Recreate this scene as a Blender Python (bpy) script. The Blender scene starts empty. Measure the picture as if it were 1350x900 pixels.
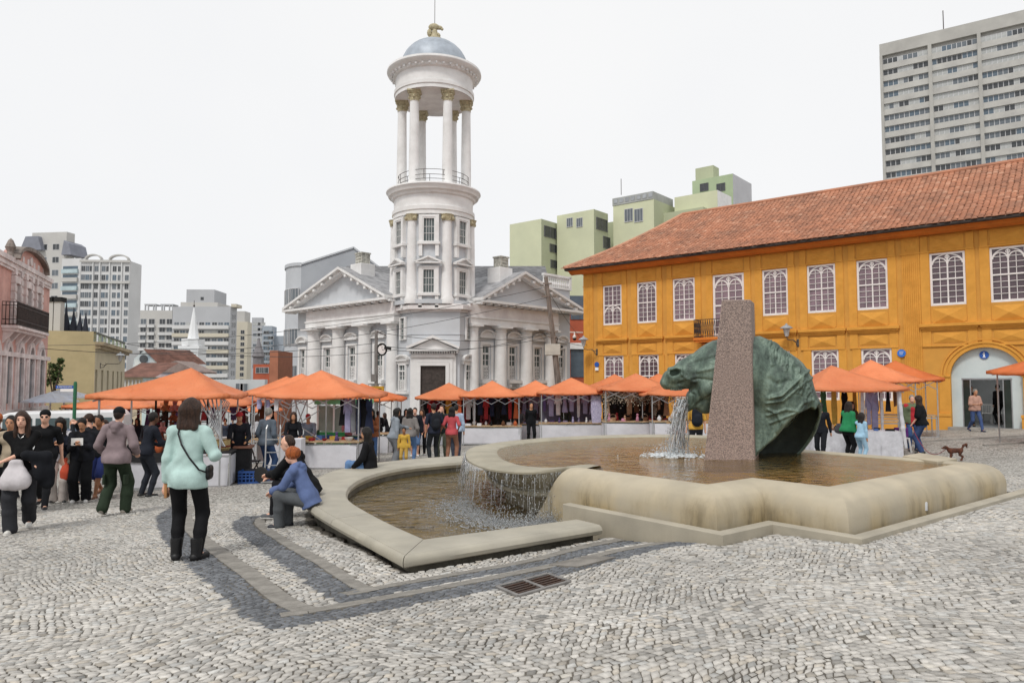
import bpy, math, random
import numpy as np
from mathutils import Vector, Matrix
random.seed(7); rng = np.random.default_rng(7)
S = bpy.context.scene
COL = S.collection
R_ = math.radians
CAMZ = 1.5; FPX = 950.0; TAN = 54/950.0; TH = math.atan(TAN)
cam = bpy.data.cameras.new('camera'); cam_o = bpy.data.objects.new('camera', cam); COL.objects.link(cam_o)
cam.sensor_width = 36; cam.lens = FPX/1350*36; cam.clip_end = 4000; cam.clip_start = .1
cam_o.location = (0, 0, CAMZ); cam_o.rotation_euler = (math.pi/2 + TH, 0, 0)
S.camera = cam_o
SUN_EL, SUN_AZ = R_(52), R_(205)          # azimuth from +Y clockwise: behind the camera, a little left
w = bpy.data.worlds.new('World'); S.world = w; w.use_nodes = True
nt = w.node_tree; nt.nodes.clear()
out = nt.nodes.new('ShaderNodeOutputWorld'); bg = nt.nodes.new('ShaderNodeBackground')
sky = nt.nodes.new('ShaderNodeTexSky'); sky.sky_type = 'NISHITA'; sky.sun_disc = False
sky.sun_elevation = SUN_EL; sky.sun_rotation = SUN_AZ
tc = nt.nodes.new('ShaderNodeTexCoord'); nz = nt.nodes.new('ShaderNodeTexNoise')
nz.inputs['Scale'].default_value = 1.6; nz.inputs['Detail'].default_value = 4
rp = nt.nodes.new('ShaderNodeValToRGB')
rp.color_ramp.elements[0].position = .3; rp.color_ramp.elements[0].color = (9.0, 9.1, 9.3, 1)
rp.color_ramp.elements[1].position = .7; rp.color_ramp.elements[1].color = (9.7, 9.7, 9.7, 1)
mx = nt.nodes.new('ShaderNodeMixRGB'); mx.inputs[0].default_value = .96
nt.links.new(tc.outputs['Generated'], nz.inputs['Vector']); nt.links.new(nz.outputs['Fac'], rp.inputs['Fac'])
nt.links.new(sky.outputs[0], mx.inputs[1]); nt.links.new(rp.outputs[0], mx.inputs[2])
nt.links.new(mx.outputs[0], bg.inputs['Color']); bg.inputs['Strength'].default_value = .1
nt.links.new(bg.outputs[0], out.inputs['Surface'])
sl = bpy.data.lights.new('sun', 'SUN'); sl.energy = 1.8; sl.angle = R_(12); sl.color = (1, .965, .91)
so = bpy.data.objects.new('sun', sl); COL.objects.link(so)
sd = Vector((math.sin(SUN_AZ)*math.cos(SUN_EL), math.cos(SUN_AZ)*math.cos(SUN_EL), math.sin(SUN_EL)))
so.rotation_euler = (-sd).to_track_quat('-Z', 'Y').to_euler()
S.view_settings.view_transform = 'Standard'; S.view_settings.look = 'None'
S.view_settings.exposure = 0.0; S.view_settings.gamma = 1.0
def ray(px, py):
 X = (px-675)/FPX; Y = (450-py)/FPX
 dy = math.cos(TH)-Y*math.sin(TH); dz = math.sin(TH)+Y*math.cos(TH)
 return X/dy, dz/dy
def at_y(px, py, y):
 rx, rz = ray(px, py); return (rx*y, y, CAMZ+rz*y)
def at_z(px, py, z):
 rx, rz = ray(px, py); y = (z-CAMZ)/rz; return (rx*y, y)
def plane_z(x, y): return .05 + .037*x - .040*y
def at_g(px, py):
 rx, rz = ray(px, py); y = (CAMZ-.05)/(-rz + .037*rx - .040); return (rx*y, y)
def sstep(t): t = np.clip(t, 0, 1); return t*t*(3-2*t)
BC0 = at_g(352, 829); BC1 = at_g(953, 712)
def G(x, y):
 x = np.asarray(x, float); y = np.asarray(y, float)
 yy = np.minimum(y, 62) + .0*y; xx = np.clip(x, -40, 34)
 p = plane_z(xx, yy)
 dx, dy = BC1[0]-BC0[0], BC1[1]-BC0[1]; L = math.hypot(dx, dy)
 d = (-(x-BC0[0])*dy + (y-BC0[1])*dx)/L
 k = sstep(d/1.3)*sstep((4.0-x)/1.5)
 p = p + (np.minimum(p, -.325)-p)*k
 p = p - .27*np.exp(-((x-11)**2/26+(y-20)**2/34))
 return p
def g1(x, y): return float(G(x, y))
def link(o, parent=None):
 COL.objects.link(o)
 if parent is not None: o.parent = parent
 return o
def tag(o, label=None, cat=None, group=None, kind=None):
 if label: o['label'] = label
 if cat: o['category'] = cat
 if group: o['group'] = group
 if kind: o['kind'] = kind
 return o
def thing(name, label, cat, loc=(0, 0, 0), rz=0, group=None):
 o = bpy.data.objects.new(name, None); o.empty_display_size = .3
 o.location = loc; o.rotation_euler = (0, 0, rz); link(o)
 return tag(o, label, cat, group)
def mesh_np(name, V, F, mat, smooth=False):
 """V (n,3), F list of polygons or (m,k) array"""
 me = bpy.data.meshes.new(name)
 V = np.asarray(V, np.float32)
 if isinstance(F, np.ndarray):
  m, k = F.shape
  me.vertices.add(len(V)); me.vertices.foreach_set('co', V.ravel())
  me.loops.add(m*k); me.loops.foreach_set('vertex_index', F.astype(np.int32).ravel())
  me.polygons.add(m); me.polygons.foreach_set('loop_start', np.arange(0, m*k, k, dtype=np.int32))
  me.polygons.foreach_set('loop_total', np.full(m, k, np.int32))
  me.update(calc_edges=True)
 else:
  me.from_pydata([tuple(v) for v in V], [], F); me.update()
 if smooth: me.polygons.foreach_set('use_smooth', np.ones(len(me.polygons), bool))
 for mm in (mat if isinstance(mat, (list, tuple)) else [mat]): me.materials.append(mm)
 return me
def obj(name, me, parent=None): return link(bpy.data.objects.new(name, me), parent)
def copy_tree(o, parent=None):
 c = o.copy(); COL.objects.link(c)
 if parent is not None: c.parent = parent
 for ch in KIDS.get(o.name, o.children): copy_tree(ch, c)
 return c
KIDS = {}
class MB:
 """collects polygons into one mesh"""
 def __init__(s): s.v = []; s.f = []; s.mi = []
 def add(s, V, F, mi=0):
  n = len(s.v); s.v += [tuple(p) for p in V]; s.f += [tuple(i+n for i in f) for f in F]; s.mi += [mi]*len(F); return s
 def box(s, x0, x1, y0, y1, z0, z1, mi=0):
  V = [(x0,y0,z0),(x1,y0,z0),(x1,y1,z0),(x0,y1,z0),(x0,y0,z1),(x1,y0,z1),(x1,y1,z1),(x0,y1,z1)]
  return s.add(V, [(0,3,2,1),(4,5,6,7),(0,1,5,4),(1,2,6,5),(2,3,7,6),(3,0,4,7)], mi)
 def cbox(s, c, sz, mi=0):
  return s.box(c[0]-sz[0]/2, c[0]+sz[0]/2, c[1]-sz[1]/2, c[1]+sz[1]/2, c[2]-sz[2]/2, c[2]+sz[2]/2, mi)
 def beam(s, a, b, wx, wz, mi=0):
  a = Vector(a); b = Vector(b); d = (b-a).normalized()
  u = d.cross(Vector((0,0,1)))
  u = Vector((1,0,0)) if u.length < 1e-4 else u.normalized()
  v = u.cross(d).normalized(); V = []
  for p in (a, b):
   for i, j in ((-1,-1),(1,-1),(1,1),(-1,1)): V.append(p+u*(i*wx/2)+v*(j*wz/2))
  return s.add(V, [(0,1,2,3),(7,6,5,4),(0,4,5,1),(1,5,6,2),(2,6,7,3),(3,7,4,0)], mi)
 def tube(s, P, r, n=6, mi=0, cap=True):
  P = [Vector(p) for p in P]; m = len(P)
  rr = r if isinstance(r, (list, tuple)) else [r]*m
  V = []; F = []
  for i, p in enumerate(P):
   d = (P[min(i+1, m-1)]-P[max(i-1, 0)]).normalized()
   u = d.cross(Vector((0,0,1))); u = d.cross(Vector((0,1,0))) if u.length < .05 else u
   u.normalize(); v = d.cross(u)
   for k in range(n):
    a = 2*math.pi*k/n; V.append(p+u*(math.cos(a)*rr[i])+v*(math.sin(a)*rr[i]))
  for i in range(m-1):
   for k in range(n):
    k2 = (k+1) % n; F.append((i*n+k, (i+1)*n+k, (i+1)*n+k2, i*n+k2))
  if cap: F += [tuple(range(n)), tuple(reversed(range((m-1)*n, m*n)))]
  return s.add(V, F, mi)
 def lathe(s, prof, c=(0,0,0), n=24, mi=0, a0=0, a1=2*math.pi, sx=1, sy=1):
  full = abs(a1-a0-2*math.pi) < 1e-6; q = n if full else n+1
  V = []; F = []
  for r, z in prof:
   for k in range(q):
    a = a0+(a1-a0)*k/n; V.append((c[0]+r*sx*math.cos(a), c[1]+r*sy*math.sin(a), c[2]+z))
  for i in range(len(prof)-1):
   for k in range(n):
    k2 = (k+1) % q; F.append((i*q+k, i*q+k2, (i+1)*q+k2, (i+1)*q+k))
  if full:
   if prof[0][0] > 1e-4: F.append(tuple(reversed(range(q))))
   if prof[-1][0] > 1e-4: F.append(tuple(range((len(prof)-1)*q, len(prof)*q)))
  return s.add(V, F, mi)
 def ball(s, c, r, n=10, m=6, sc=(1,1,1), mi=0):
  prof = [(max(r*math.sin(math.pi*i/m), 1e-5), -r*math.cos(math.pi*i/m)) for i in range(m+1)]
  k = len(s.v); s.lathe(prof, (0,0,0), n, mi)
  for i in range(k, len(s.v)):
   x, y, z = s.v[i]; s.v[i] = (c[0]+x*sc[0], c[1]+y*sc[1], c[2]+z*sc[2])
  return s
 def prism(s, poly, z0, z1, mi=0):
  n = len(poly); V = [(p[0], p[1], z0) for p in poly]+[(p[0], p[1], z1) for p in poly]
  F = [tuple(reversed(range(n))), tuple(range(n, 2*n))]+[(i, (i+1) % n, n+(i+1) % n, n+i) for i in range(n)]
  return s.add(V, F, mi)
 def flat(s, poly, z, mi=0, up=True):
  from mathutils.geometry import tessellate_polygon
  t = tessellate_polygon([[Vector((p[0], p[1], 0)) for p in poly]]); F = []
  for a, b, c in t:
   A, B, C = poly[a], poly[b], poly[c]; cr = (B[0]-A[0])*(C[1]-A[1])-(B[1]-A[1])*(C[0]-A[0])
   F.append((a, b, c) if (cr > 0) == up else (a, c, b))
  return s.add([(p[0], p[1], z) for p in poly], F, mi)
 def extr(s, poly, y0, y1, mi=0):
  """poly in x,z extruded along y"""
  n = len(poly); V = [(p[0], y0, p[1]) for p in poly]+[(p[0], y1, p[1]) for p in poly]
  F = [tuple(range(n)), tuple(reversed(range(n, 2*n)))]+[((i+1) % n, i, n+i, n+(i+1) % n) for i in range(n)]
  return s.add(V, F, mi)
 def mesh(s, name, mat, smooth=False, bevel=0):
  me = bpy.data.meshes.new(name); me.from_pydata(s.v, [], s.f)
  mats = mat if isinstance(mat, (list, tuple)) else [mat]
  for m in mats: me.materials.append(m)
  if len(mats) > 1: me.polygons.foreach_set('material_index', s.mi)
  if smooth: me.polygons.foreach_set('use_smooth', [True]*len(me.polygons))
  me.update(); return me
 def build(s, name, mat, parent=None, smooth=False, bevel=0):
  o = obj(name, s.mesh(name, mat, smooth), parent)
  if smooth == 'auto':
   for p in o.data.polygons: p.use_smooth = True
   md = o.modifiers.new('es', 'EDGE_SPLIT'); md.split_angle = R_(38)
  if bevel:
   b = o.modifiers.new('bevel', 'BEVEL'); b.width = bevel; b.segments = 2; b.limit_method = 'ANGLE'; b.angle_limit = R_(40)
  return o
def sdf_mesh(prims, cell, k=.03, cuts=(), subs=(), ksub=.01, shell=None):
 """prims: ('c',a,b,ra,rb[,flat]) tapered capsule | ('e',c,r3[,R]) ellipsoid. cuts: (p,n) keep n.(x-p)<0."""
 lo = np.full(3, 1e9); hi = -lo
 def bb(p):
  if p[0] == 'c':
   a = np.array(p[1], float); b = np.array(p[2], float); r = max(p[3], p[4])
   return np.minimum(a, b)-r, np.maximum(a, b)+r
  c = np.array(p[1], float); r = max(p[2]); return c-r, c+r
 for p in prims:
  a, b = bb(p); lo = np.minimum(lo, a); hi = np.maximum(hi, b)
 pad = max(k, cell)*1.5+cell*2; lo -= pad; hi += pad
 n = np.ceil((hi-lo)/cell).astype(int)+1
 D = np.full(n, 5., np.float32)
 ax = [lo[i]+cell*np.arange(n[i]) for i in range(3)]
 def evalp(p, X, Y, Z):
  if p[0] == 'c':
   a = np.array(p[1], float); b = np.array(p[2], float); ra, rb = p[3], p[4]
   d = b-a; L2 = max(float(d@d), 1e-9)
   t = np.clip(((X-a[0])*d[0]+(Y-a[1])*d[1]+(Z-a[2])*d[2])/L2, 0, 1)
   qx = X-a[0]-t*d[0]; qy = Y-a[1]-t*d[1]; qz = Z-a[2]-t*d[2]
   if len(p) > 5:   # flatten: (axis vector, factor)  distances along that axis count more
    f = np.array(p[5][0], float); f /= np.linalg.norm(f); m = qx*f[0]+qy*f[1]+qz*f[2]; e = p[5][1]-1
    qx = qx+m*e*f[0]; qy = qy+m*e*f[1]; qz = qz+m*e*f[2]
   return np.sqrt(qx*qx+qy*qy+qz*qz)-(ra+(rb-ra)*t)
  c = p[1]; r = p[2]; qx, qy, qz = X-c[0], Y-c[1], Z-c[2]
  if len(p) > 3 and p[3] is not None:
   Rm = p[3]; qx, qy, qz = (Rm[0][0]*qx+Rm[0][1]*qy+Rm[0][2]*qz, Rm[1][0]*qx+Rm[1][1]*qy+Rm[1][2]*qz, Rm[2][0]*qx+Rm[2][1]*qy+Rm[2][2]*qz)
  k0 = np.sqrt((qx/r[0])**2+(qy/r[1])**2+(qz/r[2])**2)
  k1 = np.sqrt((qx/r[0]**2)**2+(qy/r[1]**2)**2+(qz/r[2]**2)**2)+1e-6
  return k0*(k0-1)/k1
 def sub(p, extra):
  a, b = bb(p); i0 = np.clip(((a-extra-lo)/cell).astype(int), 0, n-1); i1 = np.clip(((b+extra-lo)/cell).astype(int)+2, 1, n)
  return tuple(slice(i0[i], i1[i]) for i in range(3))
 def grid(sl): return ax[0][sl[0]][:, None, None], ax[1][sl[1]][None, :, None], ax[2][sl[2]][None, None, :]
 for p in prims:
  sl = sub(p, pad*.9); X, Y, Z = grid(sl); d = evalp(p, X, Y, Z).astype(np.float32)
  o = D[sl]; h = np.clip(.5+.5*(o-d)/k, 0, 1); D[sl] = np.where(np.abs(o-d) < k, o*(1-h)+d*h-k*h*(1-h), np.minimum(o, d))
 for p in subs:
  sl = sub(p, pad); X, Y, Z = grid(sl); d = -evalp(p, X, Y, Z).astype(np.float32)
  o = D[sl]; h = np.clip(.5-.5*(o-d)/ksub, 0, 1); D[sl] = o*(1-h)+d*h+ksub*h*(1-h)
 if shell:   # hollow the body behind the first cut plane: (wall thickness, depth)
  X, Y, Z = ax[0][:, None, None], ax[1][None, :, None], ax[2][None, None, :]
  p0, nn = cuts[0]; pl = ((X-p0[0])*nn[0]+(Y-p0[1])*nn[1]+(Z-p0[2])*nn[2]).astype(np.float32)
  D = np.maximum(np.maximum(D, pl), -np.maximum(D+shell[0], -pl-shell[1]))
 for (p0, nn) in cuts:
  X, Y, Z = ax[0][:, None, None], ax[1][None, :, None], ax[2][None, None, :]
  D = np.maximum(D, ((X-p0[0])*nn[0]+(Y-p0[1])*nn[1]+(Z-p0[2])*nn[2]).astype(np.float32))
 return nets(D, lo, cell)
def nets(D, lo, cell):
 s = D < 0
 c = np.zeros(tuple(x-1 for x in D.shape), np.uint8)
 offs = [(i, j, k) for i in (0, 1) for j in (0, 1) for k in (0, 1)]
 nx, ny, nz = D.shape
 for (i, j, k) in offs: c += s[i:nx-1+i, j:ny-1+j, k:nz-1+k]
 act = (c > 0) & (c < 8)
 I = np.argwhere(act)
 if len(I) == 0: return np.zeros((0, 3)), np.zeros((0, 4), int)
 idx = np.full(act.shape, -1, np.int64); idx[act] = np.arange(len(I))
 P = np.zeros((len(I), 3)); W = np.zeros(len(I))
 corners = np.array(offs)
 Vv = np.stack([D[I[:, 0]+o[0], I[:, 1]+o[1], I[:, 2]+o[2]] for o in offs], 1)
 for a in range(8):
  for b in range(a+1, 8):
   if np.abs(corners[a]-corners[b]).sum() != 1: continue
   va, vb = Vv[:, a], Vv[:, b]; m = (va < 0) != (vb < 0)
   t = np.clip(np.where(m, va/(va-vb+1e-12), 0), 0, 1)[:, None]
   pt = corners[a]+(corners[b]-corners[a])*t
   P[m] += pt[m]; W[m] += 1
 P = (P/W[:, None]+I)*cell+lo
 Fs = []
 for axis in range(3):
  sh = [slice(None)]*3
  a = [slice(1, -1)]*3; b = [slice(1, -1)]*3
  a[axis] = slice(0, -1); b[axis] = slice(1, None)
  A = s[tuple(a)]; B = s[tuple(b)]
  E = np.argwhere(A != B)
  if len(E) == 0: continue
  flip = A[E[:, 0], E[:, 1], E[:, 2]]
  o1, o2 = [(1, 2), (2, 0), (0, 1)][axis]
  base = E.copy()
  base[:, o1] += 1; base[:, o2] += 1
  q = []
  for d1, d2 in ((1, 1), (0, 1), (0, 0), (1, 0)):
   t = base.copy(); t[:, o1] -= d1; t[:, o2] -= d2
   q.append(idx[t[:, 0], t[:, 1], t[:, 2]])
  q = np.stack(q, 1); ok = (q >= 0).all(1); q = q[ok]; fl = flip[ok]
  q[~fl] = q[~fl][:, ::-1]; Fs.append(q)
 return P, np.concatenate(Fs)
def wrinkle(V, F, amp, freq=1., seed=0, stretch=(1, 1, .55)):
 """push vertices along their normals with folds"""
 if len(V) == 0: return V
 n = np.zeros_like(V); t = V[F]; fn = np.cross(t[:, 2]-t[:, 0], t[:, 3]-t[:, 1])
 for i in range(4): np.add.at(n, F[:, i], fn)
 n /= np.linalg.norm(n, axis=1)[:, None]+1e-9
 r = np.random.default_rng(seed); h = np.zeros(len(V))
 for f, a in ((14, 1), (25, .6), (43, .35)):
  kx = r.normal(size=3)*np.array(stretch); kx /= np.linalg.norm(kx); ph = r.uniform(0, 6)
  k2 = r.normal(size=3); k2 /= np.linalg.norm(k2)
  h += a*np.sin(V@kx*f*freq+ph+1.6*np.sin(V@k2*f*.45*freq+ph*2))
 return V+n*(h*amp)[:, None]
def sdf_obj(name, mat, parent, prims, cell, k=.03, amp=0, seed=0, **kw):
 V, F = sdf_mesh(prims, cell, k, **kw)
 if amp: V = wrinkle(V, F, amp, seed=seed)
 return obj(name, mesh_np(name, V, F, mat, True), parent)
MATS = {}
def lin(h):
 h = h.lstrip('#'); r = [int(h[i:i+2], 16)/255 for i in (0, 2, 4)]
 return tuple(x/12.92 if x <= .04045 else ((x+.055)/1.055)**2.4 for x in r)
def M(name, col, rough=.75, var=.12, scale=3., bump=.15, bscale=60., metal=0., col2=None, fac2=.5, stretch=None, spec=.4, bdist=.01, rand=0.):
 if name in MATS: return MATS[name]
 if isinstance(col, str): col = lin(col)
 m = bpy.data.materials.new(name); m.use_nodes = True; t = m.node_tree; L = t.links
 b = t.nodes['Principled BSDF']; b.inputs['Roughness'].default_value = rough; b.inputs['Metallic'].default_value = metal
 b.inputs['Specular IOR Level'].default_value = spec
 co = t.nodes.new('ShaderNodeTexCoord'); vec = co.outputs['Object']
 if stretch:
  mp = t.nodes.new('ShaderNodeMapping'); mp.inputs['Scale'].default_value = stretch; L.new(vec, mp.inputs[0]); vec = mp.outputs[0]
 n1 = t.nodes.new('ShaderNodeTexNoise'); n1.inputs['Scale'].default_value = scale; n1.inputs['Detail'].default_value = 6
 n1.inputs['Roughness'].default_value = .65; L.new(vec, n1.inputs['Vector'])
 r = t.nodes.new('ShaderNodeValToRGB'); e = r.color_ramp.elements
 c2 = col2 if col2 is not None else tuple(x*(1-var*1.6) for x in col)
 if isinstance(c2, str): c2 = lin(c2)
 e[0].position = .5-.32*fac2-.02; e[1].position = .5+.3*fac2
 e[0].color = (*c2, 1); e[1].color = (*[min(x*(1+var), .95) for x in col], 1)
 L.new(n1.outputs['Fac'], r.inputs['Fac']); c = r.outputs[0]
 if rand:
  oi = t.nodes.new('ShaderNodeNewGeometry'); mr = t.nodes.new('ShaderNodeMapRange'); mr.inputs[3].default_value = 1-rand; mr.inputs[4].default_value = 1+rand
  L.new(oi.outputs['Random Per Island'], mr.inputs[0])
  mm = t.nodes.new('ShaderNodeVectorMath'); mm.operation = 'SCALE'; L.new(c, mm.inputs[0]); L.new(mr.outputs[0], mm.inputs['Scale']); c = mm.outputs[0]
 L.new(c, b.inputs['Base Color'])
 if bump:
  n2 = t.nodes.new('ShaderNodeTexNoise'); n2.inputs['Scale'].default_value = bscale; n2.inputs['Detail'].default_value = 5; L.new(vec, n2.inputs['Vector'])
  bp = t.nodes.new('ShaderNodeBump'); bp.inputs['Strength'].default_value = min(bump*2, 1); bp.inputs['Distance'].default_value = bdist
  L.new(n2.outputs['Fac'], bp.inputs['Height']); L.new(bp.outputs[0], b.inputs['Normal'])
 MATS[name] = m; return m
def obj_random(m, lo, hi):
 """each object of a kind gets its own slight lightness"""
 t = m.node_tree; b = t.nodes['Principled BSDF']; src = b.inputs['Base Color'].links[0].from_socket
 oi = t.nodes.new('ShaderNodeObjectInfo'); mr = t.nodes.new('ShaderNodeMapRange'); mr.inputs[3].default_value = lo; mr.inputs[4].default_value = hi; t.links.new(oi.outputs['Random'], mr.inputs[0])
 v = t.nodes.new('ShaderNodeVectorMath'); v.operation = 'SCALE'; t.links.new(src, v.inputs[0]); t.links.new(mr.outputs[0], v.inputs['Scale']); t.links.new(v.outputs[0], b.inputs['Base Color']); return m
def attr_mat(name, rough=.8, bump=.3, bscale=90., mul=1.0, nscale=1.2, nvar=.25, spec=.4):
 """colour comes from the 'tone' face attribute, times soft blotches"""
 m = bpy.data.materials.new(name); m.use_nodes = True; t = m.node_tree; L = t.links
 b = t.nodes['Principled BSDF']; b.inputs['Roughness'].default_value = rough; b.inputs['Specular IOR Level'].default_value = spec
 a = t.nodes.new('ShaderNodeAttribute'); a.attribute_name = 'tone'
 co = t.nodes.new('ShaderNodeTexCoord'); n1 = t.nodes.new('ShaderNodeTexNoise'); n1.inputs['Scale'].default_value = nscale; n1.inputs['Detail'].default_value = 8
 L.new(co.outputs['Object'], n1.inputs['Vector'])
 mr = t.nodes.new('ShaderNodeMapRange'); mr.inputs[1].default_value = .3; mr.inputs[2].default_value = .7
 mr.inputs[3].default_value = mul*(1-nvar); mr.inputs[4].default_value = mul*(1+nvar*.5); L.new(n1.outputs['Fac'], mr.inputs[0])
 n3 = t.nodes.new('ShaderNodeTexNoise'); n3.inputs['Scale'].default_value = bscale*.6; n3.inputs['Detail'].default_value = 4; L.new(co.outputs['Object'], n3.inputs['Vector'])
 m3 = t.nodes.new('ShaderNodeMapRange'); m3.inputs[3].default_value = .72; m3.inputs[4].default_value = 1.28; L.new(n3.outputs['Fac'], m3.inputs[0])
 mu = t.nodes.new('ShaderNodeMath'); mu.operation = 'MULTIPLY'; L.new(mr.outputs[0], mu.inputs[0]); L.new(m3.outputs[0], mu.inputs[1])
 v = t.nodes.new('ShaderNodeVectorMath'); v.operation = 'SCALE'; L.new(a.outputs['Color'], v.inputs[0]); L.new(mu.outputs[0], v.inputs['Scale'])
 L.new(v.outputs[0], b.inputs['Base Color'])
 n2 = t.nodes.new('ShaderNodeTexNoise'); n2.inputs['Scale'].default_value = bscale; n2.inputs['Detail'].default_value = 4; L.new(co.outputs['Object'], n2.inputs['Vector'])
 bp = t.nodes.new('ShaderNodeBump'); bp.inputs['Strength'].default_value = bump; bp.inputs['Distance'].default_value = .01
 L.new(n2.outputs['Fac'], bp.inputs['Height']); L.new(bp.outputs[0], b.inputs['Normal'])
 return m
def set_tone(me, cols):
 at = me.attributes.new('tone', 'FLOAT_COLOR', 'FACE')
 c = np.ones((len(me.polygons), 4), np.float32); c[:, :3] = cols; at.data.foreach_set('color', c.ravel())
def inpoly(x, y, poly):
 x = np.asarray(x); y = np.asarray(y); r = np.zeros(x.shape, bool); n = len(poly)
 for i in range(n):
  x1, y1 = poly[i]; x2, y2 = poly[(i+1) % n]
  c = ((y1 > y) != (y2 > y)) & (x < (x2-x1)*(y-y1)/(y2-y1+1e-12)+x1); r ^= c
 return r
def polydist(x, y, pl):
 d = np.full(np.shape(x), 1e9)
 for (x1, y1), (x2, y2) in zip(pl[:-1], pl[1:]):
  dx, dy = x2-x1, y2-y1; t = np.clip(((x-x1)*dx+(y-y1)*dy)/(dx*dx+dy*dy), 0, 1)
  d = np.minimum(d, np.hypot(x-x1-t*dx, y-y1-t*dy))
 return d
def smooth_poly(P, it=2, closed=False):
 for _ in range(it):
  Q = []; n = len(P); m = n if closed else n-1
  if not closed: Q.append(P[0])
  for i in range(m):
   a = P[i]; b = P[(i+1) % n]
   Q.append(tuple(.75*a[k]+.25*b[k] for k in range(len(a)))); Q.append(tuple(.25*a[k]+.75*b[k] for k in range(len(a))))
  if not closed: Q.append(P[-1])
  P = Q
 return P
def offset(P, d, closed=False):
 """offset a polyline to its right by d (mitred)"""
 n = len(P); out = []
 for i in range(n):
  a = P[(i-1) % n] if (closed or i > 0) else None; b = P[i]; c = P[(i+1) % n] if (closed or i < n-1) else None
  ns = []
  for p, q in ((a, b), (b, c)):
   if p is None or q is None: continue
   dx, dy = q[0]-p[0], q[1]-p[1]; L = math.hypot(dx, dy)+1e-12; ns.append((dy/L, -dx/L))
  if len(ns) == 1: nx, ny = ns[0]
  else:
   sx, sy = ns[0][0]+ns[1][0], ns[0][1]+ns[1][1]; q = (sx*sx+sy*sy)/2; q = max(q, .5); nx, ny = sx/q, sy/q
  out.append((b[0]+nx*d, b[1]+ny*d))
 return out
def sweep(path, prof, closed=False):
 """prof: (offset to the left, z) swept along a horizontal path; returns MB"""
 rings = [offset(path, -o, closed) for o, z in prof]; n = len(path); k = len(prof); mb = MB()
 V = [(rings[j][i][0], rings[j][i][1], prof[j][1]) for i in range(n) for j in range(k)]; F = []
 for i in range(n if closed else n-1):
  for j in range(k-1):
   a = i*k+j; b = ((i+1) % n)*k+j; F.append((a, b, b+1, a+1))
 if not closed: F += [tuple(range(k)), tuple(reversed(range((n-1)*k, n*k)))]
 mb.add(V, F); return mb
# ============================================================ GROUND
b_out = [at_g(*p) for p in ((224,668),(207,680),(206,692),(214,709),(258,755),(313,798),(352,829))]
b_outR = [at_g(*p) for p in ((352,829),(437,817),(547,796),(640,778),(749,755),(813,738),(874,721),(953,712))]
b_in = [at_g(*p) for p in ((322,680),(308,686),(306,696),(350,731),(405,763),(452,791))]
b_inR = [at_g(*p) for p in ((452,791),(530,775),(620,758),(731,738),(800,716),(850,706))]
BAND1 = b_out+b_outR[1:]; BAND2 = b_in+b_inR[1:]
def off_in(P, d): return offset(P, -d)
DK1 = BAND1+off_in(BAND1, .30)[::-1]; GR1 = off_in(BAND1, .30)+off_in(BAND1, .50)[::-1]
DK2 = BAND2+off_in(BAND2, .28)[::-1]; GR2 = off_in(BAND2, .28)+off_in(BAND2, .44)[::-1]
d1 = (.780, .626); d2 = (.626, -.780)
def mv(p, a, b): return (p[0]+d1[0]*a+d2[0]*b, p[1]+d1[1]*a+d2[1]*b)
FA = (2.21, 7.86); FN = mv(FA, .92, 0); FB = mv(FN, 0, .98); FR = mv(FB, 4.72, 0); FQ = mv(FR, 0, -3.9); FW = mv(FA, 0, -3.0)
ZS = -.16   # seat top of the lower basin
ZR = .32    # rim of the upper basin
seat_px = [(792.6,691.6),(532,733.6),(468,700),(425,677),(405,663),(402,650),(408,636),(424,624),(455,615.5),(500,608.5),(556,603),(613,600)]
inner_px = [(757.8,683.8),(558.7,710),(510,689),(474,670),(457,659),(453,650),(459,639),(475,629.5),(502,620.5),(542,613.5),(580,610),(614.7,607.5)]
seat_o = [at_z(px, py, ZS) for px, py in seat_px]; seat_i = [at_z(px, py, ZS) for px, py in inner_px]
CURB = [mv(FA, -.27, -2.15), mv(FA, -.27, .26), mv(FN, -.27, .26), mv(FB, -.27, .26), mv(FR, 5.5, .26)]
FOOT = [seat_o[0]]+seat_o[1:]+[(0, 18), (4.2, 17), (6.5, 14.0), mv(FR, 0.3, 0)]+[mv(FR, 0, .05), CURB[3], CURB[2], CURB[1], mv(FA, -.35, -1.3)]
def lines(a, b, step, far):
 L = list(np.arange(a, b, step)); x = b; s = step
 while x < far: L.append(x); s *= 1.25; x += s
 return L+[far]
xs = np.array(sorted([-v for v in lines(12, 12.1, .3, 900)][:-1]+list(np.arange(-12, 13, .25))+[13+v for v in np.cumsum([.3*1.25**i for i in range(29)])]))
ys = np.array([-60, -30, -15, -8, -4, -2, -1]+list(np.arange(0, 17, .25))+[17+v for v in np.cumsum([.3*1.2**i for i in range(34)])])
XX, YY = np.meshgrid(xs, ys, indexing='ij')
def near_mask(x, y):
 return sstep((13.4-y)/.6)*sstep((y-2.7)/.3)
ZZ = G(XX, YY) - .007*near_mask(XX, YY)
FT2 = [(2.2+(x-2.2)*.94, 11.3+(y-11.3)*.955) for x, y in FOOT]; ZZ = ZZ - .7*inpoly(XX, YY, FT2)
nx_, ny_ = XX.shape
V = np.stack([XX, YY, ZZ], -1).reshape(-1, 3)
ii, jj = np.meshgrid(np.arange(nx_-1), np.arange(ny_-1), indexing='ij')
F = np.stack([ii*ny_+jj, (ii+1)*ny_+jj, (ii+1)*ny_+jj+1, ii*ny_+jj+1], -1).reshape(-1, 4)
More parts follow.
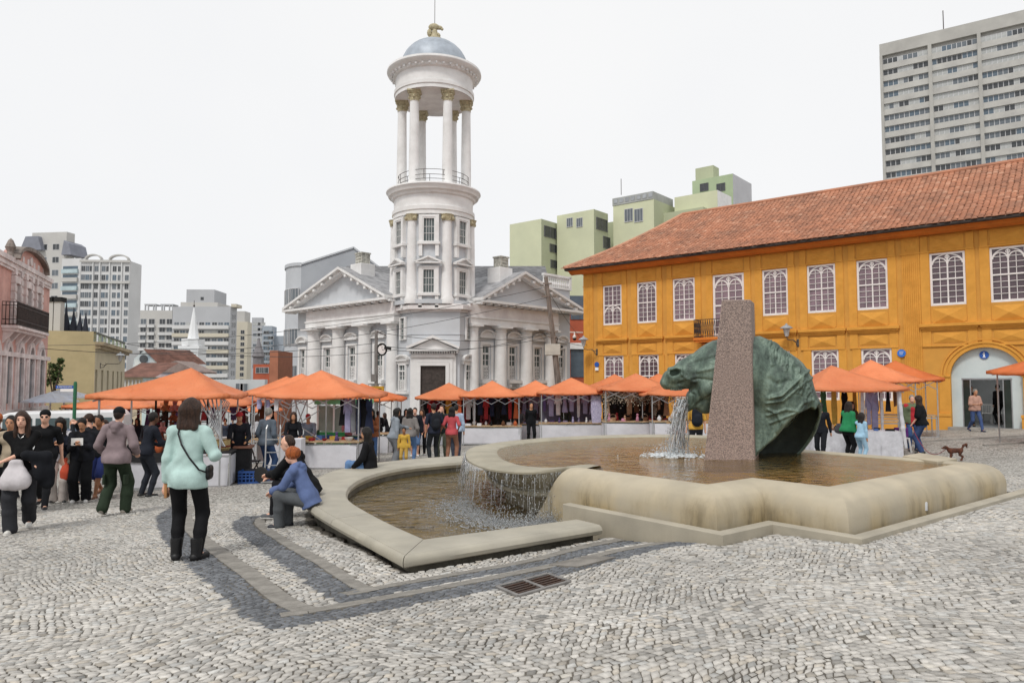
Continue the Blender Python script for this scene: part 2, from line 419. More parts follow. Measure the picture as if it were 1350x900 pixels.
def ground_mat():
 m = bpy.data.materials.new('pavement'); m.use_nodes = True; t = m.node_tree; L = t.links; b = t.nodes['Principled BSDF']
 N = t.nodes.new
 co = N('ShaderNodeTexCoord'); P = co.outputs['Object']
 wn = N('ShaderNodeTexNoise'); wn.inputs['Scale'].default_value = 1.1; L.new(P, wn.inputs['Vector'])
 ws = N('ShaderNodeVectorMath'); ws.operation = 'SCALE'; ws.inputs['Scale'].default_value = .25; L.new(wn.outputs['Color'], ws.inputs[0])
 wa = N('ShaderNodeVectorMath'); wa.operation = 'ADD'; L.new(P, wa.inputs[0]); L.new(ws.outputs[0], wa.inputs[1])
 v1 = N('ShaderNodeTexVoronoi'); v1.feature = 'DISTANCE_TO_EDGE'; v1.inputs['Scale'].default_value = 12; v1.inputs['Randomness'].default_value = .8; L.new(wa.outputs[0], v1.inputs['Vector'])
 v2 = N('ShaderNodeTexVoronoi'); v2.inputs['Scale'].default_value = 12; v2.inputs['Randomness'].default_value = .8; L.new(wa.outputs[0], v2.inputs['Vector'])
 jr = N('ShaderNodeMapRange'); jr.inputs[1].default_value = .04; jr.inputs[2].default_value = .13; L.new(v1.outputs['Distance'], jr.inputs[0])
 sx = N('ShaderNodeSeparateXYZ'); L.new(v2.outputs['Color'], sx.inputs[0])
 tr = N('ShaderNodeValToRGB'); e = tr.color_ramp.elements; e[0].color = (.33, .32, .29, 1); e[1].color = (.58, .56, .515, 1); L.new(sx.outputs[0], tr.inputs['Fac'])
 n2 = N('ShaderNodeTexNoise'); n2.inputs['Scale'].default_value = .35; n2.inputs['Detail'].default_value = 7; L.new(P, n2.inputs['Vector'])
 b2 = N('ShaderNodeMapRange'); b2.inputs[1].default_value = .3; b2.inputs[2].default_value = .7; b2.inputs[3].default_value = .74; b2.inputs[4].default_value = 1.1; L.new(n2.outputs['Fac'], b2.inputs[0])
 sc = N('ShaderNodeVectorMath'); sc.operation = 'SCALE'; L.new(tr.outputs[0], sc.inputs[0]); L.new(b2.outputs[0], sc.inputs['Scale'])
 mj = N('ShaderNodeMixRGB'); mj.inputs[1].default_value = (.13, .122, .108, 1); L.new(jr.outputs[0], mj.inputs[0]); L.new(sc.outputs[0], mj.inputs[2])
 sp = N('ShaderNodeSeparateXYZ'); L.new(P, sp.inputs[0])
 fa = N('ShaderNodeMapRange'); fa.inputs[1].default_value = 13.0; fa.inputs[2].default_value = 13.15; L.new(sp.outputs[1], fa.inputs[0])
 n3 = N('ShaderNodeTexNoise'); n3.inputs['Scale'].default_value = 5; n3.inputs['Detail'].default_value = 6; L.new(P, n3.inputs['Vector'])
 jc = N('ShaderNodeValToRGB'); e = jc.color_ramp.elements; e[0].position = .35; e[0].color = (.075, .066, .054, 1); e[1].position = .7; e[1].color = (.17, .152, .125, 1); L.new(n3.outputs['Fac'], jc.inputs['Fac'])
 mf = N('ShaderNodeMixRGB'); L.new(fa.outputs[0], mf.inputs[0]); L.new(jc.outputs[0], mf.inputs[1]); L.new(mj.outputs[0], mf.inputs[2])
 L.new(mf.outputs[0], b.inputs['Base Color']); b.inputs['Roughness'].default_value = .85
 bp = N('ShaderNodeBump'); bp.inputs['Strength'].default_value = .5; bp.inputs['Distance'].default_value = .02; L.new(jr.outputs[0], bp.inputs['Height']); L.new(bp.outputs[0], b.inputs['Normal'])
 return m
ground = obj('ground', mesh_np('ground', V, F, ground_mat(), True)); tag(ground, kind='structure')
def courses():
 h, w_ = .058, .062
 T = np.arange(-3, 19, h); Q = []
 r = np.random.default_rng(11)
 nS = int(30/w_)
 off = r.uniform(-.22, .22, (len(T)+1, nS+1))*w_           # skew of the split where it meets each course line
 for j in range(len(T)-1):
  s = -15+w_*(np.arange(nS+1)+.5*(j % 2))+r.uniform(-.18, .18, nS+1)*w_
  sk = r.uniform(-.45, .45, nS+1)*w_+.18*w_*np.sin(np.arange(nS+1)*.21+j*.4)
  s0 = s-sk*.5; s1 = s+sk*.5
  jt = r.uniform(-.15, .15, (4, nS))*h
  A = np.stack([s0[:-1], np.full(nS, T[j])+jt[0]], -1); B = np.stack([s0[1:], np.full(nS, T[j])+jt[1]], -1)
  C = np.stack([s1[1:], np.full(nS, T[j+1])+jt[2]], -1); D_ = np.stack([s1[:-1], np.full(nS, T[j+1])+jt[3]], -1)
  Q.append(np.stack([A, B, C, D_], 1))
 Q = np.concatenate(Q)                                        # (N,4,2)
 X, Y = Q[..., 0], Q[..., 1]
 a = .13*np.sin(X*2.1+.8*np.sin(Y*1.1))+.055*np.sin(X*4.1+Y*1.7+1)
 bq = .09*np.sin(Y*1.9+.9*np.sin(X*.9))+.03*np.sin(Y*3.9-X*2.0)
 ang = .35*np.sin(X*.35+Y*.22)+.3
 Y2 = Y+a; X2 = X+bq
 cx = X2*np.cos(.3)-(Y2-8)*np.sin(.3); cy = X2*np.sin(.3)+(Y2-8)*np.cos(.3)+8
 cx = cx+.28*np.sin(cy*.9+1); cy = cy+.22*np.sin(cx*.8)
 return np.stack([cx, cy], -1)
Q = courses(); C = Q.mean(1)
keep = (C[:, 1] > 3.15) & (C[:, 1] < 13.1) & (np.abs(C[:, 0]) < .75*C[:, 1]+.35)
keep &= ~inpoly(C[:, 0], C[:, 1], FOOT)
GRATE = [at_g(*p) for p in ((655,774),(683,786),(751,767),(722,757))]
SLAB = [at_g(*p) for p in ((724,742),(762,748),(812,735),(774,728))]
for pg in (GR1, GR2, GRATE, SLAB): keep &= ~inpoly(C[:, 0], C[:, 1], pg)
Q = Q[keep]; C = C[keep]; N_ = len(Q)
dark = inpoly(C[:, 0], C[:, 1], DK1) | inpoly(C[:, 0], C[:, 1], DK2)
r = np.random.default_rng(5)
gap = (.0038+.004*r.random(N_))[:, None, None]
dirs = Q-C[:, None, :]; ln = np.linalg.norm(dirs, axis=2, keepdims=True)
Qb = Q-dirs/ln*gap*1.25; Qt = Q-dirs/ln*(gap*1.25+.003)
tilt = r.normal(0, .018, (N_, 2)); lift = r.normal(0, .0022, N_)
def hz(P, dz): return G(P[..., 0], P[..., 1])+((P-C[:, None, :])*tilt[:, None, :]).sum(-1)+lift[:, None]+dz
VB = np.concatenate([Qb, hz(Qb, -.010)[..., None]], -1); VT = np.concatenate([Qt, hz(Qt, .0)[..., None]], -1)
VV = np.concatenate([VB, VT], 1)                                 # (N,8,3)
base = np.array([[4,5,6,7],[0,1,5,4],[1,2,6,5],[2,3,7,6],[3,0,4,7]])
tone = np.empty((N_, 3)); g = r.beta(3.2, 2.0, N_)
blot = .5+.5*np.sin(C[:, 0]*1.3+1.5*np.sin(C[:, 1]*.7))*np.sin(C[:, 1]*1.1+np.sin(C[:, 0]*.8))
lum = .27+.34*g-.05*blot
tone[:] = lum[:, None]*np.array([1.0, .955, .88])*1.03;
pk = r.random(N_) < .10; tone[pk] *= np.array([1.0, .96, .90])
bl = r.random(N_) < .15; tone[bl] *= np.array([.95, .98, 1.01])
dk = r.random(N_) < .04; tone[dk] *= .62
tone[dark] = (.10+.10*r.random(dark.sum()))[:, None]*np.array([.95, 1, 1.08])
stone_m = attr_mat('setts', .78, .35, 70, 1.0, .55, .22)
order = np.argsort(C[:, 1]+.0*C[:, 0]); vis = order[np.abs(C[order, 0]) < .70*C[order, 1]]
big = vis[C[vis, 1] > 3.72][:300]
isbig = np.zeros(N_, bool); isbig[big] = True
rest = np.where(~isbig)[0]
Vr = VV[rest].reshape(-1, 3); Fr = (base[None]+8*np.arange(len(rest))[:, None, None]).reshape(-1, 4)
me = mesh_np('paving_stones', Vr, Fr, stone_m); set_tone(me, np.repeat(tone[rest], 5, 0))
o = obj('paving_stones', me, ground); o['kind'] = 'stuff'
for i in big:
 c = VV[i].mean(0); me = mesh_np('paving_stone', VV[i]-c, base.copy(), stone_m); set_tone(me, np.tile(tone[i], (5, 1)))
 o = obj('paving_stone', me, ground); o.location = c
strip_m = M('grey_strip', (.25, .235, .21), .85, .25, 7, .6, 50, col2=(.13, .12, .105), fac2=.8)
def strip(path, d0, d1_, step, z=.003, name='kerb_slab'):
 pts = [path[0]];
 P = smooth_poly(path, 1)
 L = [0]
 for a, b in zip(P[:-1], P[1:]): L.append(L[-1]+math.dist(a, b))
 def pt(s):
  s = min(max(s, 0), L[-1]); i = min(np.searchsorted(L, s, 'right')-1, len(P)-2); t = (s-L[i])/(L[i+1]-L[i]+1e-9)
  a, b = P[i], P[i+1]; dx, dy = b[0]-a[0], b[1]-a[1]; l = math.hypot(dx, dy)
  return (a[0]+dx*t, a[1]+dy*t), (-dy/l, dx/l)
 s = 0
 while s < L[-1]-.05:
  e = min(s+step*random.uniform(.8, 1.2), L[-1]); m = 4; V = [];
  for k in range(m+1):
   (x, y), (nx, ny) = pt(s+.004+(e-s-.008)*k/m)
   for dd in (d0, d1_):
    X, Y = x+nx*dd, y+ny*dd; V.append((X, Y, g1(X, Y)+z)); V.append((X, Y, g1(X, Y)-.02))
  F = []
  for k in range(m):
   a = k*4; b = a+4; F += [(a, b, b+2, a+2), (a+1, b+1, b, a), (a+2, b+2, b+3, a+3)]
  F += [(0, 2, 3, 1), (m*4, m*4+1, m*4+3, m*4+2)]
  c = np.mean(V, 0); o = obj(name, mesh_np(name, np.array(V)-c, F, strip_m), ground); o.location = c; s = e
strip(BAND1, .31, .49, .7); strip(BAND2, .29, .43, .7)
iron = M('rusty_iron', (.06, .045, .04), .6, .4, 8, .3, 60, metal=.6, col2=(.10, .05, .03))
gt = thing('drain_grate', 'rusty iron drain grate let into the dark stone band in the foreground', 'drain grate', (GRATE[0][0], GRATE[0][1], g1(*GRATE[0])))
def gl(u, v, z=0):
 a, b, c, d = [Vector(p) for p in GRATE]; p = (a*(1-u)+d*u)*(1-v)+(b*(1-u)+c*u)*v
 return (p.x-GRATE[0][0], p.y-GRATE[0][1], g1(p.x, p.y)-g1(*GRATE[0])+z)
mb = MB()
for a, b in (((0,0),(1,0)),((1,0),(1,1)),((1,1),(0,1)),((0,1),(0,0)),((.5,0),(.5,1))): mb.beam(gl(*a), gl(*b), .035, .03)
mb.build('frame', M('galvanised', (.22, .21, .2), .5, .2, 8, .2, metal=.3), gt)
for s_ in (0, .5):
 for k in range(1, 6):
  MB().beam(gl(s_+.03, k/6, -.004), gl(s_+.47, k/6, -.004), .018, .03).build('bar', iron, gt)
mb = MB(); mb.add([gl(0,0,-.013), gl(1,0,-.013), gl(1,1,-.013), gl(0,1,-.013)], [(0,1,2,3)]); mb.build('pit', M('pit', (.012,.01,.009), .9), gt)
mb = MB(); c0 = SLAB[0]; mb.add([(p[0]-c0[0], p[1]-c0[1], g1(*p)-g1(*c0)+z) for z in (.012, -.03) for p in SLAB], [(0,1,2,3),(0,4,5,1),(1,5,6,2),(2,6,7,3),(3,7,4,0)])
o = mb.build('manhole_slab', M('patch_concrete', (.2, .185, .165), .85, .25, 4, .3), None); o.location = (c0[0], c0[1], g1(*c0)); tag(o, 'flat brownish grey concrete cover slab between the two dark bands', 'manhole cover')
km = M('street_kerb', (.3, .285, .26), .85, .2, 3, .2)
for (y0, xa, xb) in ((24.6, 13.2, 24), (22.2, 14.5, 24)):
 mb = MB(); n = 8
 for k in range(n):
  x0 = xa+(xb-xa)*k/n; x1 = xa+(xb-xa)*(k+1)/n-.01
  ya, yb = y0-.02*(x0-xa), y0-.02*(x1-xa)
  V = [(x0, ya, g1(x0, ya)+.05), (x1, yb, g1(x1, yb)+.05), (x1, yb+.16, g1(x1, yb)+.05), (x0, ya+.16, g1(x0, ya)+.05)]
  mb.add(V+[(v[0], v[1], v[2]-.2) for v in V], [(0,1,2,3),(0,4,5,1),(1,5,6,2),(2,6,7,3),(3,7,4,0)])
 o = mb.build('kerb', km); tag(o, kind='structure')
# ============================================================ FOUNTAIN
def stain_mat(name, col, dirt, ochre, zlo, zhi, amount=.6):
 """pale render with streaky algae stains running down the side"""
 m = bpy.data.materials.new(name); m.use_nodes = True; t = m.node_tree; L = t.links; b = t.nodes['Principled BSDF']; N = t.nodes.new
 co = N('ShaderNodeTexCoord'); P = co.outputs['Object']
 n0 = N('ShaderNodeTexNoise'); n0.inputs['Scale'].default_value = 2.2; n0.inputs['Detail'].default_value = 8; L.new(P, n0.inputs['Vector'])
 r0 = N('ShaderNodeValToRGB'); e = r0.color_ramp.elements; e[0].position = .3; e[0].color = (*[c*.72 for c in col], 1); e[1].position = .7; e[1].color = (*col, 1); L.new(n0.outputs['Fac'], r0.inputs['Fac'])
 mp = N('ShaderNodeMapping'); mp.inputs['Scale'].default_value = (2.6, 2.6, .55); L.new(P, mp.inputs[0])
 n1 = N('ShaderNodeTexNoise'); n1.inputs['Scale'].default_value = 1.6; n1.inputs['Detail'].default_value = 8; n1.inputs['Roughness'].default_value = .7; L.new(mp.outputs[0], n1.inputs['Vector'])
 r1 = N('ShaderNodeMapRange'); r1.inputs[1].default_value = .44; r1.inputs[2].default_value = .62; L.new(n1.outputs['Fac'], r1.inputs[0])
 n2 = N('ShaderNodeTexNoise'); n2.inputs['Scale'].default_value = 1.1; n2.inputs['Detail'].default_value = 6; L.new(P, n2.inputs['Vector'])
 r2 = N('ShaderNodeMapRange'); r2.inputs[1].default_value = .38; r2.inputs[2].default_value = .58; L.new(n2.outputs['Fac'], r2.inputs[0])
 sx = N('ShaderNodeSeparateXYZ'); L.new(P, sx.inputs[0])
 rz = N('ShaderNodeMapRange'); rz.inputs[1].default_value = zhi; rz.inputs[2].default_value = zlo; L.new(sx.outputs[2], rz.inputs[0])
 mu = N('ShaderNodeMath'); mu.operation = 'MULTIPLY'; L.new(r1.outputs[0], mu.inputs[0]); L.new(r2.outputs[0], mu.inputs[1])
 mu2 = N('ShaderNodeMath'); mu2.operation = 'MULTIPLY'; L.new(mu.outputs[0], mu2.inputs[0]); L.new(rz.outputs[0], mu2.inputs[1])
 mu3 = N('ShaderNodeMath'); mu3.operation = 'MULTIPLY'; mu3.inputs[1].default_value = amount; L.new(mu2.outputs[0], mu3.inputs[0])
 oc = N('ShaderNodeMath'); oc.operation = 'MULTIPLY'; oc.inputs[1].default_value = .75; L.new(r2.outputs[0], oc.inputs[0])
 oc2 = N('ShaderNodeMath'); oc2.operation = 'MULTIPLY'; L.new(oc.outputs[0], oc2.inputs[0]); L.new(rz.outputs[0], oc2.inputs[1])
 m1 = N('ShaderNodeMixRGB'); m1.inputs[2].default_value = (*ochre, 1); L.new(oc2.outputs[0], m1.inputs[0]); L.new(r0.outputs[0], m1.inputs[1])
 m2 = N('ShaderNodeMixRGB'); m2.inputs[2].default_value = (*dirt, 1); L.new(mu3.outputs[0], m2.inputs[0]); L.new(m1.outputs[0], m2.inputs[1])
 L.new(m2.outputs[0], b.inputs['Base Color']); b.inputs['Roughness'].default_value = .62; b.inputs['Specular IOR Level'].default_value = .35
 n4 = N('ShaderNodeTexNoise'); n4.inputs['Scale'].default_value = 55; n4.inputs['Detail'].default_value = 5; L.new(P, n4.inputs['Vector'])
 bp = N('ShaderNodeBump'); bp.inputs['Strength'].default_value = .35; bp.inputs['Distance'].default_value = .006; L.new(n4.outputs['Fac'], bp.inputs['Height']); L.new(bp.outputs[0], b.inputs['Normal'])
 return m
wall_m = stain_mat('basin_render', (.50, .44, .33), (.05, .043, .028), (.36, .26, .11), -.1, .34, .7)
bowl_m = stain_mat('bowl_render', (.42, .385, .30), (.045, .042, .03), (.24, .2, .11), -.05, .40, .95)
seat_m = stain_mat('seat_render', (.43, .40, .33), (.08, .075, .06), (.33, .30, .22), -.35, -.10, .35)
curb_m = stain_mat('curb_render', (.44, .40, .32), (.09, .08, .06), (.36, .31, .22), -.4, -.02, .35)
def water_mat(name, tint, glossy=1.0, bscale=5., bstr=.35, murk=.25, murkcol=(.2, .15, .05), dist=.02):
 m = bpy.data.materials.new(name); m.use_nodes = True; t = m.node_tree; L = t.links; t.nodes.clear(); N = t.nodes.new
 out = N('ShaderNodeOutputMaterial'); co = N('ShaderNodeTexCoord')
 n1 = N('ShaderNodeTexNoise'); n1.inputs['Scale'].default_value = bscale; n1.inputs['Detail'].default_value = 5; n1.inputs['Roughness'].default_value = .55; n1.inputs['Distortion'].default_value = .6; L.new(co.outputs['Object'], n1.inputs['Vector'])
 n2 = N('ShaderNodeTexNoise'); n2.inputs['Scale'].default_value = bscale*.35; n2.inputs['Detail'].default_value = 2; L.new(co.outputs['Object'], n2.inputs['Vector'])
 ad = N('ShaderNodeMath'); ad.operation = 'ADD'; L.new(n1.outputs['Fac'], ad.inputs[0]); L.new(n2.outputs['Fac'], ad.inputs[1])
 bp = N('ShaderNodeBump'); bp.inputs['Strength'].default_value = bstr; bp.inputs['Distance'].default_value = dist; L.new(ad.outputs[0], bp.inputs['Height'])
 gl = N('ShaderNodeBsdfGlossy'); gl.inputs['Roughness'].default_value = .05; L.new(bp.outputs[0], gl.inputs['Normal'])
 tr = N('ShaderNodeBsdfTransparent'); tr.inputs[0].default_value = (*tint, 1)
 df = N('ShaderNodeBsdfDiffuse'); df.inputs[0].default_value = (*murkcol, 1)
 m1 = N('ShaderNodeMixShader'); m1.inputs[0].default_value = murk; L.new(tr.outputs[0], m1.inputs[1]); L.new(df.outputs[0], m1.inputs[2])
 fr = N('ShaderNodeFresnel'); fr.inputs['IOR'].default_value = 1.33; L.new(bp.outputs[0], fr.inputs['Normal'])
 fm = N('ShaderNodeMath'); fm.operation = 'MULTIPLY'; fm.inputs[1].default_value = glossy; L.new(fr.outputs[0], fm.inputs[0])
 m2 = N('ShaderNodeMixShader'); L.new(fm.outputs[0], m2.inputs[0]); L.new(m1.outputs[0], m2.inputs[1]); L.new(gl.outputs[0], m2.inputs[2]); L.new(m2.outputs[0], out.inputs[0])
 return m
foam_m = bpy.data.materials.new('foam'); foam_m.use_nodes = True
_b = foam_m.node_tree.nodes['Principled BSDF']; _b.inputs['Base Color'].default_value = (.82, .86, .88, 1); _b.inputs['Roughness'].default_value = .25; _b.inputs['Transmission Weight'].default_value = .35; _b.inputs['IOR'].default_value = 1.33
stream_m = bpy.data.materials.new('falling_water'); stream_m.use_nodes = True; _t = stream_m.node_tree; _t.nodes.clear()
_o = _t.nodes.new('ShaderNodeOutputMaterial'); _g = _t.nodes.new('ShaderNodeBsdfGlossy'); _g.inputs['Roughness'].default_value = .12; _tr = _t.nodes.new('ShaderNodeBsdfTransparent'); _tr.inputs[0].default_value = (.93, .95, .96, 1)
_d = _t.nodes.new('ShaderNodeBsdfDiffuse'); _d.inputs[0].default_value = (.8, .83, .85, 1); _m1 = _t.nodes.new('ShaderNodeMixShader'); _m1.inputs[0].default_value = .3; _m2 = _t.nodes.new('ShaderNodeMixShader')
_f = _t.nodes.new('ShaderNodeFresnel'); _f.inputs[0].default_value = 1.5; _t.links.new(_f.outputs[0], _m2.inputs[0]); _t.links.new(_tr.outputs[0], _m1.inputs[1]); _t.links.new(_d.outputs[0], _m1.inputs[2]); _t.links.new(_m1.outputs[0], _m2.inputs[1]); _t.links.new(_g.outputs[0], _m2.inputs[2]); _t.links.new(_m2.outputs[0], _o.inputs[0])
fountain = thing('fountain', 'stone fountain with round overflowing upper basin, low seat basin and stained rounded walls', 'fountain')
def bench(o_, i_, name, ends=(0, 0)):
 """slab between outer and inner line, rounded on both long edges"""
 n = len(o_); prof = []
 mb = MB(); K = 0; V = []
 for (ox, oy), (ix, iy) in zip(o_, i_):
  dx, dy = ox-ix, oy-iy; L = math.hypot(dx, dy); dx /= L; dy /= L
  P = []
  def q(a, z): P.append((ix+dx*a, iy+dy*a, z))
  q(-.02, ZS-.12); q(-.05, ZS-.06); q(-.02, ZS-.012); q(.03, ZS)
  q(L*.4, ZS+.002); q(L-.075, ZS); q(L-.066, ZS-.009); q(L-.056, ZS); q(L-.03, ZS-.002); q(L+.005, ZS-.022); q(L+.022, ZS-.06); q(L+.005, ZS-.10); q(L-.05, ZS-.122)
  K = len(P); V += P
 F = []
 for a in range(n-1):
  for j in range(K): F.append((a*K+j, (a+1)*K+j, (a+1)*K+(j+1) % K, a*K+(j+1) % K))
 F += [tuple(reversed(range(K))), tuple(range((n-1)*K, n*K))]
 mb.add(V, F); return mb.build(name, seat_m, fountain, smooth='auto')
def resample(P, n):
 L = [0]
 for a, b in zip(P[:-1], P[1:]): L.append(L[-1]+math.dist(a, b))
 out = []
 for k in range(n):
  s = L[-1]*k/(n-1); i = min(int(np.searchsorted(L, s, 'right'))-1, len(P)-2); t = (s-L[i])/(L[i+1]-L[i]+1e-9)
  out.append((P[i][0]*(1-t)+P[i+1][0]*t, P[i][1]*(1-t)+P[i+1][1]*t))
 return out
so_ = [seat_o[1]]+smooth_poly(seat_o[1:], 2)[1:]; si_ = [seat_i[1]]+smooth_poly(seat_i[1:], 2)[1:]
so_r = resample(so_, 61); si_r = resample(si_, 61)
cuts_ = [0, 12, 26, 42, 60]
for a, b in zip(cuts_[:-1], cuts_[1:]):
 oo = so_r[a:b+1]; ih = si_r[a:b+1]
 def shr(P, e0, e1):
  P = list(P)
  def mvp(p, q, d): L = math.dist(p, q); return (p[0]+(q[0]-p[0])*d/L, p[1]+(q[1]-p[1])*d/L)
  P[0] = mvp(P[0], P[1], e0); P[-1] = mvp(P[-1], P[-2], e1); return P
 e0 = .005 if a else .006
 bench(shr(oo, e0, .005), shr(ih, e0, .005), 'seat_slab')
ln = resample([seat_o[1], seat_o[0]], 12); li = resample([seat_i[1], seat_i[0]], 12)
bench(shr(ln, .006, 0)[::-1], shr(li, .006, 0)[::-1], 'seat_slab')
out_b = [seat_o[0]]+so_r; inn_b = [seat_i[0]]+si_r; mb = MB(); V = []
for (ox, oy), (ix, iy) in zip(out_b, inn_b):
 dx, dy = ox-ix, oy-iy; L = math.hypot(dx, dy); dx /= L; dy /= L
 V += [(ix+dx*.0, iy+dy*.0, ZS-.5), (ix, iy, ZS-.11), (ox-dx*.14, oy-dy*.14, ZS-.11), (ox-dx*.14, oy-dy*.14, ZS-.75)]
n = len(out_b); F = []
for a in range(n-1):
 for j in range(3): F.append((a*4+j, (a+1)*4+j, (a+1)*4+j+1, a*4+j+1))
F += [(0,1,2,3), ((n-1)*4+3, (n-1)*4+2, (n-1)*4+1, (n-1)*4)]
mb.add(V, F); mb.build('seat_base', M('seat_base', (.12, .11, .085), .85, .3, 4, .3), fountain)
low_poly = inn_b+[(1.2, 16.4), (2.6, 13.5), (2.2, 9.6), (1.0, 9.2)]
mb = MB(); mb.flat(low_poly, -.37)
lw = mb.build('pool_water', water_mat('lower_water', (.66, .56, .34), 1.7, 4.5, 1.0, .35, (.30, .21, .065), .14), fountain)
mb = MB(); mb.flat(low_poly, -.58)
mb.build('pool_floor', M('pool_floor', (.42, .31, .13), .9, .3, 3, .3, 20, col2=(.12, .09, .035), fac2=.6), fountain)
rim_px = [(753,614.4),(727,618.5),(696,621),(668,619.5),(644,616.2),(628,611),(617.8,605.6),(613.5,599),(615,592.5),(622,588),(641,584.5),(666.7,581),(705,577.2),(755.6,574.4),(810,572.6),(866.7,571.8),(930,573),(985,577)]
rim = [mv(FA, .38, -2.4)]+[at_z(px, py, ZR) for px, py in rim_px]
RCX, RCY = 2.9, 12.9
rim_s = smooth_poly(rim, 2)
def scl(P, s): return [(RCX+(x-RCX)*s, RCY+(y-RCY)*s) for x, y in P]
levels = [(.80, .10), (.845, .27), (.86, .305), (.875, .318), (.93, .325), (.985, .32), (1.0, .30), (1.0, .275), (.985, .262), (.965, .245), (.955, .20), (.93, .12), (.905, .05), (.89, .02), (.89, -.0), (.905, -.01), (.905, -.06), (.885, -.075), (.885, -.09), (.87, -.10), (.82, -.30), (.80, -.62)]
V = []; n = len(rim_s)
for s_, z in levels: V += [(x, y, z) for x, y in scl(rim_s, s_)]
F = [(l*n+i, l*n+i+1, (l+1)*n+i+1, (l+1)*n+i) for l in range(len(levels)-1) for i in range(n-1)]
F = [f[::-1] for f in F]
mb = MB(); mb.add(V, F); mb.build('upper_bowl', bowl_m, fountain, smooth='auto')
prof = [(-.02, -.60), (0, -.22), (0, .06), (.02, .14), (.06, .21), (.12, .268), (.20, .305), (.29, .322), (.38, .325), (.44, .318), (.48, .30), (.50, .26), (.50, .0)]
path = [mv(FA, 0, -2.58), mv(FA, 0, -2.2), FA, FN, FB, FR, FQ]
def round_path(P, r, keep=()):
 out = [P[0]]
 for i in range(1, len(P)-1):
  if i in keep: out.append(P[i]); continue
  a, b, c = P[i-1], P[i], P[i+1]
  def tow(p, q, d): L = math.dist(p, q); return (p[0]+(q[0]-p[0])*d/L, p[1]+(q[1]-p[1])*d/L)
  s, e = tow(b, a, r), tow(b, c, r)
  for k in range(5):
   t = k/4; out.append(((1-t)**2*s[0]+2*t*(1-t)*b[0]+t*t*e[0], (1-t)**2*s[1]+2*t*(1-t)*b[1]+t*t*e[1]))
 return out+[P[-1]]
for q_ in (0,):
 wp = path
 wmb = sweep(wp, prof)
 for q in range(len(prof)):      # the end of the wall flares out where it stands in the pool
  x_, y_, z__ = wmb.v[q]; f_ = .62*max(0, (.30-z__)/.9)**1.4; wmb.v[q] = (x_-d2[0]*f_, y_-d2[1]*f_, z__)
 wmb.build('rounded_wall', wall_m, fountain, smooth='auto')
uw = scl(rim_s, .86)+[mv(FR, -.3, -3.7), mv(FR, -.3, -.3), mv(FB, .3, -.3), mv(FN, .3, -.3), mv(FA, .3, -.3), mv(FA, .3, -2.4)]
mb = MB(); mb.flat(uw, .295); o = mb.build('basin_water', water_mat('upper_water', (.86, .74, .42), 1.6, 5.5, .9, .2, (.32, .23, .08), .07), fountain)
bed = M('basin_bed', (.60, .36, .08), .9, .25, 1.0, .2, 20, col2=(.30, .29, .13), fac2=.8)
mb = MB(); mb.flat(uw, .10); mb.build('basin_floor', bed, fountain)
for me_ in (o.data, lw.data, ):
 pass
sl_ = [at_z(px, py, .335) for px, py in ((1190,600.5),(1212,596.5),(1262,604),(1236,608))]
mb = MB(); mb.prism(sl_[::-1], .2, .335); mb.build('corner_slab', wall_m, fountain, bevel=.01)
zc = -.055
mb = sweep(CURB[:4]+[mv(CURB[3], 9.0, 0)], [(0, -.75), (0, zc-.01), (.01, zc), (.13, zc), (.14, zc-.01), (.14, -.75)])
mb.build('low_kerb', curb_m, fountain, smooth=False)
mb = sweep(CURB[:4]+[mv(CURB[3], 6.0, 0)], [(.13, -.20), (.5, -.20)]); mb.build('gutter', M('gutter', (.2, .19, .16), .8, .3, 4, .2), fountain)
px_, py_ = at_z(1217, 672, zc); o = MB().lathe([(.05, 0), (.05, .09), (.045, .10), (.03, .105), (0.0001, .105)], n=14).build('pipe_stub', M('pvc', (.55, .56, .57), .4, .05), None, smooth='auto'); o.location = (px_, py_, zc); tag(o, 'short pale grey plastic pipe stub standing on the fountain kerb', 'pipe')
# ============================================================ OBELISK
ox0, oy0 = 11.35, 0
def O(px, py, y=11.35): p = at_y(px, py, y); return (p[0], p[2])
bl, br = O(926, 604), O(1000, 604); tl, tr_ = O(952, 393), O(992, 390)
x0 = (bl[0]+br[0])/2; ob = thing('obelisk', 'tall tapering speckled pinkish granite obelisk standing in the upper basin', 'obelisk', (x0, 11.8, .10))
zt = tl[1]-.10; W = [(bl[0]-x0, br[0]-x0), (tl[0]-x0, O(999, 390)[0]-x0)]
V = [(W[0][0], -.45, 0), (W[0][1]-.06, -.45, 0), (W[0][1]+.26, .30, 0), (W[0][0]+.46, .42, 0), (W[1][0], -.42, zt-.02), (W[1][1]-.10, -.42, zt-.02), (W[1][1]+.17, .22, zt+.0), (W[1][0]+.36, .32, zt+.0)]
def granite():
 m = M('pink_granite', (.33, .25, .215), .7, .25, 60, .6, 45, col2=(.12, .095, .088), fac2=.35, bdist=.015); return m
mb = MB(); mb.add(V, [(0,3,2,1),(4,5,6,7),(0,1,5,4),(1,2,6,5),(2,3,7,6),(3,0,4,7)]); mb.build('shaft', granite(), ob, bevel=.018)
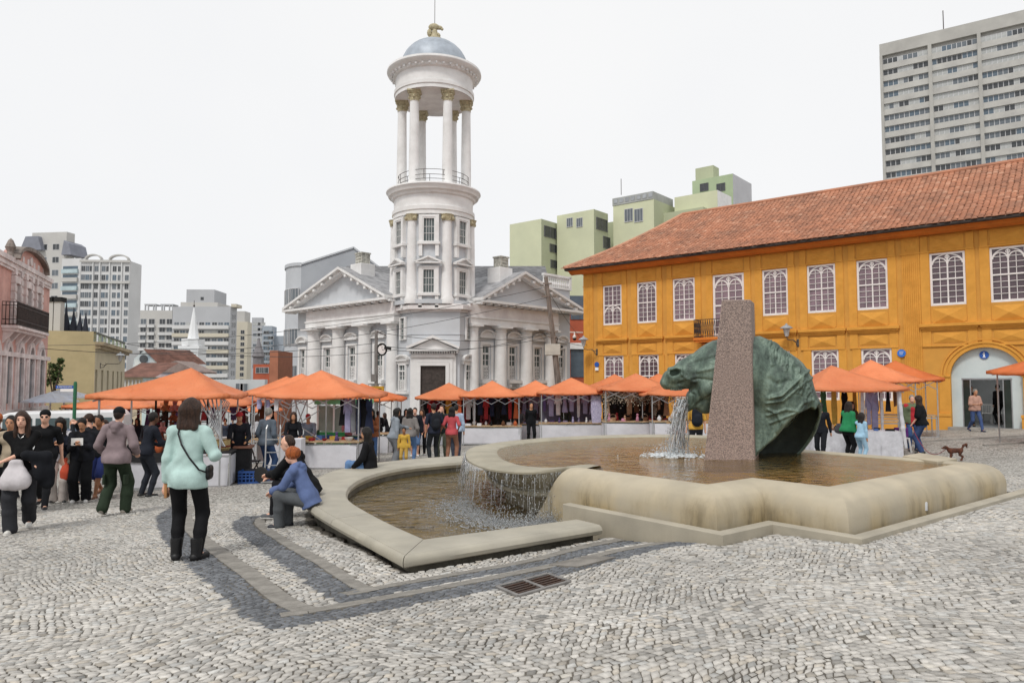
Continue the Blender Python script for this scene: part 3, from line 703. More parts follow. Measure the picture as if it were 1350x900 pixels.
# ============================================================ BRONZE HORSE
YH = 11.92
def H(px, py, dy=0.): p = at_y(px, py, YH); return (p[0], YH+dy, p[2])
def K_(r): return r*YH/FPX          # pixels -> metres at the horse
def bronze():
 m = bpy.data.materials.new('bronze_patina'); m.use_nodes = True; t = m.node_tree; L = t.links; b = t.nodes['Principled BSDF']; N = t.nodes.new
 co = N('ShaderNodeTexCoord'); mp = N('ShaderNodeMapping'); mp.inputs['Scale'].default_value = (1, 1, .45); L.new(co.outputs['Object'], mp.inputs[0])
 n1 = N('ShaderNodeTexNoise'); n1.inputs['Scale'].default_value = 5; n1.inputs['Detail'].default_value = 9; n1.inputs['Roughness'].default_value = .7; L.new(mp.outputs[0], n1.inputs['Vector'])
 r = N('ShaderNodeValToRGB'); e = r.color_ramp.elements; e[0].position = .36; e[0].color = (.04, .058, .048, 1); e[1].position = .68; e[1].color = (.21, .28, .225, 1)
 q = r.color_ramp.elements.new(.52); q.color = (.10, .145, .115, 1)
 L.new(n1.outputs['Fac'], r.inputs['Fac']); L.new(r.outputs[0], b.inputs['Base Color'])
 b.inputs['Roughness'].default_value = .52; b.inputs['Metallic'].default_value = .25; b.inputs['Specular IOR Level'].default_value = .5
 n2 = N('ShaderNodeTexNoise'); n2.inputs['Scale'].default_value = 22; n2.inputs['Detail'].default_value = 6; L.new(co.outputs['Object'], n2.inputs['Vector'])
 bp = N('ShaderNodeBump'); bp.inputs['Strength'].default_value = .6; bp.inputs['Distance'].default_value = .02; L.new(n2.outputs['Fac'], bp.inputs['Height']); L.new(bp.outputs[0], b.inputs['Normal'])
 return m
br_m = bronze()
horse = thing('horse_statue', 'green bronze horse head and neck spouting water, passing behind the granite obelisk', 'statue', (0, 0, 0))
FL = (0, 1, 0)
P = []
P += [('c', H(946,486), H(908,492), K_(37), K_(20), (FL, 1.35)), ('c', H(908,491), H(884,499), K_(19), K_(11), (FL, 1.0)),
  ('c', H(956,478), H(915,478), K_(32), K_(11), (FL, 1.3)),
  ('c', H(884,499), H(876,504), K_(10), K_(6), (FL, .8)), ('c', H(879,508), H(893,509), K_(5.5), K_(5), (FL, .7)),
  ('c', H(893,508), H(915,500), K_(7), K_(14), (FL, .8)),
  ('c', H(945,505), H(918,520), K_(34), K_(16), (FL, 1.3)), ('c', H(920,522), H(906,537), K_(15), K_(6), (FL, 1.1)), ('c', H(944,515), H(930,530), K_(27), K_(15), (FL, 1.3)),
  ('c', H(940,482,-.20), H(912,491,-.14), K_(9), K_(6)), ('c', H(925,503,-.19), H(906,497,-.14), K_(7), K_(6)),
  ('c', H(948,514,-.22), H(930,512,-.22), K_(12), K_(14)), ('c', H(881,487,-.10), H(894,484,-.12), K_(3), K_(3.5)), ('c', H(897,500,-.15), H(935,496,-.24), K_(3.5), K_(5)), ('c', H(915,478,-.10), H(948,466,-.20), K_(5), K_(8)), ('c', H(880,494,-.10), H(886,499,-.11), K_(4), K_(4)), ('c', H(895,489,-.13), H(889,497,-.12), K_(4), K_(4)),
  ('c', H(952,492), H(990,490), K_(44), K_(46), (FL, 1.25)), ('c', H(990,492), H(1018,512), K_(46), K_(50), (FL, 1.2)),
  ('c', H(1018,512), H(1034,545), K_(50), K_(47), (FL, 1.15)), ('c', H(1034,545), H(1046,590), K_(46), K_(52), (FL, 1.1)), ('c', H(1000,530), H(1004,590), K_(40), K_(46), (FL, 1.3))]
ridge = [H(1000,451,-.02), H(1018,460,-.04), H(1034,474,-.07), H(1048,492,-.08), H(1058,512,-.08), H(1066,534,-.08)]
for a, b in zip(ridge[:-1], ridge[1:]): P.append(('c', a, b, K_(8), K_(8)))
r5 = random.Random(4)
locks = []
NC = Vector((.50, -.64, -.58)).normalized(); PC = Vector(H(1026, 550, -.52));
subs = [('e', H(887,491,-.21), (K_(5.5), .13, K_(3.6))),
  ('c', H(891,521,.0), H(909,514,0), K_(5.5), K_(2.5), (FL, .25)), ('c', H(896,532), H(903,517), K_(8), K_(4), (FL, .3))]
horse_prims = P+locks
V, F = sdf_mesh(horse_prims, .0145, .045, cuts=[(tuple(PC), tuple(NC))], subs=subs, ksub=.02, shell=(.065, .33))
V = wrinkle(V, F, .003, .6, 3)
vn = np.zeros_like(V); t_ = V[F]; fn0 = np.cross(t_[:, 2]-t_[:, 0], t_[:, 3]-t_[:, 1])
for i in range(4): np.add.at(vn, F[:, i], fn0)
vn /= np.linalg.norm(vn, axis=1)[:, None]+1e-9
def P2(px, py): p = H(px, py); return (p[0], p[2])
folds = [([(1004,522),(1014,520),(1026,508),(1040,496),(1058,489)], 2.0, .04), ([(998,530),(1016,527),(1030,515),(1044,503),(1062,498)], 1.7, .034),
   ([(1000,538),(1010,543),(1016,555),(1011,566)], 1.6, .028), ([(1000,546),(1020,538),(1034,540),(1042,530),(1056,527)], 1.5, .028),
   ([(1003,556),(1020,548),(1038,540),(1056,533),(1068,530)], 1.4, .026), ([(1002,470),(1014,480),(1022,498),(1018,512)], 4, -.010),
   ([(1000,500),(1010,506),(1022,502)], 3, -.02), ([(893,505),(915,499),(938,503)], 1.6, -.02), ([(925,528),(935,518),(940,500)], 3, -.022), ([(884,478),(905,470),(930,458)], 2, .018), ([(900,512),(912,520),(912,532)], 1.6, -.025), ([(905,481),(925,474),(945,470)], 2.5, -.02), ([(915,490),(935,485),(950,487)], 2.2, .025), ([(896,494),(902,500),(912,503)], 1.5, .02), ([(930,520),(922,528),(914,535)], 2, -.02)]
folds += [([(1008,478),(1014,492),(1012,505)], 15, -.022), ([(1000,451),(1014,456),(1026,468),(1034,482)], 3.2, .045), ([(885,492),(891,490)], 2.8, -.06), ([(883,487),(889,485),(895,488),(895,494)], 1.6, .022), ([(1000,524),(1012,521),(1024,511),(1034,502)], 3, .03)]
hh = np.zeros(len(V))
def bump(pl, w_, h_):
 global hh
 q = [P2(*p) for p in pl]; d = polydist(V[:, 0], V[:, 2], q); hh += h_*np.exp(-(d/K_(w_))**2)
for pl, w_, h_ in folds: bump(pl, w_, h_)
rr4 = random.Random(12)
crest = [(1008,449),(1024,460),(1038,474),(1050,490),(1060,510),(1068,532)]
for i in range(44):
 t = i/43*4.99; k = int(t); f_ = t-k; x = crest[k][0]*(1-f_)+crest[k+1][0]*f_; y = crest[k][1]*(1-f_)+crest[k+1][1]*f_
 L_ = rr4.uniform(14, 30); a_ = rr4.uniform(2.0, 2.6)
 m_ = (x+L_*.5*math.cos(a_)+rr4.uniform(-2, 2), y+L_*.5*math.sin(a_)); e_ = (x+L_*math.cos(a_-.3), y+L_*math.sin(a_-.3))
 bump([(x, y), m_, e_], rr4.uniform(1.0, 1.7), rr4.uniform(.012, .024))
V = V+vn*(hh*sstep((np.abs(vn[:, 1])-.1)/.4))[:, None]
me = mesh_np('bronze_head', V, F, [br_m, M('bronze_inside', (.022, .03, .024), .8, .3, 4, .3)], True)
fc = V[F].mean(1)
fn_ = np.cross(V[F][:, 2]-V[F][:, 0], V[F][:, 3]-V[F][:, 1])
ax_ = np.array([H(990, 500), H(1012, 520), H(1028, 548), H(1040, 590)]); dd_ = np.stack([np.linalg.norm(fc-a, axis=1) for a in ax_], 1); na = ax_[dd_.argmin(1)]
ins = ((fn_*(na-fc)).sum(1) > 0) & (fc[:, 0] > H(1000, 500)[0]) & (((fc-np.array(PC))@np.array(NC)) < -.03)
me.polygons.foreach_set('material_index', ins.astype(np.int32))
ob_ = obj('bronze_head', me, horse)
mb = MB()
for k in range(5): mb.cbox(H(884+3*k, 513, -.05-.01*k), (.025, .05, .035))
mb.build('teeth', br_m, horse)
# ============================================================ WATER
r6 = random.Random(9)
def drop_cloud(n, fn, r0, r1):
 mb = MB()
 for _ in range(n):
  c = fn(); r = r6.uniform(r0, r1)*(.6+.8*r6.random()); st = r6.uniform(.8, 2.2)
  V = [(c[0]+r, c[1], c[2]), (c[0]-r*.5, c[1]+r*.8, c[2]), (c[0]-r*.5, c[1]-r*.8, c[2]), (c[0], c[1], c[2]+r*st), (c[0], c[1], c[2]-r*st)]
  mb.add(V, [(0,1,3),(1,2,3),(2,0,3),(1,0,4),(2,1,4),(0,2,4)])
 return mb
mb = MB(); m0 = H(900, 526)
def fallpt(v0x, v0z, t, y, x0=None): return ((m0[0] if x0 is None else x0)+v0x*t, y, m0[2]+v0z*t-4.9*t*t)
tend = math.sqrt((m0[2]-.30)/4.9)
for i in range(64):
 vx = r6.uniform(-.62, .12); y = YH+r6.uniform(-.2, .16); xs_ = m0[0]+r6.uniform(-.07, .07)
 t0 = 0 if r6.random() < .5 else r6.uniform(0, .5)*tend; t1 = tend if r6.random() < .55 else min(tend, t0+r6.uniform(.12, .4)*tend*1.6)
 n = 9; pts = []; rr = []
 ph = r6.uniform(0, 6)
 for k in range(n):
  t = t0+(t1-t0)*k/(n-1); p = fallpt(vx, -.1, t, y, xs_); j = .018*math.sin(k*1.9+ph)*(k/n+.3)
  pts.append((p[0]+j, p[1]+j*.7, p[2])); rr.append(max(.003, r6.uniform(.004, .016)*(1.15-.5*k/n)))
 mb.tube(pts, rr, 5)
def dfn():
 t = tend*math.sqrt(r6.random()); p = fallpt(r6.uniform(-.75, .2), -.1, t, YH+r6.gauss(0, .12)); return (p[0]+r6.gauss(0, .03), p[1], p[2]+r6.gauss(0, .04))
dm = drop_cloud(900, dfn, .004, .011); mb.add(dm.v, dm.f)
spout = mb.build('water_spout', stream_m, None, smooth=True); tag(spout, 'water pouring from the bronze horse mouth into the upper basin', 'water', kind='stuff')
fx, fy = m0[0]-.16, YH-.02
def foam_patch(cx, cy, z, R, n, hmax, seed):
 r = random.Random(seed); mb = MB()
 for _ in range(n):
  a = r.uniform(0, 6.283); d = R*abs(r.gauss(0, .45)); k = math.exp(-(d/R)**2*2)
  x, y = cx+d*math.cos(a), cy+d*.8*math.sin(a); s_ = r.uniform(.012, .04)*(.4+k)
  mb.ball((x, y, z+hmax*k*r.random()*.5), s_, 6, 4, (1.2, 1, .45))
 return mb
mb = foam_patch(fx, fy, .297, .62, 750, .09, 3)
dm = drop_cloud(700, lambda: (fx+r6.gauss(0, .22), fy+r6.gauss(0, .2), .3+abs(r6.gauss(0, .09))), .004, .009); mb.add(dm.v, dm.f)
o = mb.build('splash_foam', foam_m, None, smooth=True); tag(o, 'white splashing foam where the horse spout hits the upper basin', 'foam', kind='stuff')
mb = MB(); lip = scl(rim_s, 1.003); n = len(lip)
for i in range(210):
 t = r6.random()**1.0*(n*.58); k = int(t); f = t-k; x = lip[k][0]*(1-f)+lip[k+1][0]*f; y = lip[k][1]*(1-f)+lip[k+1][1]*f
 ux, uy = x-RCX, y-RCY; L = math.hypot(ux, uy); v = r6.uniform(.05, .35) if k > 20 else r6.uniform(0, .1)
 zb = -.37; te = math.sqrt((.27-zb)/4.9); t0 = r6.uniform(0, .7)*te*(r6.random() < .6); t1 = min(te, t0+r6.uniform(.15, .6)*te)
 pts = []
 for q in range(5):
  tt = t0+(t1-t0)*q/4; pts.append((x+ux/L*v*tt+r6.gauss(0, .003), y+uy/L*v*tt, .272-4.9*tt*tt))
 mb.tube(pts, [r6.uniform(.0025, .006) for _ in range(5)], 4)
def d2f():
 k = r6.uniform(8, n*.5); i = int(k); x, y = lip[i]; ux, uy = x-RCX, y-RCY; L = math.hypot(ux, uy); v = abs(r6.gauss(.25, .25)); tt = .36*math.sqrt(r6.random())
 return (x+ux/L*v*tt+r6.gauss(0, .03), y+uy/L*v*tt+r6.gauss(0, .03), .27-4.9*tt*tt)
dm = drop_cloud(1500, d2f, .003, .008); mb.add(dm.v, dm.f)
def d3f():
 k = r6.uniform(2, n*.42); i = int(k); x, y = lip[i]; ux, uy = x-RCX, y-RCY; L = math.hypot(ux, uy); a = abs(r6.gauss(.1, .28))
 return (x+ux/L*a+r6.gauss(0, .08), y+uy/L*a+r6.gauss(0, .08), -.365+abs(r6.gauss(0, .07)))
dm = drop_cloud(5200, d3f, .003, .009); mb.add(dm.v, dm.f)
for i in range(1500):
 p = d3f(); mb.ball((p[0], p[1], -.366), r6.uniform(.006, .022), 5, 3, (1.3, 1, .4))
o = mb.build('rim_waterfall', stream_m, None, smooth=True); tag(o, 'thin curtain of water and spray falling off the round rim into the lower pool', 'water', kind='stuff')
# ============================================================ BUILDINGS
class Fr:
 """a facade: origin on the ground, rz = heading of the facade, local x along it, local y into the building"""
 def __init__(s, x, y, z, rz): s.x, s.y, s.z, s.rz = x, y, z, rz; s.c, s.s = math.cos(rz), math.sin(rz)
 def U(s, px, v=0.):
  k = (px-675)/FPX/math.cos(TH); ox, oy = s.x-s.s*v, s.y+s.c*v
  return (k*oy-ox)/(s.c-k*s.s)
 def Z(s, px, py, v=0.):
  u = s.U(px, v); y = s.y+s.s*u+s.c*v; return at_y(px, py, y)[2]-s.z
 def W(s, u, v=0): return (s.x+s.c*u-s.s*v, s.y+s.s*u+s.c*v)
 def thing(s, name, label, cat, group=None): return thing(name, label, cat, (s.x, s.y, s.z), s.rz, group)
def glass(name, col, rough=.12, spec=.6, var=.25, scale=.8):
 return M(name, col, rough, var, scale, 0, spec=spec, fac2=.8)
g_dark = glass('glass_dark', (.05, .055, .06)); g_mid = glass('glass_mid', (.13, .15, .17)); g_lite = glass('glass_curtain', (.42, .43, .42), .3)
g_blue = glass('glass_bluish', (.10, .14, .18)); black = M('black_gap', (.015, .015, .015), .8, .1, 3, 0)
RZY = math.atan2(-.6359, .7718)
p0 = at_y(1290, 520, 30.0); f0 = Fr(p0[0], 30.0, 0, RZY); u_ = f0.U(770.5); cx, cy = f0.W(u_)
Y = Fr(cx, cy, g1(cx+6, cy-6)-.55, RZY)
yel = M('ochre_plaster', (.68, .335, .062), .85, .10, .7, .3, 30, col2=(.46, .22, .045), fac2=1.0)
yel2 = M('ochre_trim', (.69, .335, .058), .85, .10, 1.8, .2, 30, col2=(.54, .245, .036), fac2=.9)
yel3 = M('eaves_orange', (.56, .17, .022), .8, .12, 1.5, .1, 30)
wht = M('white_paint', (.78, .74, .72), .55, .06, 3, .1, 40)
gpur = glass('glass_mulberry_reflect', (.17, .115, .135), .16, .55, .4, 1.3)  # curtain and sky reflection put into the pane colour
obj_random(gpur, .6, 1.5)
UE = Y.U(1460);
yb = Y.thing('yellow_house', 'two storey ochre yellow colonial house with orange tile roof and white gothic windows', 'building')
z_ = {k: Y.Z(1231, v) for k, v in dict(top=311, pt=316.5, pb=332.5, wt=334.5, wb=403.3, lp0=405.2, lp1=424.5, led1=427, led0=433, fr0=451, ln=455.5).items()}
lwT = Y.Z(1138, 459.5); lwB = lwT-2.35
ups = [(795.5, 819.8), (840.6, 866), (887.9, 916.8), (940.8, 982), (1006.6, 1039.9), (1066, 1103.3), (1131.8, 1172.6), (1228.8, 1276), (1308.8, 1358), (1392, 1445)]
los = [(796.2, 821.7), (841.9, 868), (889.6, 917), (942, 980), (1008, 1041), (1069.5, 1105), (1135, 1175)]
UP = [(Y.U(a), Y.U(b)) for a, b in ups]; LO = [(Y.U(a), Y.U(b)) for a, b in los]
A0, A1 = Y.U(1251.5), Y.U(1346.5); AC = (A0+A1)/2; AR = (A1-A0)/2; zsp = Y.Z(1256, 495.5); zar = Y.Z(1298, 457.5)
DZ = Y.Z(1298, 563.5)          # threshold height of the arched doorway
WD = 11.5
holes = [(a, b, z_['wb'], z_['wt']) for a, b in UP]+[(a, b, lwB, lwT) for a, b in LO]
holes[3] = (UP[3][0], UP[3][1], z_['led0']+.05, z_['wt'])
def wall_with_holes(mb, x0, x1, z0, z1, holes, th=.28, y=0.):
 """front skin with rectangular openings and their reveals"""
 xs_ = sorted({x0, x1, *[h[0] for h in holes], *[h[1] for h in holes]}); zs_ = sorted({z0, z1, *[h[2] for h in holes], *[h[3] for h in holes]})
 for i in range(len(xs_)-1):
  for j in range(len(zs_)-1):
   xm, zm = (xs_[i]+xs_[i+1])/2, (zs_[j]+zs_[j+1])/2
   if any(h[0] < xm < h[1] and h[2] < zm < h[3] for h in holes): continue
   mb.add([(xs_[i], y, zs_[j]), (xs_[i+1], y, zs_[j]), (xs_[i+1], y, zs_[j+1]), (xs_[i], y, zs_[j+1])], [(0, 1, 2, 3)])
 for a, b, c, d in holes:
  mb.add([(a, y, c), (b, y, c), (b, y, d), (a, y, d), (a, y+th, c), (b, y+th, c), (b, y+th, d), (a, y+th, d)], [(0, 4, 5, 1), (1, 5, 6, 2), (2, 6, 7, 3), (3, 7, 4, 0)])
 return mb
ZT = z_['top']+.35
mb = wall_with_holes(MB(), 0, UE, -1.5, ZT, holes+[(A0, A1, -1.5, zsp)])
n = 20
arc = [(AC-AR*math.cos(math.pi*k/n), zsp+(zar-zsp)*math.sin(math.pi*k/n)) for k in range(n+1)]
mb.v, mb.f, mb.mi = [], [], []
holes2 = holes+[(A0, A1, -1.5, zar+.02)]
wall_with_holes(mb, 0, UE, -1.5, ZT, holes2[:-1]+[(A0, A1, -1.5, zar+.02)])
for (xa, za), (xb, zb) in zip(arc[:-1], arc[1:]):
 mb.add([(xa, 0, za), (xb, 0, zb), (xb, 0, zar+.02), (xa, 0, zar+.02)], [(0, 1, 2, 3)])
 mb.add([(xa, 0, za), (xb, 0, zb), (xb, .5, zb), (xa, .5, za)], [(3, 2, 1, 0)])
mb.add([(0, 0, -1.5), (0, WD, -1.5), (0, WD, ZT), (0, 0, ZT)], [(0, 3, 2, 1)]); mb.add([(0, WD, -1.5), (UE, WD, -1.5), (UE, WD, ZT), (0, WD, ZT)], [(0, 3, 2, 1)])
mb.add([(UE, 0, -1.5), (UE, WD, -1.5), (UE, WD, ZT), (UE, 0, ZT)], [(0, 1, 2, 3)])
mb.build('wall', yel, yb)
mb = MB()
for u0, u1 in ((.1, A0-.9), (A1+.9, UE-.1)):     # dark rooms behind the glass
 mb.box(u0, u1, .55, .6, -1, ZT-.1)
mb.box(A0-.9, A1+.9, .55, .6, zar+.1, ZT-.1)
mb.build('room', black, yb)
def gothic(swap=False, rows=4):
 Wd, Hh = 1.15, 2.2; f = MB(); b = MB()
 def fr(x0, x1, z0, z1, y0=-.03, y1=.06, m=f): m.box(x0, x1, y0, y1, z0, z1)
 fr(0, .075, 0, Hh); fr(Wd-.075, Wd, 0, Hh); fr(.075, Wd-.075, 0, .10, -.05); fr(.075, Wd-.075, Hh-.07, Hh)
 zm = Hh*.5; fr(.075, Wd-.075, zm-.03, zm+.03, -.01, .05)
 L0, L1 = .075, Wd-.075; w2 = (L1-L0)/2; cx_ = (L0+L1)/2
 def sash(z0, z1, arched):
  b.box(cx_-.025, cx_+.025, 0, .04, z0, z1)
  if not arched:
   for q in (1, 3): b.box(L0+w2*q/2-.011, L0+w2*q/2+.011, .01, .035, z0, z1)
   for k in range(1, rows): b.box(L0, L1, .01, .035, z0+(z1-z0)*k/rows-.011, z0+(z1-z0)*k/rows+.011)
   return
  zs = z1-.40; r_ = w2/2-.01
  for q in (1, 3): b.box(L0+w2*q/2-.011, L0+w2*q/2+.011, .01, .035, z0, zs+r_)
  for k in range(1, 4):
   zz = z0+(zs+.1-z0)*k/3; b.box(L0, L1, .01, .035, zz-.011, zz+.011)
  for c in (L0+w2/2, cx_+w2/2):
   pts = [(c+r_*math.cos(math.pi*k/10), .02, zs+r_*math.sin(math.pi*k/10)*1.08) for k in range(11)]
   for p, q in zip(pts[:-1], pts[1:]): b.beam(p, q, .045, .045)
  for c, s_ in ((L0, 1), (L1, -1)):      # wide arcs crossing to the head
   pts = [(c+s_*w2*1.25*math.sin(t*math.pi/2/8), .02, zs+.03+(z1-zs-.03)*(1-math.cos(t*math.pi/2/8))**.0*math.sin(t*math.pi/2/8)) for t in range(9)]
   pts = [(c+s_*(w2*(1-math.cos(t*math.pi/16))), .02, zs+.02+(z1-zs-.02)*math.sin(t*math.pi/16)) for t in range(9)]
   for p, q in zip(pts[:-1], pts[1:]): b.beam(p, q, .04, .04)
  pts = [(cx_+.065*math.cos(k*math.pi/6), .015, z1-.115+.065*math.sin(k*math.pi/6)) for k in range(13)]
  for p, q in zip(pts[:-1], pts[1:]): b.beam(p, q, .035, .035)
 if swap: sash(.10, zm-.03, True); sash(zm+.03, Hh-.07, False)
 else: sash(.10, zm-.03, False); sash(zm+.03, Hh-.07, True)
 g = MB(); g.add([(L0, .045, .1), (L1, .045, .1), (L1, .045, Hh-.07), (L0, .045, Hh-.07)], [(0, 1, 2, 3)])
 return f.mesh('window', wht), b.mesh('glazing_bar', wht), g.mesh('glass', gpur)
GW = gothic(); GWs = gothic(True)
def put_window(par, meshes, x, z, w, h, y=.0, bw=1.15, bh=2.2, rz=0, names=('window', 'glazing_bar', 'glass')):
 o = obj(names[0], meshes[0], par); o.location = (x, y, z); o.scale = (w/bw, 1, h/bh); o.rotation_euler[2] = rz
 for nm, m in zip(names[1:], meshes[1:]): obj(nm, m, o)
 return o
for k, (a, b) in enumerate(UP):
 if k == 3: continue
 put_window(yb, GWs if k == 0 else GW, a, z_['wb'], b-a, z_['wt']-z_['wb'], .05)
for k, (a, b) in enumerate(LO): put_window(yb, GW, a, lwB, b-a, lwT-lwB, .05)
a, b = UP[3]; put_window(yb, GW, a, z_['led0']+.05, b-a, z_['wt']-z_['led0']-.05, .05)
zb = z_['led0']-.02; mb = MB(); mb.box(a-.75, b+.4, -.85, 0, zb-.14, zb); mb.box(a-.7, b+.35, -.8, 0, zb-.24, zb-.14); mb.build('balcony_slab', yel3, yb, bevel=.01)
irn = M('wrought_iron', (.05, .035, .03), .6, .3, 6, .1)
rl = MB();
pth = [(a-.7, 0), (a-.7, -.8), (b+.35, -.8), (b+.35, 0)]
for (xa, ya), (xb, yb_) in zip(pth[:-1], pth[1:]):
 for zz in (zb+.06, zb+.92): rl.beam((xa, ya, zz), (xb, yb_, zz), .035, .035)
 nn = max(2, int(math.dist((xa, ya), (xb, yb_))/.12))
 for k in range(nn+1):
  x, y = xa+(xb-xa)*k/nn, ya+(yb_-ya)*k/nn; rl.beam((x, y, zb), (x, y, zb+.92), .018, .018)
  if k < nn: x2, y2 = xa+(xb-xa)*(k+1)/nn, ya+(yb_-ya)*(k+1)/nn; rl.beam((x, y, zb+.1), (x2, y2, zb+.9), .014, .014); rl.beam((x2, y2, zb+.1), (x, y, zb+.9), .014, .014)
rl.build('railing', irn, yb)
for s_ in (a-.3, b):
 mb = MB(); pts = [(s_, -.02, zb-.75), (s_, -.3, zb-.7), (s_, -.42, zb-.5), (s_, -.25, zb-.42), (s_, -.2, zb-.55)]; mb.tube(pts, .02, 5); mb.beam((s_, 0, zb-.25), (s_, -.7, zb-.28), .03, .03); mb.build('bracket', irn, yb)
def diamond(mb, x0, x1, z0, z1, h, inset=.06):
 xm, zm = (x0+x1)/2, (z0+z1)/2; mb.add([(x0+inset, -.012, z0+inset), (x1-inset, -.012, z0+inset), (x1-inset, -.012, z1-inset), (x0+inset, -.012, z1-inset), (xm, -h, zm)], [(0, 1, 4), (1, 2, 4), (2, 3, 4), (3, 0, 4)])
for k, (a, b) in enumerate(UP):
 sw = .36
 st = MB()      # side strips beside the window, full upper storey
 for q0, q1 in ((a-sw, a-.02), (b+.02, b+sw)): st.box(q0, q1, -.035, .0, z_['led1'], z_['pb']); st.box(q0+.03, q1-.03, -.05, 0, z_['pb'], z_['top'])
 st.build('plaster_strip', yel2, yb)
 mb = MB(); mb.box(a-sw, b+sw, -.06, 0, z_['pb']-.02, z_['pb']+.03); mb.build('moulding', yel2, yb)
 mb = MB(); mb.box(a+.03, b-.03, -.012, 0, z_['pb']+.05, z_['top']); diamond(mb, a+.03, b-.03, z_['pb']+.08, z_['top']-.05, .10); mb.build('diamond_panel', yel2, yb)
 if k != 3: mb = MB(); mb.box(a+.0, b-.0, -.012, 0, z_['lp0']-.1, z_['lp1']); diamond(mb, a, b, z_['lp0']-.12, z_['lp1'], .13); mb.build('diamond_panel', yel2, yb)
 if k != 3:
  mb = MB(); x0, x1 = a-sw-.08, b+sw+.08
  mb.box(x0, x1, -.20, 0, z_['led0']+.06, z_['led1']); mb.box(x0+.04, x1-.04, -.14, 0, z_['led0']-.02, z_['led0']+.06); mb.box(x0+.08, x1-.08, -.08, 0, z_['led0']-.10, z_['led0']-.02)
  mb.build('ledge', yel2, yb, bevel=.012)
 mb = MB()
 if k < 7 or k > 6: mb.box(a-sw, b+sw, -.06, 0, z_['ln']-.05, z_['ln']+.02)
 mb.build('moulding', yel2, yb)
 mb = MB(); mb.box(a-sw, a-.02, -.04, 0, z_['ln']+.02, z_['led0']-.10); mb.box(b+.02, b+sw, -.04, 0, z_['ln']+.02, z_['led0']-.10); diamond(mb, a, b, z_['ln']+.05, z_['led0']-.12, .09); mb.build('frieze_panel', yel2, yb)
 if k < 7:
  mb = MB(); a2, b2 = LO[k]
  for q0, q1 in ((a2-.36, a2-.02), (b2+.02, b2+.36)): mb.box(q0, q1, -.035, 0, -1.2, z_['ln']-.05)
  mb.build('plaster_strip', yel2, yb)
for (xa, xb) in ((Y.U(1192), Y.U(1216)),):
 mb = MB(); mb.box(xa, xb, -.03, 0, -1.4, ZT); n = 9
 for k in range(n): c = xa+(xb-xa)*(k+.5)/n; mb.box(c-.022, c+.022, -.055, -.03, -1.2, z_['pb']);
 mb.box(xa-.05, xb+.05, -.07, 0, z_['pb']-.02, z_['pb']+.03); diamond(mb, xa, xb, z_['pb']+.03, z_['top'], .12, .05); mb.build('fluted_pilaster', yel2, yb)
mb = MB(); mb.box(-.03, .62, -.04, 0, -1.5, ZT); mb.box(-.04, -.0, 0, .6, -1.5, ZT); mb.box(-.06, .64, -.06, 0, z_['pb']-.02, z_['pb']+.03)
for k in range(4): mb.box(.1+k*.12, .15+k*.12, -.055, -.04, -1, z_['pb']-.3)
mb.build('corner_pilaster', yel2, yb)
mb = MB(); n = 28
for r0, r1, yy in ((0.0, .16, -.05), (.16, .24, -.09), (.30, .36, -.045)):
 V = [];
 for k in range(n+1):
  t = math.pi*k/n
  for rr_ in (r0, r1): V.append((AC-(AR+rr_)*math.cos(t), yy, zsp+(zar-zsp+rr_)*math.sin(t)))
  for rr_ in (r0, r1): V.append((AC-(AR+rr_)*math.cos(t), 0, zsp+(zar-zsp+rr_)*math.sin(t)))
 F = []
 for k in range(n): a = 4*k; b = a+4; F += [(a, b, b+1, a+1), (a+1, b+1, b+3, a+3), (a+2, b+2, b, a)]
 mb.add(V, F)
mb.build('arch_moulding', yel2, yb)
for x0, x1 in ((A0-.42, A0), (A1, A1+.42)):
 mb = MB(); mb.box(x0, x1, -.05, 0, DZ+.55, zsp-.05); mb.box(x0-.05, x1+.0, -.09, 0, zsp-.05, zsp+.03); mb.box(x0-.08, x1, -.12, 0, -1.3, DZ+.42); mb.box(x0-.1, x1, -.15, 0, DZ+.42, DZ+.55); mb.build('arch_pier', yel2, yb, bevel=.01)
mb = MB(); mb.box(Y.U(1150), A0-.52, -.10, 0, -1.4, DZ+.42); mb.build('plinth', yel2, yb)
pal = M('pale_partition', (.57, .63, .63), .35, .06, 1, .03, col2=(.50, .58, .59))
mb = MB(); tz = zsp-.12
poly = [(x, z) for x, z in arc]; poly = [(A0, tz)]+poly+[(A1, tz)]
mb.extr(poly, .22, .26); mb.build('tympanum', pal, yb)
dl, dr = Y.U(1266), Y.U(1330.5)
for x0, x1 in ((A0, dl), (dr, A1)):
 mb = MB(); mb.box(x0, x1, .20, .24, DZ, tz); mb.build('side_panel', pal, yb)
for x_ in (dl, dr-.28): MB().box(x_, x_+.28, .22, .26, DZ, tz).build('glass_leaf', glass('glass_door', (.03, .04, .035), .08, .7), yb)
mb = MB(); mb.box(dl-.03, dr+.03, .18, .27, tz-.04, tz+.03); [mb.box(x-.02, x+.02, .19, .27, DZ, tz) for x in (dl, dl+.28, dr-.28, dr)]; mb.build('door_frame', M('alu', (.35, .36, .37), .4, .1, 3, 0, metal=.6), yb)
hall = M('hall_wall', (.42, .44, .45), .8, .1, 1, .05); hf = M('hall_floor', (.20, .21, .22), .35, .2, 1.5, .05)
mb = MB(); mb.box(A0-.8, A1+.8, 5.5, 5.6, DZ-.05, zar+.3); mb.box(A0-.85, A0-.8, .5, 5.5, DZ, zar+.3); mb.box(A1+.8, A1+.85, .5, 5.5, DZ, zar+.3); mb.build('hall', hall, yb)
mb = MB(); mb.box(A0-.8, A1+.8, -.02, 5.5, DZ-.2, DZ); mb.build('hall_floor', hf, yb)
MB().box(A0-.8, A1+.8, .6, 5.5, zsp+.3, zsp+.35).build('hall_ceiling', hall, yb)
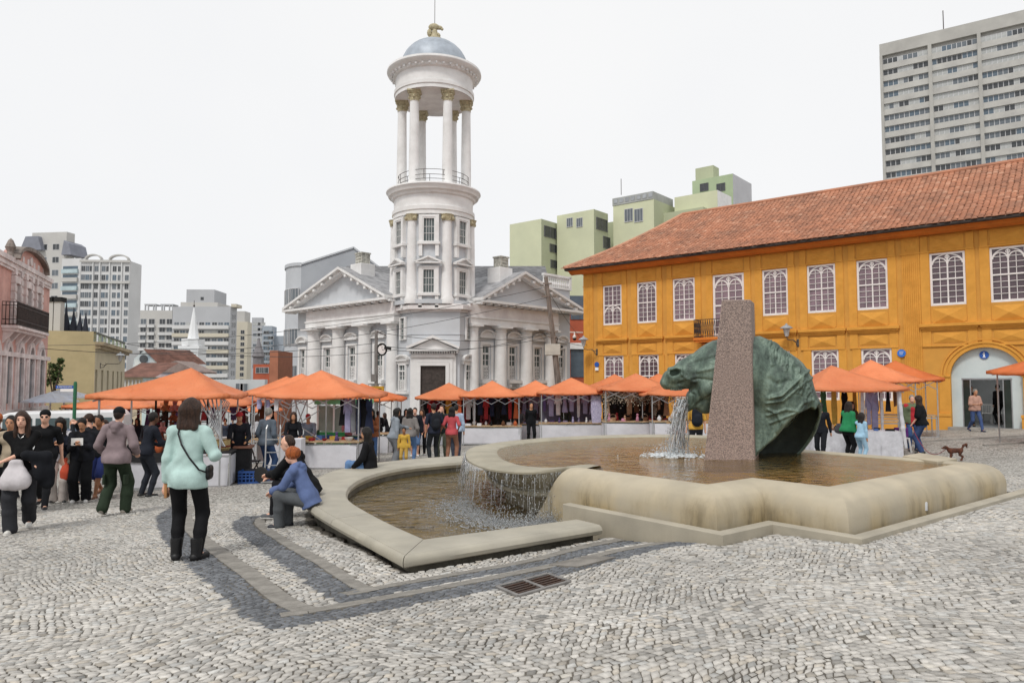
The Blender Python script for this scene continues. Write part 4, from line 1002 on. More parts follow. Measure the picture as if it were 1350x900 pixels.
fillm = bpy.data.materials.new('fill_panel'); fillm.use_nodes = True; fillm.node_tree.nodes['Principled BSDF'].inputs['Emission Color'].default_value = (1, .98, .94, 1); fillm.node_tree.nodes['Principled BSDF'].inputs['Emission Strength'].default_value = 5
for q_ in (1.6, 3.6): MB().box(AC-.8, AC+.8, q_, q_+.4, zsp+.24, zsp+.28).build('hall_fill_panel', fillm, yb)  # glowing panels added to brighten the hall behind the doorway
mb = MB(); mb.box(A0-.1, A1+.1, -.45, -.0, DZ-.5, DZ-.005); mb.box(A0-.3, A1+.3, -.85, -.45, DZ-.6, DZ-.14); mb.build('step', M('step_stone', (.30, .285, .26), .85, .2, 3, .2), yb, bevel=.01)
ze = Y.Z(1275, 293.0, -.75); zg = ze
def eave(mb, prof, x0, x1):
 n = len(prof); V = [(x0, p[0], p[1]) for p in prof]+[(x1, p[0], p[1]) for p in prof]
 mb.add(V, [(i, i+1, n+i+1, n+i) for i in range(n-1)])
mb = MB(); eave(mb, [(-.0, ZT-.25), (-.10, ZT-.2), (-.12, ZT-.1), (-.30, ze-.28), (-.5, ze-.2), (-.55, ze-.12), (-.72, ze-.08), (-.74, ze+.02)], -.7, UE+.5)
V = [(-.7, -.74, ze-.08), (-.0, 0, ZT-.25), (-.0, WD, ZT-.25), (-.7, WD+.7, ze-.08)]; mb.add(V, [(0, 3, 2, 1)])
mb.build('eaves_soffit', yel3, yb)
mb = MB(); mb.tube([(-.8, -.80, ze+.0), (UE+.5, -.80, ze+.0)], .075, 8); mb.tube([(-.8, -.80, ze+.0), (-.8, WD+.8, ze+.0)], .075, 8); mb.build('gutter', M('dark_gutter', (.045, .035, .03), .6, .3, 3, .1), yb)
RV = 6.0; zr1 = Y.Z(1345, 215.0, RV); uh = Y.U(902, RV); ULF = Y.U(1440, RV)
def rz_(v): t = (v+.85)/(RV+.85); return (ze+.05)+(zr1-ze-.05)*(t*.80+.20*t*t)
def hipu(v): t = (v+.85)/(RV+.85); return -.85+(uh+.85)*t
tile = bpy.data.materials.new('clay_tile'); tile.use_nodes = True; t = tile.node_tree; L = t.links; bs = t.nodes['Principled BSDF']
geo = t.nodes.new('ShaderNodeNewGeometry'); rp_ = t.nodes.new('ShaderNodeValToRGB'); e = rp_.color_ramp.elements
e[0].color = (.30, .135, .08, 1); e[1].color = (.58, .32, .21, 1); q = e.new(.12); q.color = (.41, .18, .105, 1); q = e.new(.85); q.color = (.50, .225, .13, 1)
L.new(geo.outputs['Random Per Island'], rp_.inputs['Fac'])
co = t.nodes.new('ShaderNodeTexCoord'); n1 = t.nodes.new('ShaderNodeTexNoise'); n1.inputs['Scale'].default_value = .8; n1.inputs['Detail'].default_value = 8; n1.inputs['Roughness'].default_value = .7; L.new(co.outputs['Object'], n1.inputs['Vector'])
mr = t.nodes.new('ShaderNodeMapRange'); mr.inputs[1].default_value = .42; mr.inputs[2].default_value = .68; L.new(n1.outputs['Fac'], mr.inputs[0])
mxx = t.nodes.new('ShaderNodeMixRGB'); mxx.inputs[2].default_value = (.11, .085, .07, 1); ml = t.nodes.new('ShaderNodeMath'); ml.operation = 'MULTIPLY'; ml.inputs[1].default_value = .45; L.new(mr.outputs[0], ml.inputs[0]); L.new(ml.outputs[0], mxx.inputs[0]); L.new(rp_.outputs[0], mxx.inputs[1]); L.new(mxx.outputs[0], bs.inputs['Base Color']); bs.inputs['Roughness'].default_value = .85
rr = random.Random(2); V = []; F = []
rows = 34; pw = .235
for j in range(rows):
 v0 = -.92+(RV+.92)*j/rows; v1 = -.92+(RV+.92)*(j+1)/rows+.07
 u = hipu(v0)+.0
 k0 = int(math.floor(hipu(v0)/pw)); k1 = int(ULF/pw)+3
 for k in range(k0, k1):
  uu = k*pw+rr.uniform(-.012, .012);
  if uu < hipu(v0)-.05: continue
  a = len(V); dz0 = rr.uniform(0, .02); sh = rr.uniform(-.015, .015)
  for (vv, zo) in ((v0+rr.uniform(-.03, .03), .05+dz0), (v1, .012)):
   for s_ in range(5):
    th = math.pi*s_/4; V.append((uu+.11*math.cos(math.pi-th)+(sh if vv > v0+.1 else 0), vv, rz_(vv)+zo+.055*math.sin(th)))
  F += [(a+q, a+q+1, a+6+q, a+5+q) for q in range(4)];
  F.append((a+4, a+3, a+2, a+1, a))
o = obj('roof_tile', mesh_np('roof_tile', V, F, tile), yb); o['kind'] = 'stuff'
mb = MB(); n = 10
for j in range(n):
 va = -.85+(RV+.85)*j/n; vb = -.85+(RV+.85)*(j+1)/n
 mb.add([(hipu(va), va, rz_(va)), (ULF+3, va, rz_(va)), (ULF+3, vb, rz_(vb)), (hipu(vb), vb, rz_(vb))], [(0, 1, 2, 3)])
 m_ = lambda v: 2*RV-v
 mb.add([(hipu(va), m_(va), rz_(va)), (ULF+3, m_(va), rz_(va)), (ULF+3, m_(vb), rz_(vb)), (hipu(vb), m_(vb), rz_(vb))], [(3, 2, 1, 0)])
 mb.add([(hipu(va), va, rz_(va)), (hipu(vb), vb, rz_(vb)), (hipu(vb), m_(vb), rz_(vb)), (hipu(va), m_(va), rz_(va))], [(0, 1, 2, 3)])
mb.build('roof', tile, yb)
mb = MB(); mb.tube([(uh, RV, zr1+.06), (ULF+3, RV, zr1+.06)], .13, 8); mb.tube([(hipu(v), v, rz_(v)+.07) for v in np.linspace(-.85, RV, 10)], .11, 8); mb.build('ridge_tiles', tile, yb)
blu = M('sign_blue', (.02, .10, .42), .45, .05, 3, 0); sw_ = M('sign_white', (.85, .86, .88), .45, .03, 3, 0)
def disc(mb, c, r, y0, y1, n=20): mb.extr([(c[0]+r*math.cos(2*math.pi*k/n), c[1]+r*math.sin(2*math.pi*k/n)) for k in range(n)][::-1], y0, y1)
def text_mesh(txt, size, mat, parent, loc, rz=0, name='lettering', ext=.004, align='CENTER'):
 cu = bpy.data.curves.new('txt', 'FONT'); cu.body = txt; cu.size = size; cu.extrude = ext; cu.align_x = align; cu.align_y = 'CENTER'
 to = bpy.data.objects.new('txt', cu); COL.objects.link(to); dg = bpy.context.evaluated_depsgraph_get(); me = bpy.data.meshes.new_from_object(to.evaluated_get(dg))
 bpy.data.objects.remove(to); me.materials.clear(); me.materials.append(mat); o = obj(name, me, parent); o.location = loc; o.rotation_euler = (math.pi/2, 0, rz); return o
def on_wall(fr, px, py, y=-.0): u = fr.U(px); return u, fr.Z(px, py)
u, z = on_wall(Y, 1296, 467.5); w3 = Y.W(u, .20)
t_ = thing('info_sign', 'round blue information sign on the pale panel above the arched doorway', 'sign', (w3[0], w3[1], Y.z+z), RZY)
mb = MB(); disc(mb, (0, 0), .17, -.03, .0); mb.build('plate', blu, t_)
mb = MB(); mb.ball((0, -.035, .085), .028, 8, 6, (1, .4, 1)); mb.box(-.028, .028, -.045, -.03, -.11, .045); mb.box(-.05, .028, -.045, -.03, .02, .045); mb.box(-.055, .055, -.045, -.03, -.115, -.09); mb.build('letter_i', sw_, t_)
u, z = on_wall(Y, 1188.5, 465.5); w3 = Y.W(u, -.06); t_ = thing('round_sign', 'small round bright blue sign on the yellow wall left of the fluted pilaster', 'sign', (w3[0], w3[1], Y.z+z), RZY)
mb = MB(); disc(mb, (0, 0), .17, -.03, .0); mb.build('plate', M('sign_sky', (.03, .17, .6), .45, .1, 20, 0), t_)
mb = MB();
for k in range(4): mb.box(-.09+.02*(k % 2), .09-.015*k, -.04, -.03, .06-.04*k, .072-.04*k)
mb.build('print', sw_, t_)
u, z = on_wall(Y, 787.5, 481); w3 = Y.W(u, -.06); t_ = thing('heritage_sign', 'blue disc over a small white plate at the left end of the yellow house', 'sign', (w3[0], w3[1], Y.z+z), RZY)
mb = MB(); disc(mb, (0, .03), .15, -.03, .0); mb.build('plate', blu, t_); mb = MB(); mb.box(-.11, .11, -.03, 0, -.32, -.14); mb.build('panel', sw_, t_)
def lantern(fr, px, py, label, L=.95, flip=1):
 u, z = on_wall(fr, px, py); w3 = fr.W(u); t = thing('wall_lantern', label, 'street lamp', (w3[0], w3[1], fr.z+z), fr.rz, 'lanterns on curly brackets')
 mb = MB(); mb.box(-.05, .05, -.03, 0, -.18, .18)
 mb.tube([(0, -.02, -.12), (0, -.22, -.10), (0, -.30, .05), (-.1*flip, -.45, .14), (-.2*flip, -L+.2, .12), (-.3*flip, -L, .16), (-.32*flip, -L-.02, .30)], .022, 6)
 mb.tube([(0, -.02, .12), (-.05*flip, -.25, .02), (-.12*flip, -.36, .12), (-.1*flip, -.3, .2)], .014, 5); mb.build('bracket', M('lamp_iron', (.09, .085, .08), .5, .2, 5, .1), t)
 c = (-.32*flip, -L-.02, .30)
 mb = MB(); mb.lathe([(.07, 0), (.17, .38)], c, 6); mb.build('lamp_glass', glass('lamp_glass', (.55, .56, .55), .2), t)
 mb = MB(); mb.lathe([(.30, .38), (.29, .41), (.16, .50), (.06, .55), (.05, .60), (.001, .63)], c, 12); [mb.beam((c[0]+.07*math.cos(a), c[1]+.07*math.sin(a), c[2]), (c[0]+.17*math.cos(a), c[1]+.17*math.sin(a), c[2]+.38), .014, .014) for a in [k*math.pi/3 for k in range(6)]]
 mb.build('lamp_hood', M('lamp_hood', (.33, .35, .37), .5, .1, 4, .05), t)
lantern(Y, 1052, 452, 'wall lantern on a curly bracket just right of the horse statue on the yellow house', .6)
lantern(Y, 787, 464, 'wall lantern on a curly bracket at the left corner of the yellow house', .9)
def plastic_chair(x, y, z, rz, label):
 t = thing('plastic_chair', label, 'chair', (x, y, z), rz, 'white plastic chairs in the hall'); m = M('white_plastic', (.75, .75, .74), .4, .04, 3, 0)
 MB().box(-.21, .21, -.21, .21, .42, .45).build('seat', m, t, bevel=.01)
 for sx in (-.18, .18):
  for sy in (-.18, .18): MB().beam((sx*1.15, sy*1.15, 0), (sx, sy, .42), .04, .04).build('leg', m, t)
 mb = MB(); mb.box(-.21, -.17, .18, .21, .45, .85); mb.box(.17, .21, .18, .21, .45, .85); mb.box(-.21, .21, .18, .21, .80, .87); [mb.box(x-.012, x+.012, .185, .205, .45, .8) for x in (-.1, -.035, .035, .1)]; mb.build('backrest', m, t)
for px, lb in ((1298, 'white plastic chair standing in the hall behind the walking woman, left one'), (1310, 'white plastic chair in the hall beside the dark standing figure')):
 u = Y.U(px, 4.0); w3 = Y.W(u, 4.0); plastic_chair(w3[0], w3[1], Y.z+DZ, RZY, lb)
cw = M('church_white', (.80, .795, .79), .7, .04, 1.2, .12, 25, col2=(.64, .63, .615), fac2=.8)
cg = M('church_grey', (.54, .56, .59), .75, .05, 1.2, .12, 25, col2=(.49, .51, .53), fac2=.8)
cpk = M('church_frieze', (.74, .715, .70), .75, .06, 1.2, .1, 25, col2=(.62, .58, .575))
slate = M('slate_roof', (.16, .16, .165), .8, .3, 2.5, .3, 12)
gold = M('gilded_stone', (.42, .37, .24), .6, .35, 14, .6, 30, col2=(.24, .205, .13))
TX, TY, TR = at_y(571.5, 300, 47.5)[0], 47.5, 2.5
def lat_window(Wd, Hh, kind):
 """church window: white frame, bars, lower lattice panel"""
 f = MB(); b = MB(); g = MB(); fw = .10
 f.box(0, fw, -.05, .08, 0, Hh); f.box(Wd-fw, Wd, -.05, .08, 0, Hh); f.box(fw, Wd-fw, -.05, .08, Hh-fw, Hh); f.box(fw, Wd-fw, -.05, .08, 0, .06)
 g.add([(fw, .07, .06), (Wd-fw, .07, .06), (Wd-fw, .07, Hh-fw), (fw, .07, Hh-fw)], [(0, 1, 2, 3)])
 if kind == 'tall':
  z1 = Hh*.40
  f.box(fw, Wd-fw, -.02, .07, Hh*.72, Hh*.77); f.box(fw, Wd-fw, -.0, .07, z1-.03, z1+.03)
  cx_ = Wd/2; b.box(cx_-.03, cx_+.03, 0, .05, z1, Hh*.72); b.box(cx_-.02, cx_+.02, .02, .05, Hh*.77, Hh-fw); b.box(fw, Wd-fw, .02, .05, Hh*.56-.02, Hh*.56+.02)
  for k in range(4):
   zz = .06+(z1-.06)*(k+.5)/4
   for c in (fw+(Wd-2*fw)*.25, fw+(Wd-2*fw)*.75):
    r_ = (z1-.06)/8*.8
    pts = [(c+r_*math.cos(q*math.pi/3), .02, zz+r_*math.sin(q*math.pi/3)) for q in range(7)]
    for p, q in zip(pts[:-1], pts[1:]): b.beam(p, q, .05, .05)
  b.box(cx_-.04, cx_+.04, 0, .05, .06, z1)
  for c in (fw+(Wd-2*fw)*.25, fw+(Wd-2*fw)*.75): b.box(c-.015, c+.015, .03, .05, .06, z1)
 else:
  nv = 4 if kind == 'grid' else 2
  for k in range(1, nv): x = fw+(Wd-2*fw)*k/nv; b.box(x-.012, x+.012, .04, .065, .06, Hh-fw)
  for zz in (.35, .62) if kind == 'grid' else (.3, .5, .7): b.box(fw, Wd-fw, .035, .065, Hh*zz-.015, Hh*zz+.015)
 return f.mesh('window', cw), b.mesh('glazing_bar', cw), g.mesh('glass', g_tw)
g_tw = glass('glass_church', (.10, .125, .125), .25, .5, .35, 1.0)
LW = lat_window(1., 2.4, 'tall'); SWm = lat_window(1., 2.0, 'grid'); NWm = lat_window(.6, 2.0, 'narrow')
church = thing('church', 'white neoclassical corner church with round domed bell tower and two pedimented wings', 'church', (TX, TY, g1(TX, 45)-.3)); CZ = church.location.z
def wz(py, y): return at_y(675, py, y)[2]-CZ
def inch(fr):
 """an unnamed local frame is applied by transforming vertices into church space"""
 def T(mb):
  c, s_ = math.cos(fr.rz), math.sin(fr.rz)
  mb.v = [(fr.x-TX+c*x-s_*y, fr.y-TY+s_*x+c*y, z+fr.z-CZ) for x, y, z in mb.v]; return mb
 return T
def seg_arch(mb, x0, x1, z0, h, d, arch):
 """small curved or triangular hood over a window"""
 n = 10 if arch else 2; w2 = (x1-x0)/2; xm = (x0+x1)/2
 top = [(xm-w2*math.cos(math.pi*k/n), z0+h*(math.sin(math.pi*k/n) if arch else (1-abs(1-2*k/n)))) for k in range(n+1)]
 mb.box(x0, x1, -d, 0, z0-.08, z0)
 for (xa, za), (xb, zb) in zip(top[:-1], top[1:]): mb.beam((xa, -d/2, za), (xb, -d/2, zb), d, .10)
 mb.extr([(x0+.05, z0)]+[(x, z-.02) for x, z in top[1:-1]]+[(x1-.05, z0)], -.05, .0)
def wing(fr, L, pc, pw, pend, apex, side, lv):
 T = inch(fr); Zf = lambda px, py: fr.Z(px, py)
 z = lv; dep = 9.0; co_ = .55
 cols = [(fr.U(a, -co_), fr.U(b, -co_)) for a, b in pc]; wins = [(fr.U(a), fr.U(b)) for a, b in pw]
 ed = (fr.U(pend[0]), fr.U(pend[1]))
 hs = [(a-.08, b+.08, z['wb'], z['wt']) for a, b in wins]
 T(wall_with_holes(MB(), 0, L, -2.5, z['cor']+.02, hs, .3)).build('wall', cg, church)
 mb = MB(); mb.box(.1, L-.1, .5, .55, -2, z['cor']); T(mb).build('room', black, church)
 mb = MB(); mb.add([(0, 0, -2.5), (0, dep, -2.5), (0, dep, z['cor']), (0, 0, z['cor'])], [(0, 3, 2, 1)]); mb.add([(L, 0, -2.5), (L, dep, -2.5), (L, dep, z['cor']), (L, 0, z['cor'])], [(0, 1, 2, 3)]); T(mb).build('wall', cg, church)
 x0, x1 = (cols[0][0]-.15, cols[-1][1]+.15)
 for a, b in cols:
  c = (a+b)/2; r = (b-a)/2*.92; zc_ = z['cap']
  mb = MB(); mb.lathe([(r*1.35, -2.0), (r*1.35, -1.75), (r*1.15, -1.7), (r*1.02, -1.6), (r, -1.0), (r*.96, zc_*.5), (r*.88, zc_-.42), (r*.95, zc_-.40), (r*.95, zc_-.34), (r*.9, zc_-.32), (r*.95, zc_-.22), (r*1.25, zc_-.14)], (c, -co_*.55, 0), 20)
  T(mb); o = mb.build('column', cw, church, smooth='auto')
  mb = MB(); mb.box(c-r*1.35, c+r*1.35, -co_*.55-r*1.35, 0, zc_-.14, zc_); T(mb).build('capital', cw, church)
 mb = MB()   # entablature
 mb.box(x0, x1, -co_-.08, .0, z['cap'], z['ar']); mb.box(x0-.04, x1+.04, -co_-.14, 0, z['ar'], z['ar']+.1); T(mb).build('architrave', cw, church)
 mb = MB(); mb.box(x0, x1, -co_-.05, 0, z['ar']+.1, z['cor']-.22); T(mb).build('frieze', cpk, church)
 n = 12;
 for k in range(n+1):
  mb = MB(); x = x0+(x1-x0)*k/n; mb.box(x-.10, x+.10, -co_-.50, -co_-.05, z['cor']-.22, z['cor']-.10); T(mb).build('dentil', cw, church)
 e0, e1 = -.35, L+.35
 mb = MB(); mb.box(e0, e1, -co_-.62, 0.0, z['cor']-.10, z['cor']+.06); T(mb).build('cornice', cw, church)
 xm, za = apex; za -= 0
 for xa, xb in ((e0, xm), (e1, xm)):
  mb = MB(); d = -co_-.62
  def rk(h0, h1, y0, y1):
   V = [(xa, y0, z['cor']+.06+h0), (xb, y0, za+h0), (xb, y0, za+h1), (xa, y0, z['cor']+.06+h1)]; V += [(x, y1, q) for x, _, q in V]
   mb.add(V, [(0,1,2,3),(7,6,5,4),(0,4,5,1),(1,5,6,2),(2,6,7,3),(3,7,4,0)])
  rk(-.02, .16, d, 0); rk(-.24, -.02, d+.25, 0); T(mb).build('raking_cornice', cw, church)
  for k in range(1, 7):
   mb = MB(); t = k/7; x = xa+(xb-xa)*t; q = z['cor']+.06+(za-z['cor']-.06)*t; mb.box(x-.12, x+.12, d+.06, d+.32, q-.28, q-.10); T(mb).build('dentil', cw, church)
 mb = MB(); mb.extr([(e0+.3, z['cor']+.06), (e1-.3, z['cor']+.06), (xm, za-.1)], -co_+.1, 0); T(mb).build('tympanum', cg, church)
 mb = MB(); V = [(e0, -co_-.6, z['cor']+.24), (xm, -co_-.6, za+.17), (e1, -co_-.6, z['cor']+.24), (e0, dep, z['cor']+.24), (xm, dep, za+.17), (e1, dep, z['cor']+.24)]
 mb.add(V, [(0,1,4,3),(1,2,5,4),(3,4,5)]); T(mb).build('roof', M('wing_roof', (.30, .30, .31), .8, .25, 2, .3, 10), church)
 bx_ = xm-1.55 if side > 0 else xm+.1; mb = MB(); mb.box(bx_, bx_+1.25, -.2, 1.0, za-.8, za+.4)
 T(mb).build('gable_block', cw, church, bevel=.03)
 mb = MB(); xo = bx_-xm+.3; b0 = za+.4
 mb.box(xm+xo, xm+xo+.75, 0, .7, b0, b0+.75); mb.box(xm+xo-.05, xm+xo+.8, -.05, .75, b0+.7, b0+.8);
 for k in range(3): mb.box(xm+xo+.08, xm+xo+.67, -.04, 0, b0+.12+.22*k, b0+.2+.22*k)
 T(mb).build('chimney', M('carved_stone', (.45, .44, .39), .8, .3, 6, .4, 20), church)
 for a, b in wins:
  w_ = put_window(church, LW, 0, 0, b-a+.16, z['wt']-z['wb'], 0, 1., 2.4)
  w_.location = (fr.x-TX+math.cos(fr.rz)*(a-.08)-math.sin(fr.rz)*.12, fr.y-TY+math.sin(fr.rz)*(a-.08)+math.cos(fr.rz)*.12, fr.z-CZ+z['wb']); w_.rotation_euler[2] = fr.rz
  mb = MB(); mb.box(a-.28, a-.08, -.06, 0, z['wb'], z['wt']+.18); mb.box(b+.08, b+.28, -.06, 0, z['wb'], z['wt']+.18); mb.box(a-.08, b+.08, -.06, 0, z['wt'], z['wt']+.18); T(mb).build('window_surround', cw, church)
  mb = MB(); seg_arch(mb, a-.40, b+.40, z['wt']+.52, .42, .22, True); T(mb).build('window_hood', cw, church)
  mb = MB(); mb.box(a-.40, b+.40, -.36, 0, z['wb']-.24, z['wb']-.02)
  for q in (a-.18, b+.18): mb.box(q-.12, q+.12, -.24, 0, z['wb']-.55, z['wb']-.24); mb.ball((q, -.22, z['wb']-.42), .13, 8, 6)
  mb.box(a-.4, b+.4, -.05, 0, z['wb']-1.6, z['wb']-.55); T(mb).build('sill', cw, church)
  mb = MB(); mb.box(a-.02, b+.02, -.06, 0, z['wb']-1.5, z['wb']-.62); T(mb).build('basement_window', g_dark, church)
 return fr
pR = at_y(625.5, 500, 46.9); RW = Fr(pR[0], pR[1], CZ, math.atan2(.7317, .6816))
lvR = {k: RW.Z(628, v) for k, v in dict(wt=453.5, wb=500.3, cap=428.5, ar=420.5, cor=398.3).items()}
wing(RW, RW.U(751.5), [(621.8,633.4),(656.8,670),(691,703.4),(723.5,734)], [(637,646),(672,680.5),(705,713),(737,743.5)], (735,750), (RW.U(692.5, -1.1), RW.Z(692.5, 360.5, -1.1)), 1, lvR)
pL = at_y(520.5, 500, 46.9); dL = (.733, -.68); Ltmp = Fr(pL[0], pL[1], CZ, math.atan2(-.68, .733)); u0 = Ltmp.U(392.5); q_ = Ltmp.W(u0); LWf = Fr(q_[0], q_[1], CZ, Ltmp.rz)
lvL = {k: LWf.Z(514, v) for k, v in dict(wt=453.5, wb=500.5, cap=425.3, ar=416.5, cor=395.8).items()}
wing(LWf, -u0, [(405,417),(436.8,448.4),(471,483.4),(507.5,518.5)], [(396.5,402),(428,435.5),(460,468),(495,504)], (392,404), (LWf.U(445, -1.1), LWf.Z(445, 354.5, -1.1)), -1, lvL)
mb = MB(); uE = RW.U(751.5); zb = RW.Z(745, 378)
mb.box(uE-3.0, uE, .0, 6, lvR['cor']-.2, zb-.25); T = inch(RW); T(mb).build('end_block', cg, church)
mb = MB(); mb.box(uE-3.1, uE+.1, -.1, 6.1, zb-.25, zb-.12); mb.box(uE-3.1, uE+.1, -.1, .15, zb+.62, zb+.78); [mb.lathe([(.05, 0), (.11, .2), (.06, .45), (.09, .74)], (uE-3+.24*k, .03, zb-.12), 6) for k in range(13)]; mb.box(uE-.15, uE+.1, -.1, .15, zb-.12, zb+.8); T(mb).build('balustrade', cw, church)
yF = 45.2
def cpt(px, y): return (at_y(px, 480, y)[0]-TX, y-TY)
bl_ = [cpt(521, 46.95), cpt(543, yF), cpt(606, yF), cpt(625.5, 46.9), cpt(625.5, 52), cpt(521, 52)]
ztb = wz(411, yF)
mb = MB(); mb.prism(bl_, -1.5, ztb); mb.build('tower_base', cg, church)
bo = offset(bl_, .0, True)
def grow(P, d):
 return offset(P, d, True)
mb = MB(); mb.prism(grow(bl_, .12), ztb, ztb+.15); mb.prism(grow(bl_, .38), ztb+.15, ztb+.38); mb.prism(grow(bl_, .2), ztb+.38, ztb+.5); mb.build('base_cornice', cpk, church)
mb = MB(); mb.prism(grow(bl_, .05), wz(468, yF), wz(466.5, yF)); mb.prism(grow(bl_, .05), wz(440, yF)-.04, wz(440, yF)); mb.build('string_course', cg, church)
def fx(px): return at_y(px, 480, yF-.0)[0]-TX
yo = yF-TY; dz1 = wz(482, yF)
mb = MB(); mb.box(fx(555), fx(588), yo-.10, yo-.03, -1, dz1);
for c in (fx(555), fx(571.5)):
 for k in range(5): mb.box(c+.12, c+.68, yo-.13, yo-.10, .3+.85*k, .3+.85*k+.65)
mb.build('door', M('dark_wood_door', (.055, .042, .036), .6, .3, 5, .2, 20), church)
mb = MB()
for r0, yy in ((.0, .30), (.22, .24), (.42, .18)):
 mb.box(fx(555)-r0-.22, fx(555)-r0, yo-yy, yo, -1, dz1+r0+.2); mb.box(fx(588)+r0, fx(588)+r0+.22, yo-yy, yo, -1, dz1+r0+.2); mb.box(fx(555)-r0-.0, fx(588)+r0, yo-yy, yo, dz1+r0, dz1+r0+.2)
mb.build('door_surround', cw, church)
zp = wz(460.5, yF)
mb = MB(); mb.box(fx(543), fx(600), yo-.34, yo, zp-.50, zp-.28); mb.build('door_frieze', cpk, church)
text_mesh('EGREJA PRESBYTERIANA', .235, cw, church, (fx(571.5), yo-.345, zp-.385))
mb = MB(); mb.box(fx(538), fx(605), yo-.62, yo, zp-.12, zp);
for k in range(20): mb.box(fx(541)+k*.153, fx(541)+k*.153+.08, yo-.5, yo, zp-.26, zp-.12)
xm = fx(571.5); za = wz(443.5, yF)
for xa in (fx(537), fx(606)):
 V = [(xa, yo-.62, zp), (xm, yo-.62, za-.12), (xm, yo-.62, za+.06), (xa, yo-.62, zp+.16)]; V += [(x, yo, q) for x, _, q in V]; mb.add(V, [(0,1,2,3),(7,6,5,4),(0,4,5,1),(1,5,6,2),(2,6,7,3),(3,7,4,0)])
mb.extr([(fx(541), zp), (fx(602), zp), (xm, za-.15)], yo-.3, yo); mb.build('door_pediment', cw, church)
def side_window(pa, pb, t, w, z0, z1, meshes, bw, bh, hood):
 x = pa[0]+(pb[0]-pa[0])*t; y = pa[1]+(pb[1]-pa[1])*t; rz = math.atan2(pb[1]-pa[1], pb[0]-pa[0]); c, s_ = math.cos(rz), math.sin(rz)
 o = put_window(church, meshes, 0, 0, w, z1-z0, 0, bw, bh); o.location = (x-c*w/2+s_*.10, y-s_*w/2-c*.10, z0); o.rotation_euler[2] = rz
 if hood:
  def TT(mb): mb.v = [(x+c*a-s_*b, y+s_*a+c*b, q) for a, b, q in mb.v]; return mb
  mb = MB(); seg_arch(mb, -w/2-.3, w/2+.3, z1+.28, .3, .25, True); mb.box(-w/2-.25, w/2+.25, -.14, 0, z1, z1+.2); TT(mb).build('window_hood', cw, church)
  mb = MB(); mb.box(-w/2-.25, w/2+.25, -.25, 0, z0-.2, z0-.02); TT(mb).build('sill', cw, church)
for pa, pb in ((bl_[0], bl_[1]), (bl_[2], bl_[3])):
 side_window(pa, pb, .52, .95, wz(515, 46), wz(480, 46), LW, 1., 2.4, True)
 side_window(pa, pb, .52, .80, wz(448, 46), wz(418, 46), NWm, .6, 2.0, False)
zs0 = ztb+.5; zs1 = wz(283, 45.2)
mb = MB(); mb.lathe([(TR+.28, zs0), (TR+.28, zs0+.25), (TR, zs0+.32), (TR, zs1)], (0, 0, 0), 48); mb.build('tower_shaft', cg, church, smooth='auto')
def pol(a, r): return (r*math.sin(a), -r*math.cos(a))
for a in (-78, -26, 26, 78, 130, -130):
 a = R_(a); c = pol(a, TR+.02)
 mb = MB(); mb.lathe([(.46, zs0), (.46, zs0+.35), (.36, zs0+.5), (.33, zs0+2), (.29, zs1-.45), (.33, zs1-.42)], (*c, 0), 16); mb.build('column', cw, church, smooth='auto')
 mb = MB();
 for s_ in (-1, 1): t = pol(a+s_*.115, TR+.22); mb.ball((t[0], t[1], zs1-.25), .15, 8, 6)
 mb.lathe([(.33, zs1-.42), (.40, zs1-.1), (.45, zs1)], (*c, 0), 8); mb.build('capital', gold, church)
zrow = [(wz(386.5, 45), wz(354, 45)), (wz(319, 45), wz(286.5, 45))]
for a in (-52, 0, 52):
 for k, (z0, z1) in enumerate(zrow):
  ar = R_(a); w_ = .82; c = pol(ar, TR+.10); rz = ar
  o = put_window(church, SWm, 0, 0, w_, z1-z0, 0, 1., 2.0); o.location = (c[0]-math.cos(rz)*w_/2, c[1]-math.sin(rz)*w_/2, z0); o.rotation_euler[2] = rz
  def TT(mb): mb.v = [(c[0]+math.cos(rz)*p-math.sin(rz)*q, c[1]+math.sin(rz)*p+math.cos(rz)*q, h) for p, q, h in mb.v]; return mb
  mb = MB(); mb.box(-w_/2-.22, -w_/2, -.08, .3, z0-.9, z1+.15); mb.box(w_/2, w_/2+.22, -.08, .3, z0-.9, z1+.15); mb.box(-w_/2-.3, w_/2+.3, -.14, .3, z0-.16, z0); mb.box(-w_/2, w_/2, -.08, .3, z1, z1+.15)
  TT(mb).build('window_surround', cw, church)
  if k == 0: mb = MB(); seg_arch(mb, -w_/2-.45, w_/2+.45, z1+.38, .36, .3, False); TT(mb).build('window_hood', cw, church)
zc = wz(257.5, 47.5)
mb = MB(); prof = [(TR+.1, zs1), (TR+.18, zs1+.02), (TR+.18, zs1+.28), (TR+.24, zs1+.30), (TR+.24, zs1+.55), (TR+.12, zs1+.6), (TR+.12, zc-.55), (TR+.25, zc-.48), (TR+.3, zc-.35), (TR+.48, zc-.28), (3.05, zc-.1), (3.14, zc), (3.12, zc+.09), (3.0, zc+.13), (0.001, zc+.14)]
mb.lathe(prof, (0, 0, 0), 56); mb.build('gallery_cornice', cw, church, smooth='auto')
zf = zc+.14; zcap1 = wz(120, 45.6)
